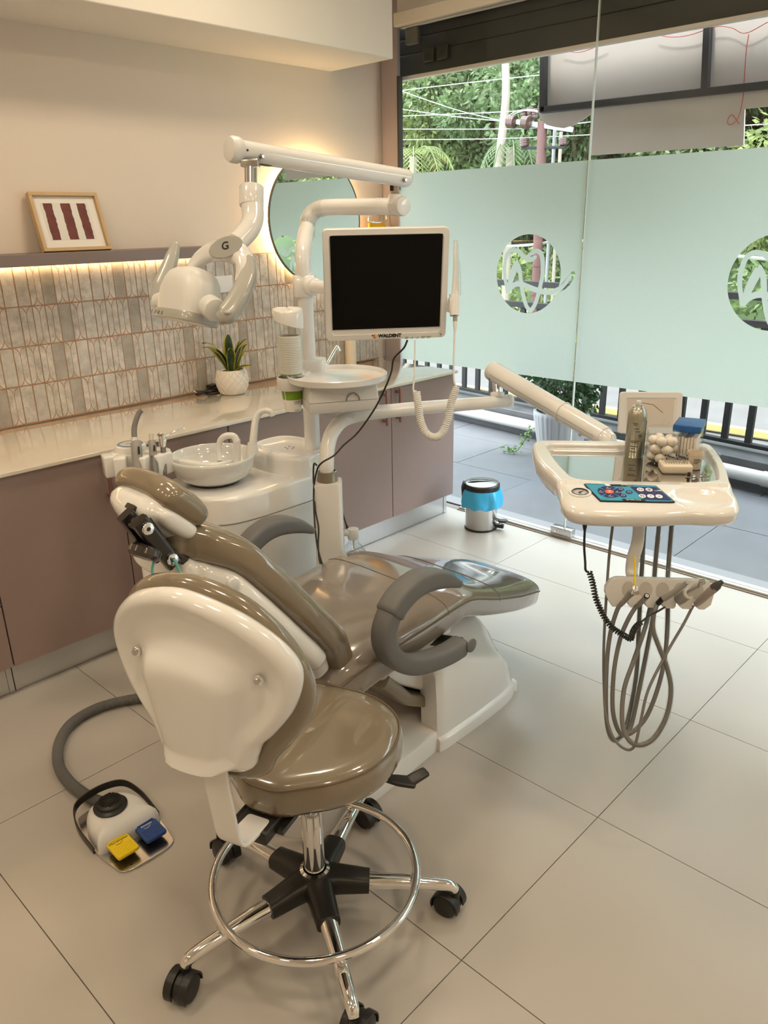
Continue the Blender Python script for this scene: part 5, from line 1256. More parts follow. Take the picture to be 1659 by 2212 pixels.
mk('tip_holder', G().tube([(0.8928, -2.057, 0.8832), (0.8899, -2.055, 0.8932), (0.8871, -2.052, 0.9045)], [0.0075, 0.0072, 0.0082], 18), mat('frosted_rubber', (0.62, 0.60, 0.50), 0.5), sv)
mk('slider', G().sweep([(0.9161, -2.062, 0.8728), (0.9211, -2.067, 0.8545)], 0.006, 0.004, L=RT, e=3, n=12), BLACK, sv)
mk('hose', G().tube(crom([(0.9108, -2.064, 0.8362), (0.9429, -2.084, 0.7952), (0.9548, -2.089, 0.7641), (0.9273, -2.071, 0.7056)], 5), [0.011, 0.008, 0.008, 0.008], 14), GREYHOSE, sv)
sy = thing('air_water_syringe', 'chrome three-way syringe in the right slot of the white holder', 'syringe', (0.8928, -2.019, 0.8706))
mk('body', G().tube([(0.9068, -2.028, 0.856), (0.9051, -2.026, 0.8631), (0.9009, -2.021, 0.8803), (0.897, -2.019, 0.8918), (0.8949, -2.019, 0.8961)], [0.010, 0.011, 0.0135, 0.0150, 0.011], 24), CHROME, sy)
mk('nozzle', G().tube(crom([(0.9062, -2.011, 0.8901), (0.9121, -1.986, 0.9001), (0.9102, -1.955, 0.9048), (0.9132, -1.938, 0.9049)], 5), [0.0035, 0.003, 0.0026, 0.0026], 10), CHROME, sy)
mk('button', G().cyl((0.9014, -2.028, 0.8944), (0.9, -2.034, 0.9014), 0.0055, 14), STEEL, sy); mk('button', G().cyl((0.9099, -2.026, 0.897), (0.9094, -2.03, 0.9047), 0.0055, 14), STEEL, sy)
mk('hose', G().tube(crom([(0.9072, -2.026, 0.8588), (0.9262, -2.041, 0.7943), (0.9325, -2.046, 0.7729), (0.9199, -2.045, 0.7132)], 5), [0.009, 0.0085, 0.006, 0.006], 14), GREYHOSE, sy)

# ------------------------------------------------------------------ delivery arm and tray
da = thing('delivery_boom', 'white jointed delivery arm swinging from the unit column to the tray', 'arm', (cb.x, cb.y, cb.z))
q0 = V((cb.x, cb.y, cb.z + .03))
e0, e1 = V((1.268, -1.506, 0.9358)), V((1.524, -1.003, 0.9167))
e0.z = e1.z = 0.935
tube_ = crom([(1.282, -1.648, 0.7202), (1.267, -1.631, 0.7816), (1.254, -1.61, 0.8314), (1.247, -1.58, 0.8741), (1.257, -1.538, 0.9094), (1.278, -1.475, 0.9203), (1.326, -1.383, 0.9236), (1.408, -1.23, 0.9231), (1.538, -0.9749, 0.9172)], 6)
mk('lower_arm', G().tube(tube_, [0.0262, 0.0262, 0.026, 0.0255, 0.025, 0.0245, 0.024, 0.0235, 0.023], 28), WHITEP, da)
mk('arm_cap', G().cyl((1.534, -0.9812, 0.9178), (1.542, -0.9585, 0.9168), 0.0245, 28, bev=.004), WHITE, da)
mk('pivot_boss', G().cyl((1.514, -1.006, 0.9311), (1.509, -1, 0.9501), 0.026, 28, bev=.003), WHITE, da)
mk('pivot_shaft', G().cyl((1.51, -1.001, 0.9469), (1.495, -0.9892, 0.9976), 0.0165, 28), CHROME, da)
u0, u1 = V((1.482, -0.9894, 1.022)), V((2.007, -1.114, 0.8912)); ud = (u1 - u0).normalized()
us = mk('upper_arm', G().tube([u0, u0.lerp(u1, .02), u0.lerp(u1, .5), u1], [0.0345, 0.0345, 0.033, 0.0325], 36), WHITE, da)
mk('upper_cap', G().cyl(u0 - ud * .012, u0 + ud * .004, 0.0355, 36, bev=.004), WHITEM, da)
sd_ = ud.cross(UP).normalized(); sd_ = sd_ if sd_.dot(FW) < 0 else -sd_
mk('arm_bolt', G().cyl(u0.lerp(u1, .03) + sd_ * .024 - UP * .018, u0.lerp(u1, .03) + sd_ * .033 - UP * .020, 0.006, 14), CHROME, us)
mk('arm_bolt', G().cyl(u0.lerp(u1, .86) + sd_ * .024 - UP * .020, u0.lerp(u1, .86) + sd_ * .033 - UP * .024, 0.006, 14), CHROME, us)
mk('cover_seam', G().tube([u0.lerp(u1, .03) + sd_ * .0345, u0.lerp(u1, .97) + sd_ * .0325], 0.0008, 6), GREYI, us)
mk('cable_tie', G().torus(u0.lerp(u1, .66), 0.0345, 0.002, ud, 36, 8), WHITEM, us)
mk('end_fork', G().tube([u1 - ud * .02, u1 + ud * .012 - UP * .006, u1 + ud * .022 - UP * .025, u1 + ud * .022 - UP * .10], [0.0325, 0.031, 0.027, 0.024], 28), WHITE, da)

TX_ = V((.80, .60, 0)); TY_ = V((-.60, .80, 0)); TO = V((2.306, -1.51, 0.90))
def tp(a, b, c=0.0): return TO + TX_ * a + TY_ * b + UP * c
dt = thing('delivery_tray', 'white delivery tray with control panel, gauge and steel insert', 'instrument tray', TO)
outl = smooth_outline([(-0.190, -0.095), (-0.192, -0.03), (-0.200, 0.05), (-0.222, 0.14), (-0.236, 0.24), (-0.236, 0.36), (-0.222, 0.395), (-0.18, 0.405), (0.05, 0.405), (0.235, 0.405), (0.275, 0.395), (0.287, 0.36), (0.280, 0.24), (0.262, 0.12), (0.243, 0.02), (0.238, -0.06), (0.225, -0.115), (0.190, -0.135), (0.150, -0.138), (0.100, -0.135), (0.04, -0.148), (-0.06, -0.156), (-0.13, -0.154), (-0.172, -0.138)], 5)
# body: underside and sides; the top is closed by a frame strip that leaves the well open
well = smooth_outline([(-0.140, 0.034), (-0.158, 0.07), (-0.180, 0.20), (-0.192, 0.34), (-0.184, 0.362), (-0.15, 0.368), (0.2, 0.368), (0.252, 0.360), (0.262, 0.34), (0.252, 0.20), (0.224, 0.07), (0.206, 0.034), (0.15, 0.024), (0.0, 0.022), (-0.10, 0.024)], 5)
def slope(y): return -0.006 - 0.20 * max(0, 0.0 - y) * (0.55)        # front apron tips towards the dentist
# rings matched by angle
def resample_by_angle(poly, c, n):
    out = []
    m = len(poly)
    for k in range(n):
        a = -PI + 2 * PI * k / n; d = (math.cos(a), math.sin(a)); best = None
        for i in range(m):
            p, q = poly[i], poly[(i + 1) % m]
            ex, ey = q[0] - p[0], q[1] - p[1]; den = d[0] * ey - d[1] * ex
            if abs(den) < 1e-12: continue
            px, py = p[0] - c[0], p[1] - c[1]
            t = (px * ey - py * ex) / den; u = (px * d[1] - py * d[0]) / den
            if t > 0 and -1e-6 <= u <= 1 + 1e-6 and (best is None or t < best): best = t
        out.append((c[0] + d[0] * best, c[1] + d[1] * best))
    return out
N_ = 220; cw_ = (0.025, 0.16)
O_ = resample_by_angle(outl, cw_, N_); I_ = resample_by_angle(well, cw_, N_)
def lerp2(k): return [(o[0] + (i[0] - o[0]) * k, o[1] + (i[1] - o[1]) * k) for o, i in zip(O_, I_)]
def hump(x, y): return 0.0
def R3(poly, z, sl=1.0): return [tp(x, y, z + (slope(y) * sl if y < 0 else 0)) for x, y in poly]
def shrink(poly, k): return [(cw_[0] + (x - cw_[0]) * k, cw_[1] + (y - cw_[1]) * k) for x, y in poly]
def hollow(x, y):
    q = ((x - .147) / .070) ** 2 + ((y + .068) / .050) ** 2
    return -.018 * max(0, 1 - q) ** .4 if q < 1 else 0
def R4(poly, z): return [tp(x, y, z + (slope(y) if y < 0 else 0) + hollow(x, y)) for x, y in poly]
R_ = [R3(shrink(O_, .55), -0.066, 0), R3(shrink(O_, .90), -0.064, 0), R3(shrink(O_, .965), -0.056, .3), R3(shrink(O_, .99), -0.042, .5), R3(O_, -0.022, .7), R3(shrink(O_, .998), -0.008, 1), R3(lerp2(.10), 0.0, 1), *[R4(lerp2(.22 + .63 * k / 16), 0.004) for k in range(17)], R3(lerp2(.97), 0.0, 1), R3(I_, -0.006, 1), R3(shrink(I_, .99), -0.017, 0), R3(shrink(I_, .975), -0.019, 0), R3(shrink(I_, .3), -0.019, 0)]
body = mk('tray_body', G().rings(R_), WHITE, dt, ang=60)
mk('steel_insert', G().rings([R3(shrink(I_, .972), -0.0185, 0), R3(shrink(I_, .972), -0.0172, 0), R3(shrink(I_, .02), -0.0171, 0)]), mat('mirror_steel', (0.72, 0.72, 0.71), 0.04, 1.0), dt)
# apron frame for the things set in the front
aex = TX_; aslope = math.atan(0.11); aey = (TY_ * math.cos(aslope) + UP * math.sin(aslope)).normalized(); aez = aex.cross(aey)
def apf(a, b, c=0.0): return TO + aex * a + aey * b + UP * (-0.0025) + aez * c
gd = thing('pressure_gauge', 'round pressure gauge with black rim set in the white tray front', 'gauge', apf(-.14, -.057))
def ringg(g, c, r0, r1, h0, h1, n=40): g.rings([[c + aex * (r * math.cos(2 * PI * k / n)) + aey * (r * math.sin(2 * PI * k / n)) + aez * h for k in range(n)] for r, h in ((r1, h0), (r1, h1 - .001), (r1 - .001, h1), (r0 + .001, h1), (r0, h1 - .001), (r0, h0))], False, False)
gc = apf(-.142, -.058)
for o_ in (gd,): bpy.data.objects.remove(o_)
g = G(); ringg(g, gc, .021, .028, -.004, .0045); gz = mk('gauge_surround', g, WHITEM, dt)
g = G(); ringg(g, gc, .0185, .0215, -.003, .005); mk('gauge_bezel', g, BLACKG, gz)
g = G(); disc(g, gc + aez * .001, aex, aey, .019, .001, 36); mk('gauge_face', g, mat('gauge_face', (0.50, 0.49, 0.48), 0.35), gz)
g = G()
for k in range(21):
    a = math.radians(225 - 270 * k / 20); d = aex * math.cos(a) + aey * math.sin(a); L_ = .0026 if k % 5 == 0 else .0016
    g.obox(gc + d * (.0165 - L_ / 2) + aez * .0023, (d, aez.cross(d), aez), (L_ / 2, .0003, .0002))
g.obox(gc + aex * .002 + aey * .002 + aez * .003, ((aex + aey).normalized(), (aey - aex).normalized(), aez), (.010, .0007, .0004)); disc(g, gc + aez * .0024, aex, aey, .0028, .0012, 16)
mk('gauge_needle', g, BLACKI, gz)
text('gauge_text', 'MPa', .0042, gc - aey * .0085, aex, aey, BLACKI, gz, off=.0024)
# keypad: slanted membrane panel
def kp(a, b): return (a - 0.30 * (b + .058), b)       # shear of the parallelogram
kb = smooth_outline([kp(-.108, -.108), kp(-.05, -.108), kp(.02, -.108), kp(.058, -.106), kp(.066, -.098), kp(.066, -.06), kp(.066, -.018), kp(.060, -.010), kp(.02, -.008), kp(-.05, -.008), kp(-.104, -.008), kp(-.112, -.012), kp(-.114, -.05), kp(-.114, -.10)], 4)
key = mk('control_panel', G().pad(kb, [(0, -.001), (0, .0028), (.0006, .0034), (.004, .0035)], apf(0, 0), aex, aey, aez), BLACKI, dt)
def flat(name, poly, h, m, par=None): return mk(name, G().pad(poly, [(0, h - .0004), (0, h), (.0008, h + .0001)], apf(0, 0), aex, aey, aez), m, par or key, flat=True)
flat('cyan_field', off2(kb, .0035), .0040, CYAN)
def quad(x0, x1, y0, y1, r=.004): return [kp(x, y) for x, y in rrect(x0, x1, y0, y1, r, 3)]
flat('navy_field', quad(-.004, .060, -.099, -.022), .0044, NAVY)
flat('top_tab', quad(-.055, -.010, -.0225, -.0095, .002), .0044, BLACKI); flat('bottom_tab', quad(-.058, -.004, -.1065, -.095, .002), .0044, BLACKI)
text('panel_text', 'OPTIMA PLUS', .0058, apf(-.019, -.1015), aex, aey, WHITEI, key, off=.005)
text('panel_text', 'DENTAL', .0042, apf(-.036, -.0135), aex, aey, WHITEI, key, off=.005, align='LEFT')
text('panel_text', 'TECHNOLOGIES', .0042, apf(-.036, -.0185), aex, aey, mat('tan_ink', (.45, .32, .18), .5), key, off=.005, align='LEFT')
flat('maker_mark', quad(-.062, -.050, -.021, -.011, .001), .0048, WHITEI)
def dsk(name, x, y, r, m, h=.0046, n=24, ry=None):
    g = G(); disc(g, apf(x, y, h), aex, aey, r, .0004, n, ry); return mk(name, g, m, key, flat=True)
kc0 = (-.070, -.056)
for k in range(4):
    a0_ = math.radians(45 + 90 * k + 4); a1_ = math.radians(45 + 90 * (k + 1) - 4); poly = []
    for i in range(9): a = a0_ + (a1_ - a0_) * i / 8; poly.append((kc0[0] + .029 * math.cos(a) , kc0[1] + .034 * math.sin(a)))
    for i in range(9): a = a1_ + (a0_ - a1_) * i / 8; poly.append((kc0[0] + .0112 * math.cos(a), kc0[1] + .0125 * math.sin(a)))
    g = G(); n = 9; g.add([apf(x, y, .0046) for x, y in poly], [(i, i + 1, 16 - i, 17 - i) for i in range(8)]); mk('key', g, NAVY, key, flat=True)
    am_ = (a0_ + a1_) / 2; c = (kc0[0] + .0205 * math.cos(am_), kc0[1] + .0235 * math.sin(am_))
    g = G(); g.tube([apf(c[0] + .0062 * math.cos(PI * i / 8 + PI), c[1] - .002 + .004 * math.sin(PI * i / 8 + PI), .005) for i in range(9)], .0005, 5); g.tube([apf(c[0] - .003, c[1] + .001, .005), apf(c[0] + .001, c[1] + .003, .005)], .0008, 5); mk('key_symbol', g, WHITEI, key)
dsk('zero_key', *kc0, .0105, ORANGE, .0048, 28, .0115); text('key_letter', 'Z', .013, apf(*kc0), aex, aey, WHITEI, key, off=.0054)
for x, y in ((-.040, -.040), (-.022, -.056), (-.040, -.077)):
    dsk('key', x, y, .0085, NAVY, .0046, 24, .0095)
    g = G(); g.tube([apf(x + .0045 * math.cos(2 * PI * i / 10), y + .0035 * math.sin(2 * PI * i / 10), .0051) for i in range(10)], .0004, 5, True); mk('key_symbol', g, WHITEI, key)
for x, y, s_ in ((.008, -.040, '/'), (.029, -.040, 'o'), (.006, -.078, '/'), (.026, -.078, '^'), (.046, -.078, 'v')):
    dsk('white_key', x, y, .0085, WHITEI, .0048, 24, .0105)
    g = G()
    if s_ == '/': g.obox(apf(x, y, .0054), ((aex + aey).normalized(), (aey - aex).normalized(), aez), (.006, .0006, .0002)); g.obox(apf(x + .003, y - .003, .0054), (aex, aey, aez), (.002, .0014, .0002)); g.obox(apf(x - .003, y + .003, .0054), (aex, aey, aez), (.0018, .0018, .0002))
    elif s_ == 'o': g.tube([apf(x + .005 * math.cos(2 * PI * i / 14), y + .006 * math.sin(2 * PI * i / 14), .0053) for i in range(14)], .0006, 5, True); g.obox(apf(x, y, .0054), (aex, aey, aez), (.002, .0025, .0002))
    else:
        k = 1 if s_ == '^' else -1; g.add([apf(x - .004, y - .003 * k, .0055), apf(x, y - .0005 * k, .0055), apf(x + .004, y - .003 * k, .0055), apf(x, y + .0045 * k, .0055)], [(0, 1, 3), (1, 2, 3)])
    mk('key_symbol', g, NAVY, key, flat=True)
g = G(); g.add([apf(.038, -.045, .0048), apf(.058, -.046, .0048), apf(.058, -.041, .0048)], [(0, 1, 2)]); mk('level_mark', g, WHITEI, key, flat=True)
mk('tray_stem', G().tube(crom([u1 + ud * .022 - UP * .09, tp(.0, .40, -.12), tp(.02, .33, -.12), tp(.02, .28, -.10), tp(.02, .26, -.06)], 5), 0.024, 24), WHITE, dt)

# x-ray viewer standing behind the tray
vw = thing('film_viewer', 'white rectangular film viewer panel standing behind the tray items', 'viewer', (2.122, -1.048, 0.9474))
vc = V((2.116, -1.042, 0.9715)); vx = (TX_ * .99 + TY_ * .02).normalized(); vy = (UP + TY_ * .18).normalized(); vz = vx.cross(vy)
mk('panel', G().pad(rrect(-.094, .094, -.064, .064, .009, 4), [(.004, -.018), (0, -.014), (0, -.003), (.002, 0), (.018, .0), (.0185, -.002), (.02, -.002)], vc, vx, vy, vz), WHITEM, vw, ang=35)
mk('window', G().obox(vc + vz * -.0015 - vy * .003, (vx, vy, vz), (.070, .046, .0008)), mat('viewer_window', (0.60, 0.54, 0.48), .35), vw)
mk('stem', G().sweep([vc - vy * .055 - vz * .012, vc - vy * .10 - vz * .02, tp(.12, .40, -.02)], .03, .014, L=vx, e=5, n=16), WHITEM, vw)

# things on the tray
ZT = -0.0170
cn = tp(.055, .312, ZT)
can = thing('spray_can', 'tall olive metal spray can with thin nozzle standing in the tray', 'spray can', cn)
cd_ = mk('can_body', G().lathe([(.0001, 0), (.0265, 0), (.0275, .002), (.0275, .118), (.0270, .124), (.024, .136), (.0185, .144), (.0150, .147), (.0001, .147)], cn, 48), CAN, can, ang=35)
mk('top_ring', G().torus(cn + UP * .1475, .0145, .0022, n=40), STEEL, can)
mk('valve', G().cyl(cn + UP * .146, cn + UP * .152, .006, 16), WHITEM, can); mk('actuator', G().cyl(cn + UP * .150, cn + UP * .165, .0065, 18, bev=.001), WHITEM, can)
mk('nozzle_tube', G().tube([cn + UP * .159 + RT * .006, cn + UP * .152 + RT * .042, cn + UP * .128 + RT * .072], .0009, 6), BROWNK, can)
g = G()
rngc = random.Random(4)
def canpt(a, z): return cn + (RT * math.cos(a) + FW * math.sin(a)) * .0277 + UP * z
for z in [.010 + .0035 * k for k in range(29)]:
    a = -0.75
    while a < -0.20:
        w = rngc.uniform(.02, .06); d = RT * math.cos(a) + FW * math.sin(a); g.obox(canpt(a, z), (V((-d.y, d.x, 0)), d, UP), (.0277 * w / 2, .0002, .0009)); a += w + rngc.uniform(.015, .03)
for z, a0_, w_ in ((.103, -2.2, .5), (.098, -2.1, .3), (.088, -2.05, .45), (.080, -1.9, .5), (.052, -2.3, .9), (.048, -2.3, .7), (.036, -2.3, .8), (.030, -2.2, .4), (.020, -2.3, .7)):
    a = a0_
    while a < a0_ + w_:
        d = RT * math.cos(a) + FW * math.sin(a); g.obox(canpt(a, z), (V((-d.y, d.x, 0)), d, UP), (.0010, .0002, .0011)); a += .10
for i in range(20): pass
g.tube([canpt(-1.45 + .16 * math.cos(2 * PI * i / 16), .068 + .0045 * math.sin(2 * PI * i / 16)) for i in range(16)], .0005, 5, True); g.tube([canpt(-1.45, .066), canpt(-1.45, .070)], .0012, 6)
mk('label_print', g, BLACKI, cd_)

jc = tp(.122, .262, ZT); jr = .0455
jar = thing('cotton_jar', 'clear acrylic jar with knobbed lid full of cotton balls', 'jar', jc)
mk('jar_wall', G().lathe([(.0001, 0), (jr, 0), (jr + .0005, .002), (jr, .088), (jr - .002, .088), (jr - .002, .003), (.0001, .003)], jc, 48), ACRYL, jar, ang=40)
mk('jar_lid', G().lathe([(jr + .002, .086), (jr + .003, .090), (jr + .001, .097), (.02, .1005), (.006, .102), (.005, .105), (.0105, .111), (.0125, .117), (.0095, .123), (.0001, .125)], jc, 48), ACRYL, jar, ang=40)
rb = random.Random(11)
lay = 0
for z in (.018, .042, .064):
    for k in range(5):
        a = k * 2 * PI / 5 + lay * .6; r = .0262
        c = jc + V((r * math.cos(a), r * math.sin(a), z + rb.uniform(-.002, .002)))
        g = G().sphere(c, (.0158 + rb.uniform(-.001, .001), .0158 + rb.uniform(-.001, .001), .0135), 16, 10)
        g.v = [p + V((rb.uniform(-.0008, .0008), rb.uniform(-.0008, .0008), rb.uniform(-.0008, .0008))) for p in g.v]
        o = mk('cotton_ball', g, COTTON, loc=c, ang=80); tag(o, 'white cotton ball inside the clear knobbed jar', 'cotton ball', 'cotton balls in the clear jar')
    lay += 1
bx = tp(.198, .296, ZT)
box = thing('tissue_box', 'clear box with blue hinged lid behind the cotton jar', 'box', bx)
M_ = Matrix.Rotation(-.38, 3, 'Z'); bxx, bxy = M_ @ TX_, M_ @ TY_
mk('box_wall', G().obox(bx + UP * .045, (bxx, bxy, UP), (.036, .050, .045)), ACRYL, box, flat=True)
mk('box_lid', G().obox(bx + UP * .098, (bxx, bxy, UP), (.0375, .0515, .0105), .003), BLUEL, box)
for k in range(7): mk('tissue', G().obox(bx + bxx * (-.026 + .0085 * k) + UP * (.036 + .002 * (k % 3)), (bxx, bxy, UP), (.0036, .044, .034), .001), COTTON, box)
mk('blue_insert', G().obox(bx - bxx * .0375 - bxy * .01 + UP * .016, (bxx, bxy, UP), (.0008, .022, .012)), BLUEL, box, flat=True)

bb = tp(.140, .170, ZT)
bur = thing('bur_block', 'cream block holding upright burs under a clear cover in the tray', 'bur holder', bb)
mk('block', G().obox(bb + UP * .012, (TX_, TY_, UP), (.040, .030, .012), .005), mat('cream_block', (.76, .68, .55), .4), bur)
mk('block_foot', G().obox(bb + UP * .004, (TX_, TY_, UP), (.036, .027, .004)), WHITEM, bur)
mk('clear_cover', G().obox(bb + TY_ * .012 + UP * .034, (TX_, TY_, UP), (.034, .012, .014)), ACRYL, bur, flat=True)
for i in range(9):
    for j in range(2):
        hgt = .012 + .006 * ((i * 7 + j * 3) % 4) / 3; c = bb + TX_ * (-.028 + .007 * i) + TY_ * (-.010 + .014 * j) + UP * .024
        b_ = mk('bur', G().cyl(c, c + UP * hgt, .0009, 8), GREYI, bur); mk('bur_tip', G().cyl(c + UP * hgt, c + UP * (hgt + .004), .0015, 8), BLACKI, b_)
cb_ = tp(.196, .196, ZT)
cbx = thing('clear_organiser', 'small clear plastic organiser with side handles at the right of the tray', 'organiser', cb_)
g = G()
for q, h in (((-.034, 0), (.0009, .030)), ((.034, 0), (.0009, .030)), ((0, -.030), (.034, .0009)), ((0, .030), (.034, .0009))): g.obox(cb_ + TX_ * q[0] + TY_ * q[1] + UP * .022, (TX_, TY_, UP), (h[0], h[1], .021))
g.obox(cb_ + UP * .001, (TX_, TY_, UP), (.034, .030, .001)); mk('box_wall', g, ACRYL, cbx, flat=True)
mk('rim', G().tube([cb_ + TX_ * x + TY_ * y + UP * .044 for x, y in rrect(-.037, .037, -.032, .032, .004, 3)], .0017, 6, True), ACRYL, cbx)
for s_ in (1,): mk('handle', G().tube(crom([cb_ + TX_ * .037 + TY_ * -.022 + UP * .044, cb_ + TX_ * .060 + TY_ * -.016 + UP * .044, cb_ + TX_ * .060 + TY_ * .016 + UP * .044, cb_ + TX_ * .037 + TY_ * .022 + UP * .044], 4), .0022, 8), ACRYL, cbx)
cpc = cb_ + TX_ * .0 + UP * .002
cpt = thing('medicine_cup', 'cream tapered pot with a printed label inside the clear organiser', 'pot', cpc)
mk('pot_wall', G().lathe([(.0001, 0), (.0175, 0), (.0205, .048), (.0190, .048), (.0165, .004), (.0001, .003)], cpc, 32), mat('cream_pot', (.66, .56, .44), .5), cpt)
g = G()
for z, n_ in ((.030, 5), (.026, 7), (.022, 6), (.018, 4)):
    for i in range(n_):
        a = -2.0 + .16 * i; d = RT * math.cos(a) + FW * math.sin(a); g.obox(cpc + d * (.0176 + z * .0625 + .0002) + UP * z, (V((-d.y, d.x, 0)), d, UP), (.0011, .0002, .0010))
mk('label_print', g, BLACKI, cpt)
for k, (a, b) in enumerate(((.168, .118), (.208, .130))):
    t = thing('steel_clip', ('small steel matrix clip lying in the tray before the bur block', 'small steel clip lying at the right edge of the tray')[k], 'clip', tp(a, b, ZT))
    mk('band', G().tube(crom([tp(a - .012, b, ZT + .003), tp(a, b + .008, ZT + .006), tp(a + .014, b + .002, ZT + .003), tp(a + .004, b - .008, ZT + .003)], 5), .0015, 8), STEEL, t)
    mk('screw', G().cyl(tp(a - .004, b, ZT + .002), tp(a - .004, b, ZT + .013), .004, 12), BLACK if k == 0 else STEEL, t)

# ------------------------------------------------------------------ instrument rest with the handpieces
ho = V((2.422, -1.565, 0.6493)); ir = thing('instrument_rest', 'white five-slot handpiece rest hanging under the delivery tray', 'instrument holder', ho)
ix = (V((2.524, -1.486, 0.6536)) - V((2.324, -1.639, 0.6448))); ix.z = 0; ix.normalize(); iy = V((-ix.y, ix.x, 0)); iu = (UP * .92 - iy * .38).normalized() if False else (UP + iy * .25).normalized(); iz = ix.cross(iu)
def ip(a, b, c=0.0): return ho + ix * a + iu * b + iz * c
SL = [-.070, -.028, .013, .056, .096]
po_ = []
W2 = .130
poly = [(-W2, .012), (-.118, .030), (-.104, .037), (.118, .037), (.130, .026), (.134, .0), (.128, -.026), (.113, -.038)]
cur = .113
for s_ in SL[::-1]:
    poly += [(s_ + .004, -.038), (s_ - .001, -.034), (s_ - .004, -.024), (s_ - .008, -.020), (s_ - .012, -.024), (s_ - .013, -.033), (s_ - .017, -.038)]
poly += [(-.112, -.038), (-.121, -.024), (-.130, -.004)]
bm = bmesh.new(); vv = [bm.verts.new((x, y, 0)) for x, y in poly]; bm.faces.new(vv); bm.normal_update(); bmesh.ops.triangulate(bm, faces=bm.faces[:], ngon_method='EAR_CLIP'); bm.verts.index_update()
g = G(); tri = [[v.index for v in f.verts] for f in bm.faces]; bm.free()
npl = len(poly)
g.add([ip(x, y, 0.011) for x, y in poly] + [ip(x, y, -0.016) for x, y in poly], tri + [[i + npl for i in t][::-1] for t in tri] + [(i, i + npl, (i + 1) % npl + npl, (i + 1) % npl) for i in range(npl)])
mk('rest_block', g, WHITEM, ir, bevel=0.0045)
for s_ in SL:
    g = G(); disc(g, ip(s_ - .004, .008, .0105), ix, iu, .0165, .0012, 28, .021); mk('slot_pad', g, GREYL if False else mat('rest_pad', (.52, .50, .46), .4), ir)
mk('rest_stem', G().sweep(crom([tp(.03, .05, -.062), (2.335, -1.519, 0.7569), (2.337, -1.54, 0.7122), (2.342, -1.552, 0.6785), ip(-.055, .03, -.03)], 5), [.030, .032, .032, .028], .022, L=ix, e=3, n=20), WHITE, ir)
# hoses: from under the tray in a loop up to each slot
def hose(name, label, pts, r, m=GREYHOSE, sleeve=None):
    t = thing(name, label, 'hose', V(pts[0]), 'handpiece hoses under the tray') if False else thing(name, label, 'hose', V(pts[0]))
    P = crom(pts, 8)
    mk('tubing', G().tube(P, r, 14), m, t)
    if sleeve:
        a, b = sleeve; Q = P[int(a * (len(P) - 1)):int(b * (len(P) - 1)) + 1]
        rs_ = random.Random(len(label)); mk('clear_sleeve', G().tube(Q, [r * 1.35 + rs_.uniform(-.0006, .0010) for _ in Q], 12, caps=False), SLEEVE, t)
    return t
hose('handpiece_hose', 'thin grey hose from the tray falling left of the other loops', [(2.287, -1.569, 0.807), (2.299, -1.598, 0.7271), (2.32, -1.635, 0.6159), (2.347, -1.679, 0.5098), (2.373, -1.712, 0.4269), (2.396, -1.735, 0.3666), (2.427, -1.747, 0.3155), (2.459, -1.742, 0.2929), (2.478, -1.732, 0.3054), (2.479, -1.714, 0.3673), (2.475, -1.68, 0.4422), (2.484, -1.615, 0.522), (2.494, -1.56, 0.5812), (2.498, -1.521, 0.6216)], .0036)
hose('handpiece_hose', 'thick grey hose looping up to the chrome syringe in the leftmost slot', [(2.318, -1.451, 0.7776), (2.349, -1.505, 0.6438), (2.376, -1.55, 0.5342), (2.401, -1.59, 0.4088), (2.419, -1.655, 0.3073), (2.419, -1.699, 0.2784), (2.41, -1.727, 0.2991), (2.393, -1.727, 0.3606), (2.371, -1.703, 0.4762), (2.363, -1.683, 0.5578), (2.364, -1.661, 0.6144), (2.371, -1.649, 0.6382)], .0056, sleeve=(.05, .55))
hose('handpiece_hose', 'sleeved grey hose looping up to the empty coupling in the second slot', [(2.354, -1.443, 0.782), (2.379, -1.495, 0.6632), (2.403, -1.531, 0.5772), (2.412, -1.563, 0.4984), (2.425, -1.615, 0.4027), (2.432, -1.655, 0.3131), (2.435, -1.69, 0.2944), (2.425, -1.717, 0.3193), (2.406, -1.72, 0.3772), (2.391, -1.701, 0.4703), (2.386, -1.673, 0.5489), (2.392, -1.649, 0.5999), (2.399, -1.627, 0.6289)], .0056, sleeve=(.03, .35))
hose('handpiece_hose', 'sleeved grey hose in a wide loop to the third slot of the rest', [(2.416, -1.52, 0.6041), (2.436, -1.531, 0.6019)] if False else [(2.398, -1.542, 0.5933), (2.412, -1.595, 0.5523), (2.417, -1.653, 0.4859), (2.42, -1.696, 0.4262), (2.439, -1.729, 0.356), (2.464, -1.738, 0.3208), (2.489, -1.72, 0.3073), (2.51, -1.69, 0.326), (2.519, -1.656, 0.3763), (2.512, -1.632, 0.4355), (2.491, -1.624, 0.4896), (2.468, -1.625, 0.5332), (2.447, -1.624, 0.5745), (2.437, -1.609, 0.6066), (2.435, -1.591, 0.6301)], .0058, sleeve=(.36, .93))
hose('handpiece_hose', 'grey hose from the right of the tray curving down and under to the left', [(2.378, -1.42, 0.7814), (2.396, -1.456, 0.708), (2.413, -1.487, 0.6443), (2.442, -1.53, 0.5636), (2.462, -1.569, 0.4796), (2.467, -1.604, 0.402), (2.462, -1.643, 0.3357), (2.445, -1.678, 0.3008), (2.425, -1.701, 0.2924)], .0056, sleeve=(.0, .45))
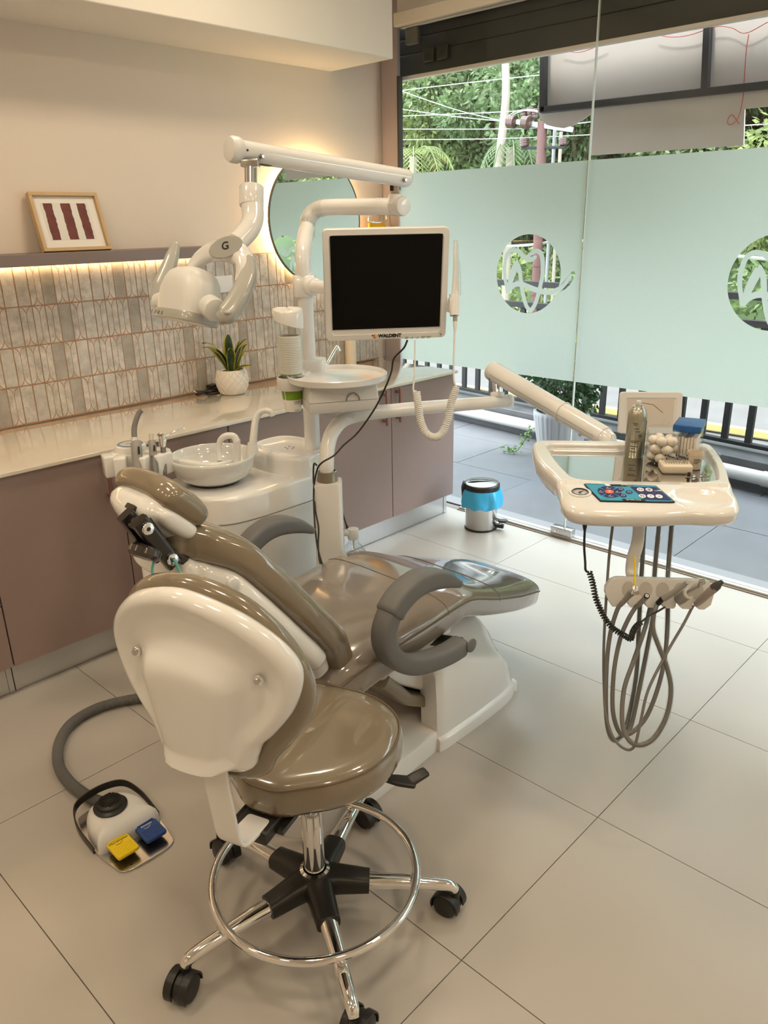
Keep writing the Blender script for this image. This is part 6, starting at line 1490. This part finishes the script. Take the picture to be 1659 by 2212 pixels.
# handpieces
hs1 = thing('triple_syringe', 'chrome triple syringe with yellow tip in the leftmost slot of the rest', 'syringe', (2.388, -1.631, 0.6693))
mk('handle', G().tube([(2.372, -1.649, 0.636), (2.386, -1.653, 0.6601), (2.399, -1.66, 0.6796)], [.0065, .0075, .010], 18), GREYP, hs1)
mk('head', G().sweep([(2.402, -1.665, 0.6776), (2.405, -1.663, 0.6904), (2.404, -1.661, 0.6978)], [.016, .019, .012], [.014, .016, .010], L=RT, e=3, n=20), CHROME, hs1)
for u, v in ((1367,1281), (1376,1281)): mk('button', G().cyl((2.41, -1.669, 0.6841) if u < 1370 else (2.414, -1.665, 0.684), (2.413, -1.68, 0.6866) if u < 1370 else (2.419, -1.674, 0.6864), .0042, 12), STEEL, hs1)
mk('yellow_tip', G().tube([(2.404, -1.661, 0.6967), (2.388, -1.642, 0.7633)], .0022, 10), YELLOW, hs1)
hs2 = thing('handpiece_coupling', 'grey open hose coupling in the second slot of the rest', 'coupling', (2.412, -1.62, 0.6473))
mk('sleeve', G().tube([(2.401, -1.625, 0.6288), (2.415, -1.631, 0.6487), (2.427, -1.639, 0.6683)], [.0065, .0068, .0068], 20), GREYP, hs2)
ce = V((2.427, -1.639, 0.6683)); cdir = (ce - V((2.415, -1.631, 0.6487))).normalized()
mk('black_ring', G().cyl(ce - cdir * .002, ce + cdir * .002, .0072, 24), BLACK, hs2); mk('white_face', G().cyl(ce + cdir * .002, ce + cdir * .0024, .0045, 20), WHITEM, hs2)
mk('port', G().cyl(ce + cdir * .0024, ce + cdir * .003, .0015, 10), BLACK, hs2)
hs3 = thing('airotor_handpiece', 'slim grey straight handpiece sloping up from the middle slot', 'handpiece', (2.465, -1.586, 0.6712))
mk('coupling', G().tube([(2.436, -1.59, 0.6323), (2.445, -1.588, 0.6475), (2.453, -1.59, 0.6562)], [.0070, .0072, .0065], 18), BLACK, hs3)
mk('barrel', G().tube([(2.449, -1.59, 0.6508), (2.466, -1.587, 0.668), (2.486, -1.585, 0.6915), (2.5, -1.585, 0.7094)], [.0085, .0078, .0062, .0056], 22), GREYP, hs3)
mk('clear_tip', G().cyl((2.498, -1.585, 0.7075), (2.505, -1.583, 0.7167), .0060, 18, bev=.001), ACRYL, hs3)
hs4 = thing('micromotor_handpiece', 'steel contra-angle handpiece on a grey micromotor in the fourth slot', 'handpiece', (2.498, -1.554, 0.6704))
mk('motor', G().tube([(2.475, -1.56, 0.6446), (2.483, -1.563, 0.6544), (2.496, -1.565, 0.6685)], [.0135, .0145, .0135], 28), GREYP, hs4)
mk('motor_ring', G().cyl((2.496, -1.565, 0.6685), (2.501, -1.566, 0.6728), .0130, 28), WHITEM, hs4)
mk('neck', G().tube([(2.498, -1.566, 0.6709), (2.51, -1.565, 0.6835), (2.521, -1.565, 0.6941), (2.525, -1.565, 0.7004)], [.0095, .0085, .0065, .0055], 22), STEEL, hs4)
mk('head', G().cyl((2.525, -1.568, 0.6978), (2.528, -1.568, 0.7138), .0072, 20, bev=.001), STEEL, hs4); mk('head_cap', G().cyl((2.525, -1.569, 0.7119), (2.534, -1.568, 0.7165), .0068, 18), STEEL, hs4)
hs5 = thing('scaler_handpiece', 'pink-grey scaler handpiece with dark tip in the rightmost slot', 'handpiece', (2.531, -1.523, 0.6696))
mk('barrel', G().tube([(2.505, -1.526, 0.6273), (2.518, -1.525, 0.6469), (2.538, -1.528, 0.6772), (2.547, -1.527, 0.6899)], [.0065, .0095, .0105, .0110], 22), mat('scaler_grey', (.36, .32, .30), .35), hs5)
mk('tip_cone', G().tube([(2.544, -1.527, 0.6865), (2.551, -1.527, 0.6963), (2.557, -1.527, 0.7056), (2.561, -1.526, 0.7089)], [.0112, .0108, .0062, .0058], 22), mat('dark_grey_tip', (.07, .07, .07), .4), hs5)
t5 = V((2.561, -1.526, 0.7089)); mk('tip_hole', G().cyl(t5, t5 + (t5 - V((2.551, -1.527, 0.6963))).normalized() * .0012, .0035, 14), BLACKI, hs5)
# black coiled cable
bcx = thing('coiled_cable', 'black coiled cable hanging from the left front corner of the tray', 'cable', (2.258, -1.662, 0.8244))
mk('plug', G().tube([(2.266, -1.678, 0.8361), (2.269, -1.681, 0.8232), (2.271, -1.684, 0.8146)], [.0062, .0055, .0035], 14), BLACK, bcx)
mk('lead', G().tube(crom([(2.27, -1.682, 0.821), (2.279, -1.695, 0.7781), (2.29, -1.704, 0.7404), (2.295, -1.708, 0.7221), (2.302, -1.704, 0.7166)], 6), .0030, 10), BLACK, bcx)
cl_ = crom([(2.303, -1.703, 0.7177), (2.316, -1.705, 0.6896), (2.328, -1.709, 0.6594), (2.345, -1.713, 0.6347), (2.363, -1.715, 0.6122), (2.384, -1.712, 0.5929), (2.406, -1.704, 0.5812), (2.422, -1.694, 0.5713), (2.424, -1.691, 0.5864), (2.428, -1.687, 0.6015), (2.435, -1.674, 0.6139)], 40)
mk('coil', coiled(cl_, .0060, .0022, 44, 6, 12), BLACK, bcx)
mk('lead', G().tube(crom([(2.435, -1.674, 0.6139), (2.441, -1.649, 0.6215), (2.444, -1.618, 0.6202), (2.447, -1.571, 0.6186)], 6), .0026, 10), BLACK, bcx)

# ------------------------------------------------------------------ pedal bin by the glass
bnc = V((0.835, -0.165, 0)); bn = thing('pedal_bin', 'small steel pedal bin with black lid and blue liner by the glass', 'bin', bnc)
mk('bucket', G().lathe([(.0001, .006), (.083, .006), (.084, .008), (.084, .21), (.082, .212)], bnc, 48), STEEL, bn)
mk('foot_ring', G().lathe([(.0001, 0), (.086, 0), (.087, .004), (.086, .010), (.084, .011)], bnc, 48), BLACK, bn)
rl = random.Random(3); R_ = []
nl = 60; wob = [rl.uniform(-1, 1) for _ in range(nl)]
for z, r, a in ((.222, .080, 0), (.224, .0925, .001), (.212, .098, .003), (.185, .102, .006), (.155, .104, .007), (.132, .103, .009), (.128, .098, .006), (.15, .088, .001)):
    R_.append([bnc + V(((r + a * (math.sin(k * 2 * PI / nl * 7 + z * 20) * .7 + wob[k] * .5) + .012 * max(0, math.cos(2 * PI * k / nl - .6))) * math.cos(2 * PI * k / nl), (r + a * (math.sin(k * 2 * PI / nl * 7 + z * 20) * .7 + wob[k] * .5)) * math.sin(2 * PI * k / nl), z + .006 * math.sin(k * .9) * (z < .15))) for k in range(nl)])
mk('liner', G().rings(R_, caps=False), LINER, bn)
mk('lid_rim', G().lathe([(.088, .224), (.0955, .226), (.0955, .246), (.090, .252), (.0001, .254)], bnc, 48), BLACK, bn)
mk('lid_plate', G().lathe([(.084, .2525), (.074, .256), (.03, .260), (.0001, .261)], bnc, 48), mat('lid_steel', (.30, .30, .31), .3, .9), bn)
mk('lid_crest', G().sweep(crom([bnc + RT * -.085 + UP * .247, bnc + RT * -.05 + UP * .262 , bnc + RT * .02 + UP * .262, bnc + RT * .088 + UP * .250], 5), [.02, .03, .028, .012], .006, L=FW, e=3, n=16), BLACKG, bn)
mk('hinge', G().sweep([bnc + RT * -.090 + UP * .255, bnc + RT * -.099 + UP * .225, bnc + RT * -.096 + UP * .18], [.05, .05, .03], .014, L=FW, e=4, n=16), BLACK, bn)
pdv = (RT * .9 - FW * .35).normalized()
mk('pedal_arm', G().sweep([bnc + pdv * .08 + UP * .022, bnc + pdv * .125 + UP * .020], .03, .020, L=pdv.cross(UP), e=4, n=16), BLACK, bn)
g = G(); disc(g, bnc + pdv * .120 + UP * .046, RT, FW, .026, .010, 28, .020); mk('pedal', g, BLACK, bn, bevel=.003)
mk('pedal_post', G().cyl(bnc + pdv * .105 + UP * .02, bnc + pdv * .112 + UP * .05, .010, 14), STEEL, bn)

# ================================================================== outside the glass
gnd = struct('ground', G().box(-4.0, 6.5, 0.14, 2.6, -0.14, -0.035), mat('deck_joint', (0.05, 0.05, 0.055), .8))
for i in range(9):
    for j in range(4):
        x0, y0 = -3.9 + 1.2 * i + (0.6 if j % 2 else 0) - .35, 0.145 + .6 * j
        o = mk('tile', G().box(x0 + .002, x0 + 1.198, y0 + .002, y0 + .598, -0.05, -0.022 + .0006 * ((i * 5 + j * 3) % 3)), DECKT, gnd, flat=True)
struct('trim_11', G().box(0.12, RX, 0.05, 0.145, -0.1, -0.004), mat('sill_grey', (0.22, 0.22, 0.23), .4))

# dark stone kerb, pipe and railing: a line running slightly off parallel to the glass
ro = V((0.4, 1.60, 0)); ra = math.radians(-6.5); rx = V((math.cos(ra), math.sin(ra), 0)); ry = V((-math.sin(ra), math.cos(ra), 0))
def rp(a, b, z): return ro + rx * a + ry * b + UP * z
kb_ = mk('stone_kerb', G().obox(rp(0.3, .16, .055), (rx, ry, UP), (3.6, .16, .10)), KERBS, bevel=.008, loc=rp(0.3, .16, 0)); tag(kb_, 'low dark polished stone kerb at the edge of the terrace', 'kerb')
pi_ = thing('drain_pipe', 'white plastic pipe lying along the foot of the dark kerb', 'pipe', rp(0, .0, .1))
mk('pipe', G().cyl(rp(-3.2, -.048, .075), rp(3.8, -.048, .075), .042, 24), PIPEW, pi_)
for a in (-1.6, 1.4): mk('pipe_socket', G().cyl(rp(a - .05, -.048, .075), rp(a + .05, -.048, .075), .0465, 24), PIPEW, pi_)
ral = thing('terrace_railing', 'dark metal railing with upright bars on the terrace kerb', 'railing', rp(0, .18, .15))
for z, h in ((1.085, .020), (.930, .020), (.195, .012)): mk('rail', G().obox(rp(.3, .18, z), (rx, ry, UP), (3.6, .025, h)), DARKM, ral, bevel=.002)
gm = None
for k in range(46):
    a = -3.2 + .1545 * k
    if gm is None:
        gm = mk('bar', G().obox(rp(a, .18, .56), (rx, ry, UP), (.020, .012, .37)), DARKM, ral); a_0 = a
    else:
        o = gm.copy(); COL.objects.link(o); o.parent = ral; o.location = rx * (a - a_0)

# planter with dark shrub and a trailing vine
pq = V((0.415, 1.30, -0.02)); pt = thing('ribbed_planter', 'tall white ribbed planter with a dark green shrub by the terrace kerb', 'planter', pq)
R_ = []; n = 120
for z, r in ((0, .135), (.01, .140), (.30, .185), (.325, .190), (.335, .188), (.335, .172), (.30, .168)):
    R_.append([pq + V(((r + (.006 * (1 if math.sin(2 * PI * k / n * 30) > 0 else 0) if z < .31 and r > .171 else 0)) * math.cos(2 * PI * k / n), (r + (.006 * (1 if math.sin(2 * PI * k / n * 30) > 0 else 0) if z < .31 and r > .171 else 0)) * math.sin(2 * PI * k / n), z)) for k in range(n)])
mk('pot', G().rings(R_), RIBBED, pt)
mk('soil', G().lathe([(.0001, .305), (.17, .300)], pq, 24), SOIL, pt)
def leaf(g, p, d, w, L_, up=None):
    d = d.normalized(); s_ = d.cross(V((random.uniform(-1, 1), random.uniform(-1, 1), random.uniform(-.4, 1)))).normalized(); nn = s_.cross(d)
    o = len(g.v); g.v += [p, p + d * L_ * .45 + s_ * w + nn * w * .25, p + d * L_, p + d * L_ * .45 - s_ * w + nn * w * .25]
    g.f += [[o, o + 1, o + 2], [o, o + 2, o + 3]]; g.m += [0, 0]
def cloud(g, c, r, n, w, L_, shell=.55):
    for _ in range(n):
        d = V((random.gauss(0, 1), random.gauss(0, 1), random.gauss(0, 1))).normalized()
        q = shell + (1 - shell) * random.random() ** .6
        p = c + V((d.x * r[0], d.y * r[1], d.z * r[2])) * q
        leaf(g, p, d + V((random.gauss(0, .6), random.gauss(0, .6), random.gauss(-.3, .5))), w * random.uniform(.7, 1.3), L_ * random.uniform(.7, 1.3))
g = G(); cloud(g, pq + V((0, 0, .56)), (.25, .25, .24), 900, .018, .055, .3); cloud(g, pq + V((.16, -.05, .44)), (.12, .12, .10), 120, .018, .05, .3)
mk('foliage', g, LEAFS, pt, flat=True)['kind'] = 'stuff'
g = G()
for k in range(7):
    a = k * .9; g.tube([pq + V((.04 * math.cos(a), .04 * math.sin(a), .30)), pq + V((.11 * math.cos(a), .11 * math.sin(a), .60))], .006, 6)
mk('stems', g, TRUNKD, pt)
vn = thing('trailing_vine', 'light green trailing vine on the terrace floor beside the planter', 'vine', (.12, 1.22, 0))
g = G(); vs = crom([(.215, 1.25, .16), (.19, 1.22, .10), (.17, 1.20, .05), (.14, 1.18, 0.0), (.10, 1.16, -.008), (.05, 1.15, -.008)], 4)
for p in vs:
    for _ in range(4): leaf(g, p + V((random.gauss(0, .02), random.gauss(0, .02), random.gauss(.01, .012))), V((random.gauss(0, 1), random.gauss(0, 1), random.gauss(.3, .5))), .009, .024)
mk('leaves', g, LEAFV, vn, flat=True)['kind'] = 'stuff'; mk('stem', G().tube(vs, .003, 6), LEAFV, vn)

# street
struct('road', G().box(-16, 16, 2.3, 5.15, -.39, -.33), ROADM)
for b, z0, lab in ((3.82, -.25, 'yellow painted kerb on the near side of the road'), (5.22, -.25, 'yellow painted kerb on the far side of the road')):
    k_ = mk('road_kerb', G().obox(V((0, b, z0 - .03)), (XA, YA, UP), (16, .035, .035)), YELK, bevel=.01, loc=V((0, b, z0))); tag(k_, lab, 'kerb')
struct('terrain', G().box(-30, 22, 5.3, 10.2, -.40, -.31), GRASS)
# wooded hillside
R_ = []
for y, z in ((9.5, -.4), (11.5, .3), (14.0, 1.6), (17.0, 3.2), (21.0, 5.4), (26.0, 8.0), (32.0, 9.5)):
    R_.append([V((x, y + .8 * math.sin(x * .5), z + .5 * math.sin(x * .37 + y))) for x in [-34 + 2 * k for k in range(30)]])
struct('hill', G().rings(R_, False, False, wrap=False), HILL)

# trees: three crowns of leaves copied with their trunks
protos = []
for q, (lm, kind) in enumerate(((LEAF1, 'mid green'), (LEAF2, 'dark green'), (LEAF3, 'bright green'))):
    g = G(); random.seed(20 + q)
    for _ in range(26):
        c = V((random.gauss(0, 1.0), random.gauss(0, 1.0), 3.3 + random.gauss(0, 1.25)))
        s_ = random.uniform(.5, .95); cloud(g, c, (s_, s_, s_ * .8), 620, .036, .14, .40)
    t = thing('broadleaf_tree', 'x', 'tree', (0, 0, 0)); cr_ = mk('crown', g, lm, t, flat=True); cr_['kind'] = 'stuff'
    tg = G(); tg.tube(crom([(0, 0, -1.2), (.06, .02, .8), (-.05, .05, 2.2), (.08, 0, 3.8)], 5), [.17, .15, .12, .05], 12)
    for _ in range(5):
        a = random.uniform(0, 6.28); tg.tube(crom([(0, 0, 1.8 + random.random()), (.5 * math.cos(a), .5 * math.sin(a), 2.8), (1.0 * math.cos(a), 1.0 * math.sin(a), 3.7)], 4), [.07, .05, .02], 8)
    mk('trunk', tg, TRUNKD, t); protos.append((t, kind))
random.seed(5)
spots = [(-13.6, 12.6, .0, 1.0, 0), (-10.9, 12.2, -.1, .95, 2), (-8.4, 12.6, 0, 1.0, 0), (-6.0, 12.2, -.1, 1.0, 1), (-3.6, 12.6, 0, .95, 0), (-1.2, 12.2, -.1, 1.0, 2), (1.4, 12.6, 0, 1.0, 1), (4.2, 12.4, -.1, 1.0, 0),
         (-14.5, 14.0, .9, 1.25, 1), (-11.5, 14.6, 1.2, 1.2, 2), (-8.6, 14.4, 1.1, 1.3, 1), (-6.0, 14.8, 1.2, 1.2, 0), (-3.4, 14.2, 1.0, 1.2, 1), (-.6, 14.6, 1.0, 1.2, 0), (2.4, 14.4, 1.0, 1.2, 2),
         (-17.5, 17.5, 2.6, 1.4, 0), (-13.6, 18.0, 2.9, 1.35, 1), (-10.0, 18.2, 3.0, 1.4, 0), (-6.4, 18.0, 2.9, 1.4, 1), (-2.6, 18.2, 2.9, 1.3, 2),
         (5.6, 11.2, -.3, 1.05, 1), (8.0, 11.4, -.3, 1.0, 0), (10.6, 11.0, -.3, 1.1, 2), (13.4, 11.6, -.3, 1.1, 1), (6.6, 14.6, 1.0, 1.25, 0), (10.0, 14.8, 1.0, 1.25, 1)]
used = set()
for i, (x, y, z, s_, q) in enumerate(spots):
    p, kind = protos[q]
    rowname = 'far right beyond the glass door' if i >= 20 else 'first row at the roadside' if i < 8 else ('second row up the slope' if i < 15 else 'top row on the hillside')
    grp = 'trees of the %s' % rowname
    if q not in used:
        used.add(q); t = p
    else:
        t = p.copy(); COL.objects.link(t)
        for c in p.children:
            d = c.copy(); COL.objects.link(d); d.parent = t
    t.location = (x, y, z); t.rotation_euler = (0, 0, random.uniform(0, 6.28)); t.scale = (s_, s_, s_ * random.uniform(.95, 1.15))
    t['label'] = '%s broadleaf tree, one of the %s' % (kind, rowname); t['group'] = '%s %s' % (kind, grp); t['category'] = 'tree'
# hedge of roadside bushes
for i, x in enumerate((-10.8, -9.4, -8.0, -6.4, -5.0, -3.6, -2.2, -.8, .8, 2.2)):
    g = G(); cloud(g, V((x, 8.7 + .25 * (i % 2), .35)), (.68, .5, .75), 600, .04, .14, .4)
    o = mk('roadside_bush', g, (LEAF3, LEAF1)[i % 2], loc=V((x, 8.7, -.3)), flat=True); tag(o, 'low green bush growing along the far side of the road', 'bush', 'bushes along the far side of the road')
# areca palm on the left and a slender palm behind the pole
def frond(g, base, d, L_, droop, w, n=14):
    side_ = d.cross(UP).normalized(); P = []
    for k in range(n + 1):
        t = k / n; P.append(base + d * (L_ * t * (1 - .25 * t)) + UP * (L_ * (.75 * t - droop * t * t)))
    for k in range(1, n):
        for s_ in (-1, 1):
            tdir = (P[k + 1] - P[k]).normalized(); dd = (side_ * s_ + tdir * .7 - UP * .25).normalized(); L2 = L_ * .36 * (1 - abs(k / n - .4))
            leaf2 = len(g.v); g.v += [P[k], P[k] + dd * L2 * .4 + tdir * w * .4, P[k] + dd * L2 - UP * .05 * L2, P[k] + dd * L2 * .4 - tdir * w * .4]; g.f += [[leaf2, leaf2 + 1, leaf2 + 2, leaf2 + 3]]; g.m += [0]
    g.tube(P, .012, 5)
for name, c, L_, m_, lab, th in (('areca_palm', V((-6.761, 7.9, 2.612)), 1.0, LEAF3, 'bright green palm with arching fronds at the left edge of the glass', 0), ('slender_palm', V((-4.712, 7.9, 2.616)), .80, LEAF2, 'palm with drooping fronds behind the rusty utility pole', 1)):
    t = thing(name, lab, 'palm', (c.x, c.y, -.3))
    for k in range(11):
        a = k * 2 * PI / 11 + .3; g = G(); frond(g, c, V((math.cos(a), math.sin(a), 0)), L_ * random.uniform(.85, 1.1), 1.15 + .35 * th, .03); mk('frond', g, m_, t, flat=True)
    mk('trunk', G().tube([(c.x, c.y, -.3), (c.x, c.y, c.z)], .07, 10), TRUNK, t)
cp = thing('coconut_trunk', 'tall pale leaning palm trunk rising in front of the trees', 'tree trunk', (-4.9, 7.6, -.3))
mk('trunk', G().tube(crom([(-4.776, 7.6, 1.787), (-4.725, 7.6, 2.326), (-4.646, 7.6, 2.939), (-4.62, 7.6, 3.347), (-4.648, 7.6, 3.781), (-4.663, 7.6, 4.322)], 8), [.070, .066, .062, .058, .056, .054], 14), TRUNK, cp)
g = G()
mk('trunk_base', G().tube([(-4.864, 7.6, 0.9413), (-4.776, 7.6, 1.787)], .074, 12), TRUNK, cp)

# rusty utility pole with crossarms and insulators
PY_ = 6.0; up_ = thing('utility_pole', 'rusty red steel utility pole with crossarms and brown insulators', 'utility pole', (-2.95, PY_, -.3))
mk('pole', G().tube([V((-2.864, 6, 0.1969)) - UP * .9, (-2.906, 6, 2.698)], .062, 18), POLEM, up_)
for v in (612, 560, 650): mk('pole_band', G().cyl(V((-2.906, 6, 0.8039)) * 0 + V((V((-2.888, 6, 0.7446)).x, PY_, V((-2.888, 6, 0.7446)).z + (610 - v) * .0041)), V((V((-2.888, 6, 0.7446)).x, PY_, V((-2.888, 6, 0.7446)).z + (610 - v) * .0041 + .02)), .07, 18), POLEM, up_)
mk('crossarm', G().sweep([(-3.357, 6, 2.737), (-2.479, 6, 2.567)], .06, .07, L=UP, e=6, n=12), mat('galvanised_arm', (.55, .56, .57), .4, .4), up_)
mk('lower_crossarm', G().sweep([(-3.197, 6, 2.41), (-2.55, 6, 2.376)], .035, .04, L=UP, e=6, n=12), DARKM, up_)
def insul(a, b, r):
    a, b = V(a), V(b); g = G(); N2 = 3
    for k in range(N2): q = a.lerp(b, (k + .5) / N2); d = (b - a).normalized(); g.cyl(q - d * .022, q + d * .022, r, 16, bev=.012)
    g.cyl(a, b, r * .4, 10); return mk('insulator', g, INSUL, up_)
insul((-3.394, 5.95, 2.732), (-3.293, 5.95, 2.718), .075); insul((-3.13, 5.9, 2.7), (-3.046, 5.9, 2.688), .075)
insul((-3.179, 6, 2.743), (-3.192, 6, 2.861), .045); insul((-3.088, 6, 2.746), (-3.102, 6, 2.874), .045); insul((-3.018, 6, 2.739), (-3.031, 6, 2.846), .045)
insul((-3.162, 6, 2.429), (-3.167, 6, 2.517), .06); insul((-2.586, 6, 2.41), (-2.59, 6, 2.473), .05)
for u in (1195, 1210):
    o = thing('street_post', ('grey steel post standing right of the rusty utility pole', 'speckled thin post at the far right of the utility poles')[u > 1200], 'post', (-2.7, 6.4, -.3))
    a = V((-2.971, 6.4, 2.66)) if u < 1200 else V((-2.877, 6.4, 2.598)); b = V((-2.974, 6.4, 1.964)) if u < 1200 else V((-2.875, 6.4, 1.96)); b = b + (b - a) * 3.2
    mk('post', G().tube([b, a], .024 if u < 1200 else .022, 14), mat('post_steel', (.20, .20, .21), .5, .3) if u < 1200 else TRUNK, o)
def wire(lab, pts, r=.006):
    o = mk('overhead_wire', G().tube(crom(pts, 10), r, 6), WIREM, loc=pts[0]); tag(o, lab, 'wire')
wire('overhead wire, the uppermost one crossing to the sign board', [(-6.122, 6, 3.333), (-4.188, 6, 3.269), (-2.951, 6, 3.219), (-1.546, 6, 3.15)])
wire('overhead wire sloping steeply down to the left insulator', [(-6.112, 6, 3.583), (-5.296, 6, 3.297), (-4.301, 6, 2.963), (-3.488, 6, 2.744)])
wire('overhead wire sloping gently down to the left insulator', [(-6.126, 6, 3.234), (-5.3, 6, 3.066), (-4.3, 6, 2.878), (-3.444, 6, 2.74)])
wire('overhead wire running level to the top of the pole', [(-6.135, 6, 3.028), (-5.301, 6, 2.976), (-3.716, 6, 2.874), (-3.1, 6, 2.842)])
wire('overhead wire, level and lower, passing below the crossarm', [(-6.141, 6, 2.876), (-5.303, 6, 2.807), (-3.708, 6, 2.675), (-2.95, 6, 2.628), (-2.137, 6, 2.63)])
wire('overhead wire, the lowest level one crossing behind the pole', [(-6.347, 6.2, 2.742), (-5.487, 6.2, 2.691), (-3.852, 6.2, 2.579), (-2.302, 6.2, 2.508), (-0.2177, 6.2, 2.446)])
wire('overhead cable bundle seen through the round emblem holes', [(-4.221, 6.1, 1.176), (-3.57, 6.1, 1.192), (-2.967, 6.1, 1.225), (-2.341, 6.1, 1.272), (0.0162, 6.1, 1.083)], .02)
for k, (a, b) in enumerate((((1082, 264), (1150, 236)), ((1105, 252), (1165, 240)), ((1120, 270), (1180, 256)))):
    o = mk('jumper_wire', G().tube(crom([V((-3.489, 5.95, 2.746)) + V((.12 * k, 0, .04 * k)), V((-3.276, 5.95, 2.812)) + V((.1 * k, 0, .03)), V((-3.031, 5.95, 2.821)) + V((.1 * k, 0, -.02 * k))], 6), .007, 6), WIREM, loc=(-3, 6, 2.6)); tag(o, 'short curved jumper wire at the insulators of the utility pole', 'wire', 'jumper wires on the utility pole')

# back of the shop sign board hanging outside
SY = .62
sg = thing('sign_board', 'back of a shop sign board with dark frame hanging outside the glass', 'sign', (1.2, SY, 2.2))
bp_ = [(0.556, 0.62, 2.466), (0.5741, 0.62, 2.167), (0.5557, 0.62, 2.089), (0.5756, 0.62, 2.046), (0.6181, 0.62, 2.008), (0.6759, 0.62, 1.992), (0.7212, 0.62, 1.984), (0.7864, 0.62, 1.994), (0.8436, 0.62, 2.019), (0.8789, 0.62, 2.039), (0.8952, 0.62, 1.843), (1.665, 0.62, 1.835), (1.649, 0.62, 1.985), (1.903, 0.62, 1.983), (1.826, 0.62, 2.469)]
P2 = [(p[0], p[2]) for p in bp_]
bm = bmesh.new(); vv = [bm.verts.new((x, z, 0)) for x, z in P2]; bm.faces.new(vv); bm.normal_update(); bmesh.ops.triangulate(bm, faces=bm.faces[:], ngon_method='EAR_CLIP'); bm.verts.index_update()
tri = [[v.index for v in f.verts] for f in bm.faces]; bm.free(); n = len(P2); g = G()
g.add([V((x, SY, z)) for x, z in P2] + [V((x, SY + .012, z)) for x, z in P2], tri + [[i + n for i in t][::-1] for t in tri] + [(i, i + n, (i + 1) % n + n, (i + 1) % n) for i in range(n)])
mk('board', g, SIGNB, sg, flat=True)
def sbar(p, q, w=.020):
    p, q = V(p), V(q); d = (q - p).normalized(); mk('frame_bar', G().obox((p + q) / 2, (d, YA, d.cross(YA)), ((q - p).length / 2, .016, w)), SIGNF, sg, bevel=.002)
sbar((0.5877, 0.6, 2.52), (0.6073, 0.6, 2.068), .016); sbar((0.598, 0.6, 2.079), (2.002, 0.6, 2.063), .016); sbar((1.447, 0.6, 2.363), (1.468, 0.6, 2.082), .016)
for p, q in (((1.212, 0.6, 2.331), (1.431, 0.6, 2.326)), ):
    pass
for pts, lab in (([(0.695, 0.595, 2.344), (0.803, 0.595, 2.318), (0.9046, 0.595, 2.33), (0.9412, 0.595, 2.341)], 'thin red sign wire drooping under the shutter left of the glass joint'), ([(1.203, 0.595, 2.336), (1.284, 0.595, 2.314), (1.371, 0.595, 2.309), (1.485, 0.595, 2.324), (1.557, 0.595, 2.309), (1.621, 0.595, 2.279), (1.711, 0.595, 2.307)], 'red sign wire looping along the top of the sign board'),
                 ([(1.636, 0.595, 2.272), (1.634, 0.595, 2.21), (1.64, 0.595, 2.111), (1.645, 0.595, 2.02), (1.635, 0.595, 1.948), (1.605, 0.595, 1.922), (1.589, 0.595, 1.938), (1.604, 0.595, 1.963), (1.633, 0.595, 1.935), (1.644, 0.595, 1.922)], 'twisted red sign wire hanging in a loop at the right of the board')):
    o = mk('sign_wire', G().tube(crom(pts, 8), .0018, 6), REDW, loc=pts[0]); tag(o, lab, 'wire')
g = G()
for u, v in ((1430, 195), (1520, 182), (1380, 255), (1460, 252), (1535, 277), (1330, 300), (1455, 296), (1310, 250)): 
    pass
# roller shutter rolled up behind the glass
rs_ = thing('roller_shutter', 'dark grey roller shutter rolled up outside the top of the glass', 'shutter', (1.5, .1, 2.34))
for z0, z1, y0 in ((2.232, 2.335, .060), (2.337, 2.405, .064), (2.407, 2.46, .070), (2.462, 2.56, .075)): mk('slat', G().rbox(-.55, RX, y0, y0 + .02, z0, z1, .004), SHUT, rs_)
mk('box', G().box(-.55, RX, .10, .40, 2.30, 2.62), SHUT, rs_); mk('bottom_bar', G().rbox(-.55, RX, .052, .082, 2.222, 2.240, .003), mat('cream_bar', (.66, .60, .55), .5), rs_)
for x in (.285, .375): 
    l_ = mk('lock_box', G().rbox(x - .034, x + .034, .040, .062, 2.282, 2.345, .006), SHUT, rs_); mk('lock_hole', G().cyl((x - .01, .040, 2.312), (x - .01, .0385, 2.312), .010, 16), SIGNF, l_)
mk('shutter_stop', G().rbox(.145, .225, .030, .058, 2.372, 2.445, .004), mat('stop_metal', (.16, .15, .13), .5, .3), rs_)

bpy.context.view_layer.update()
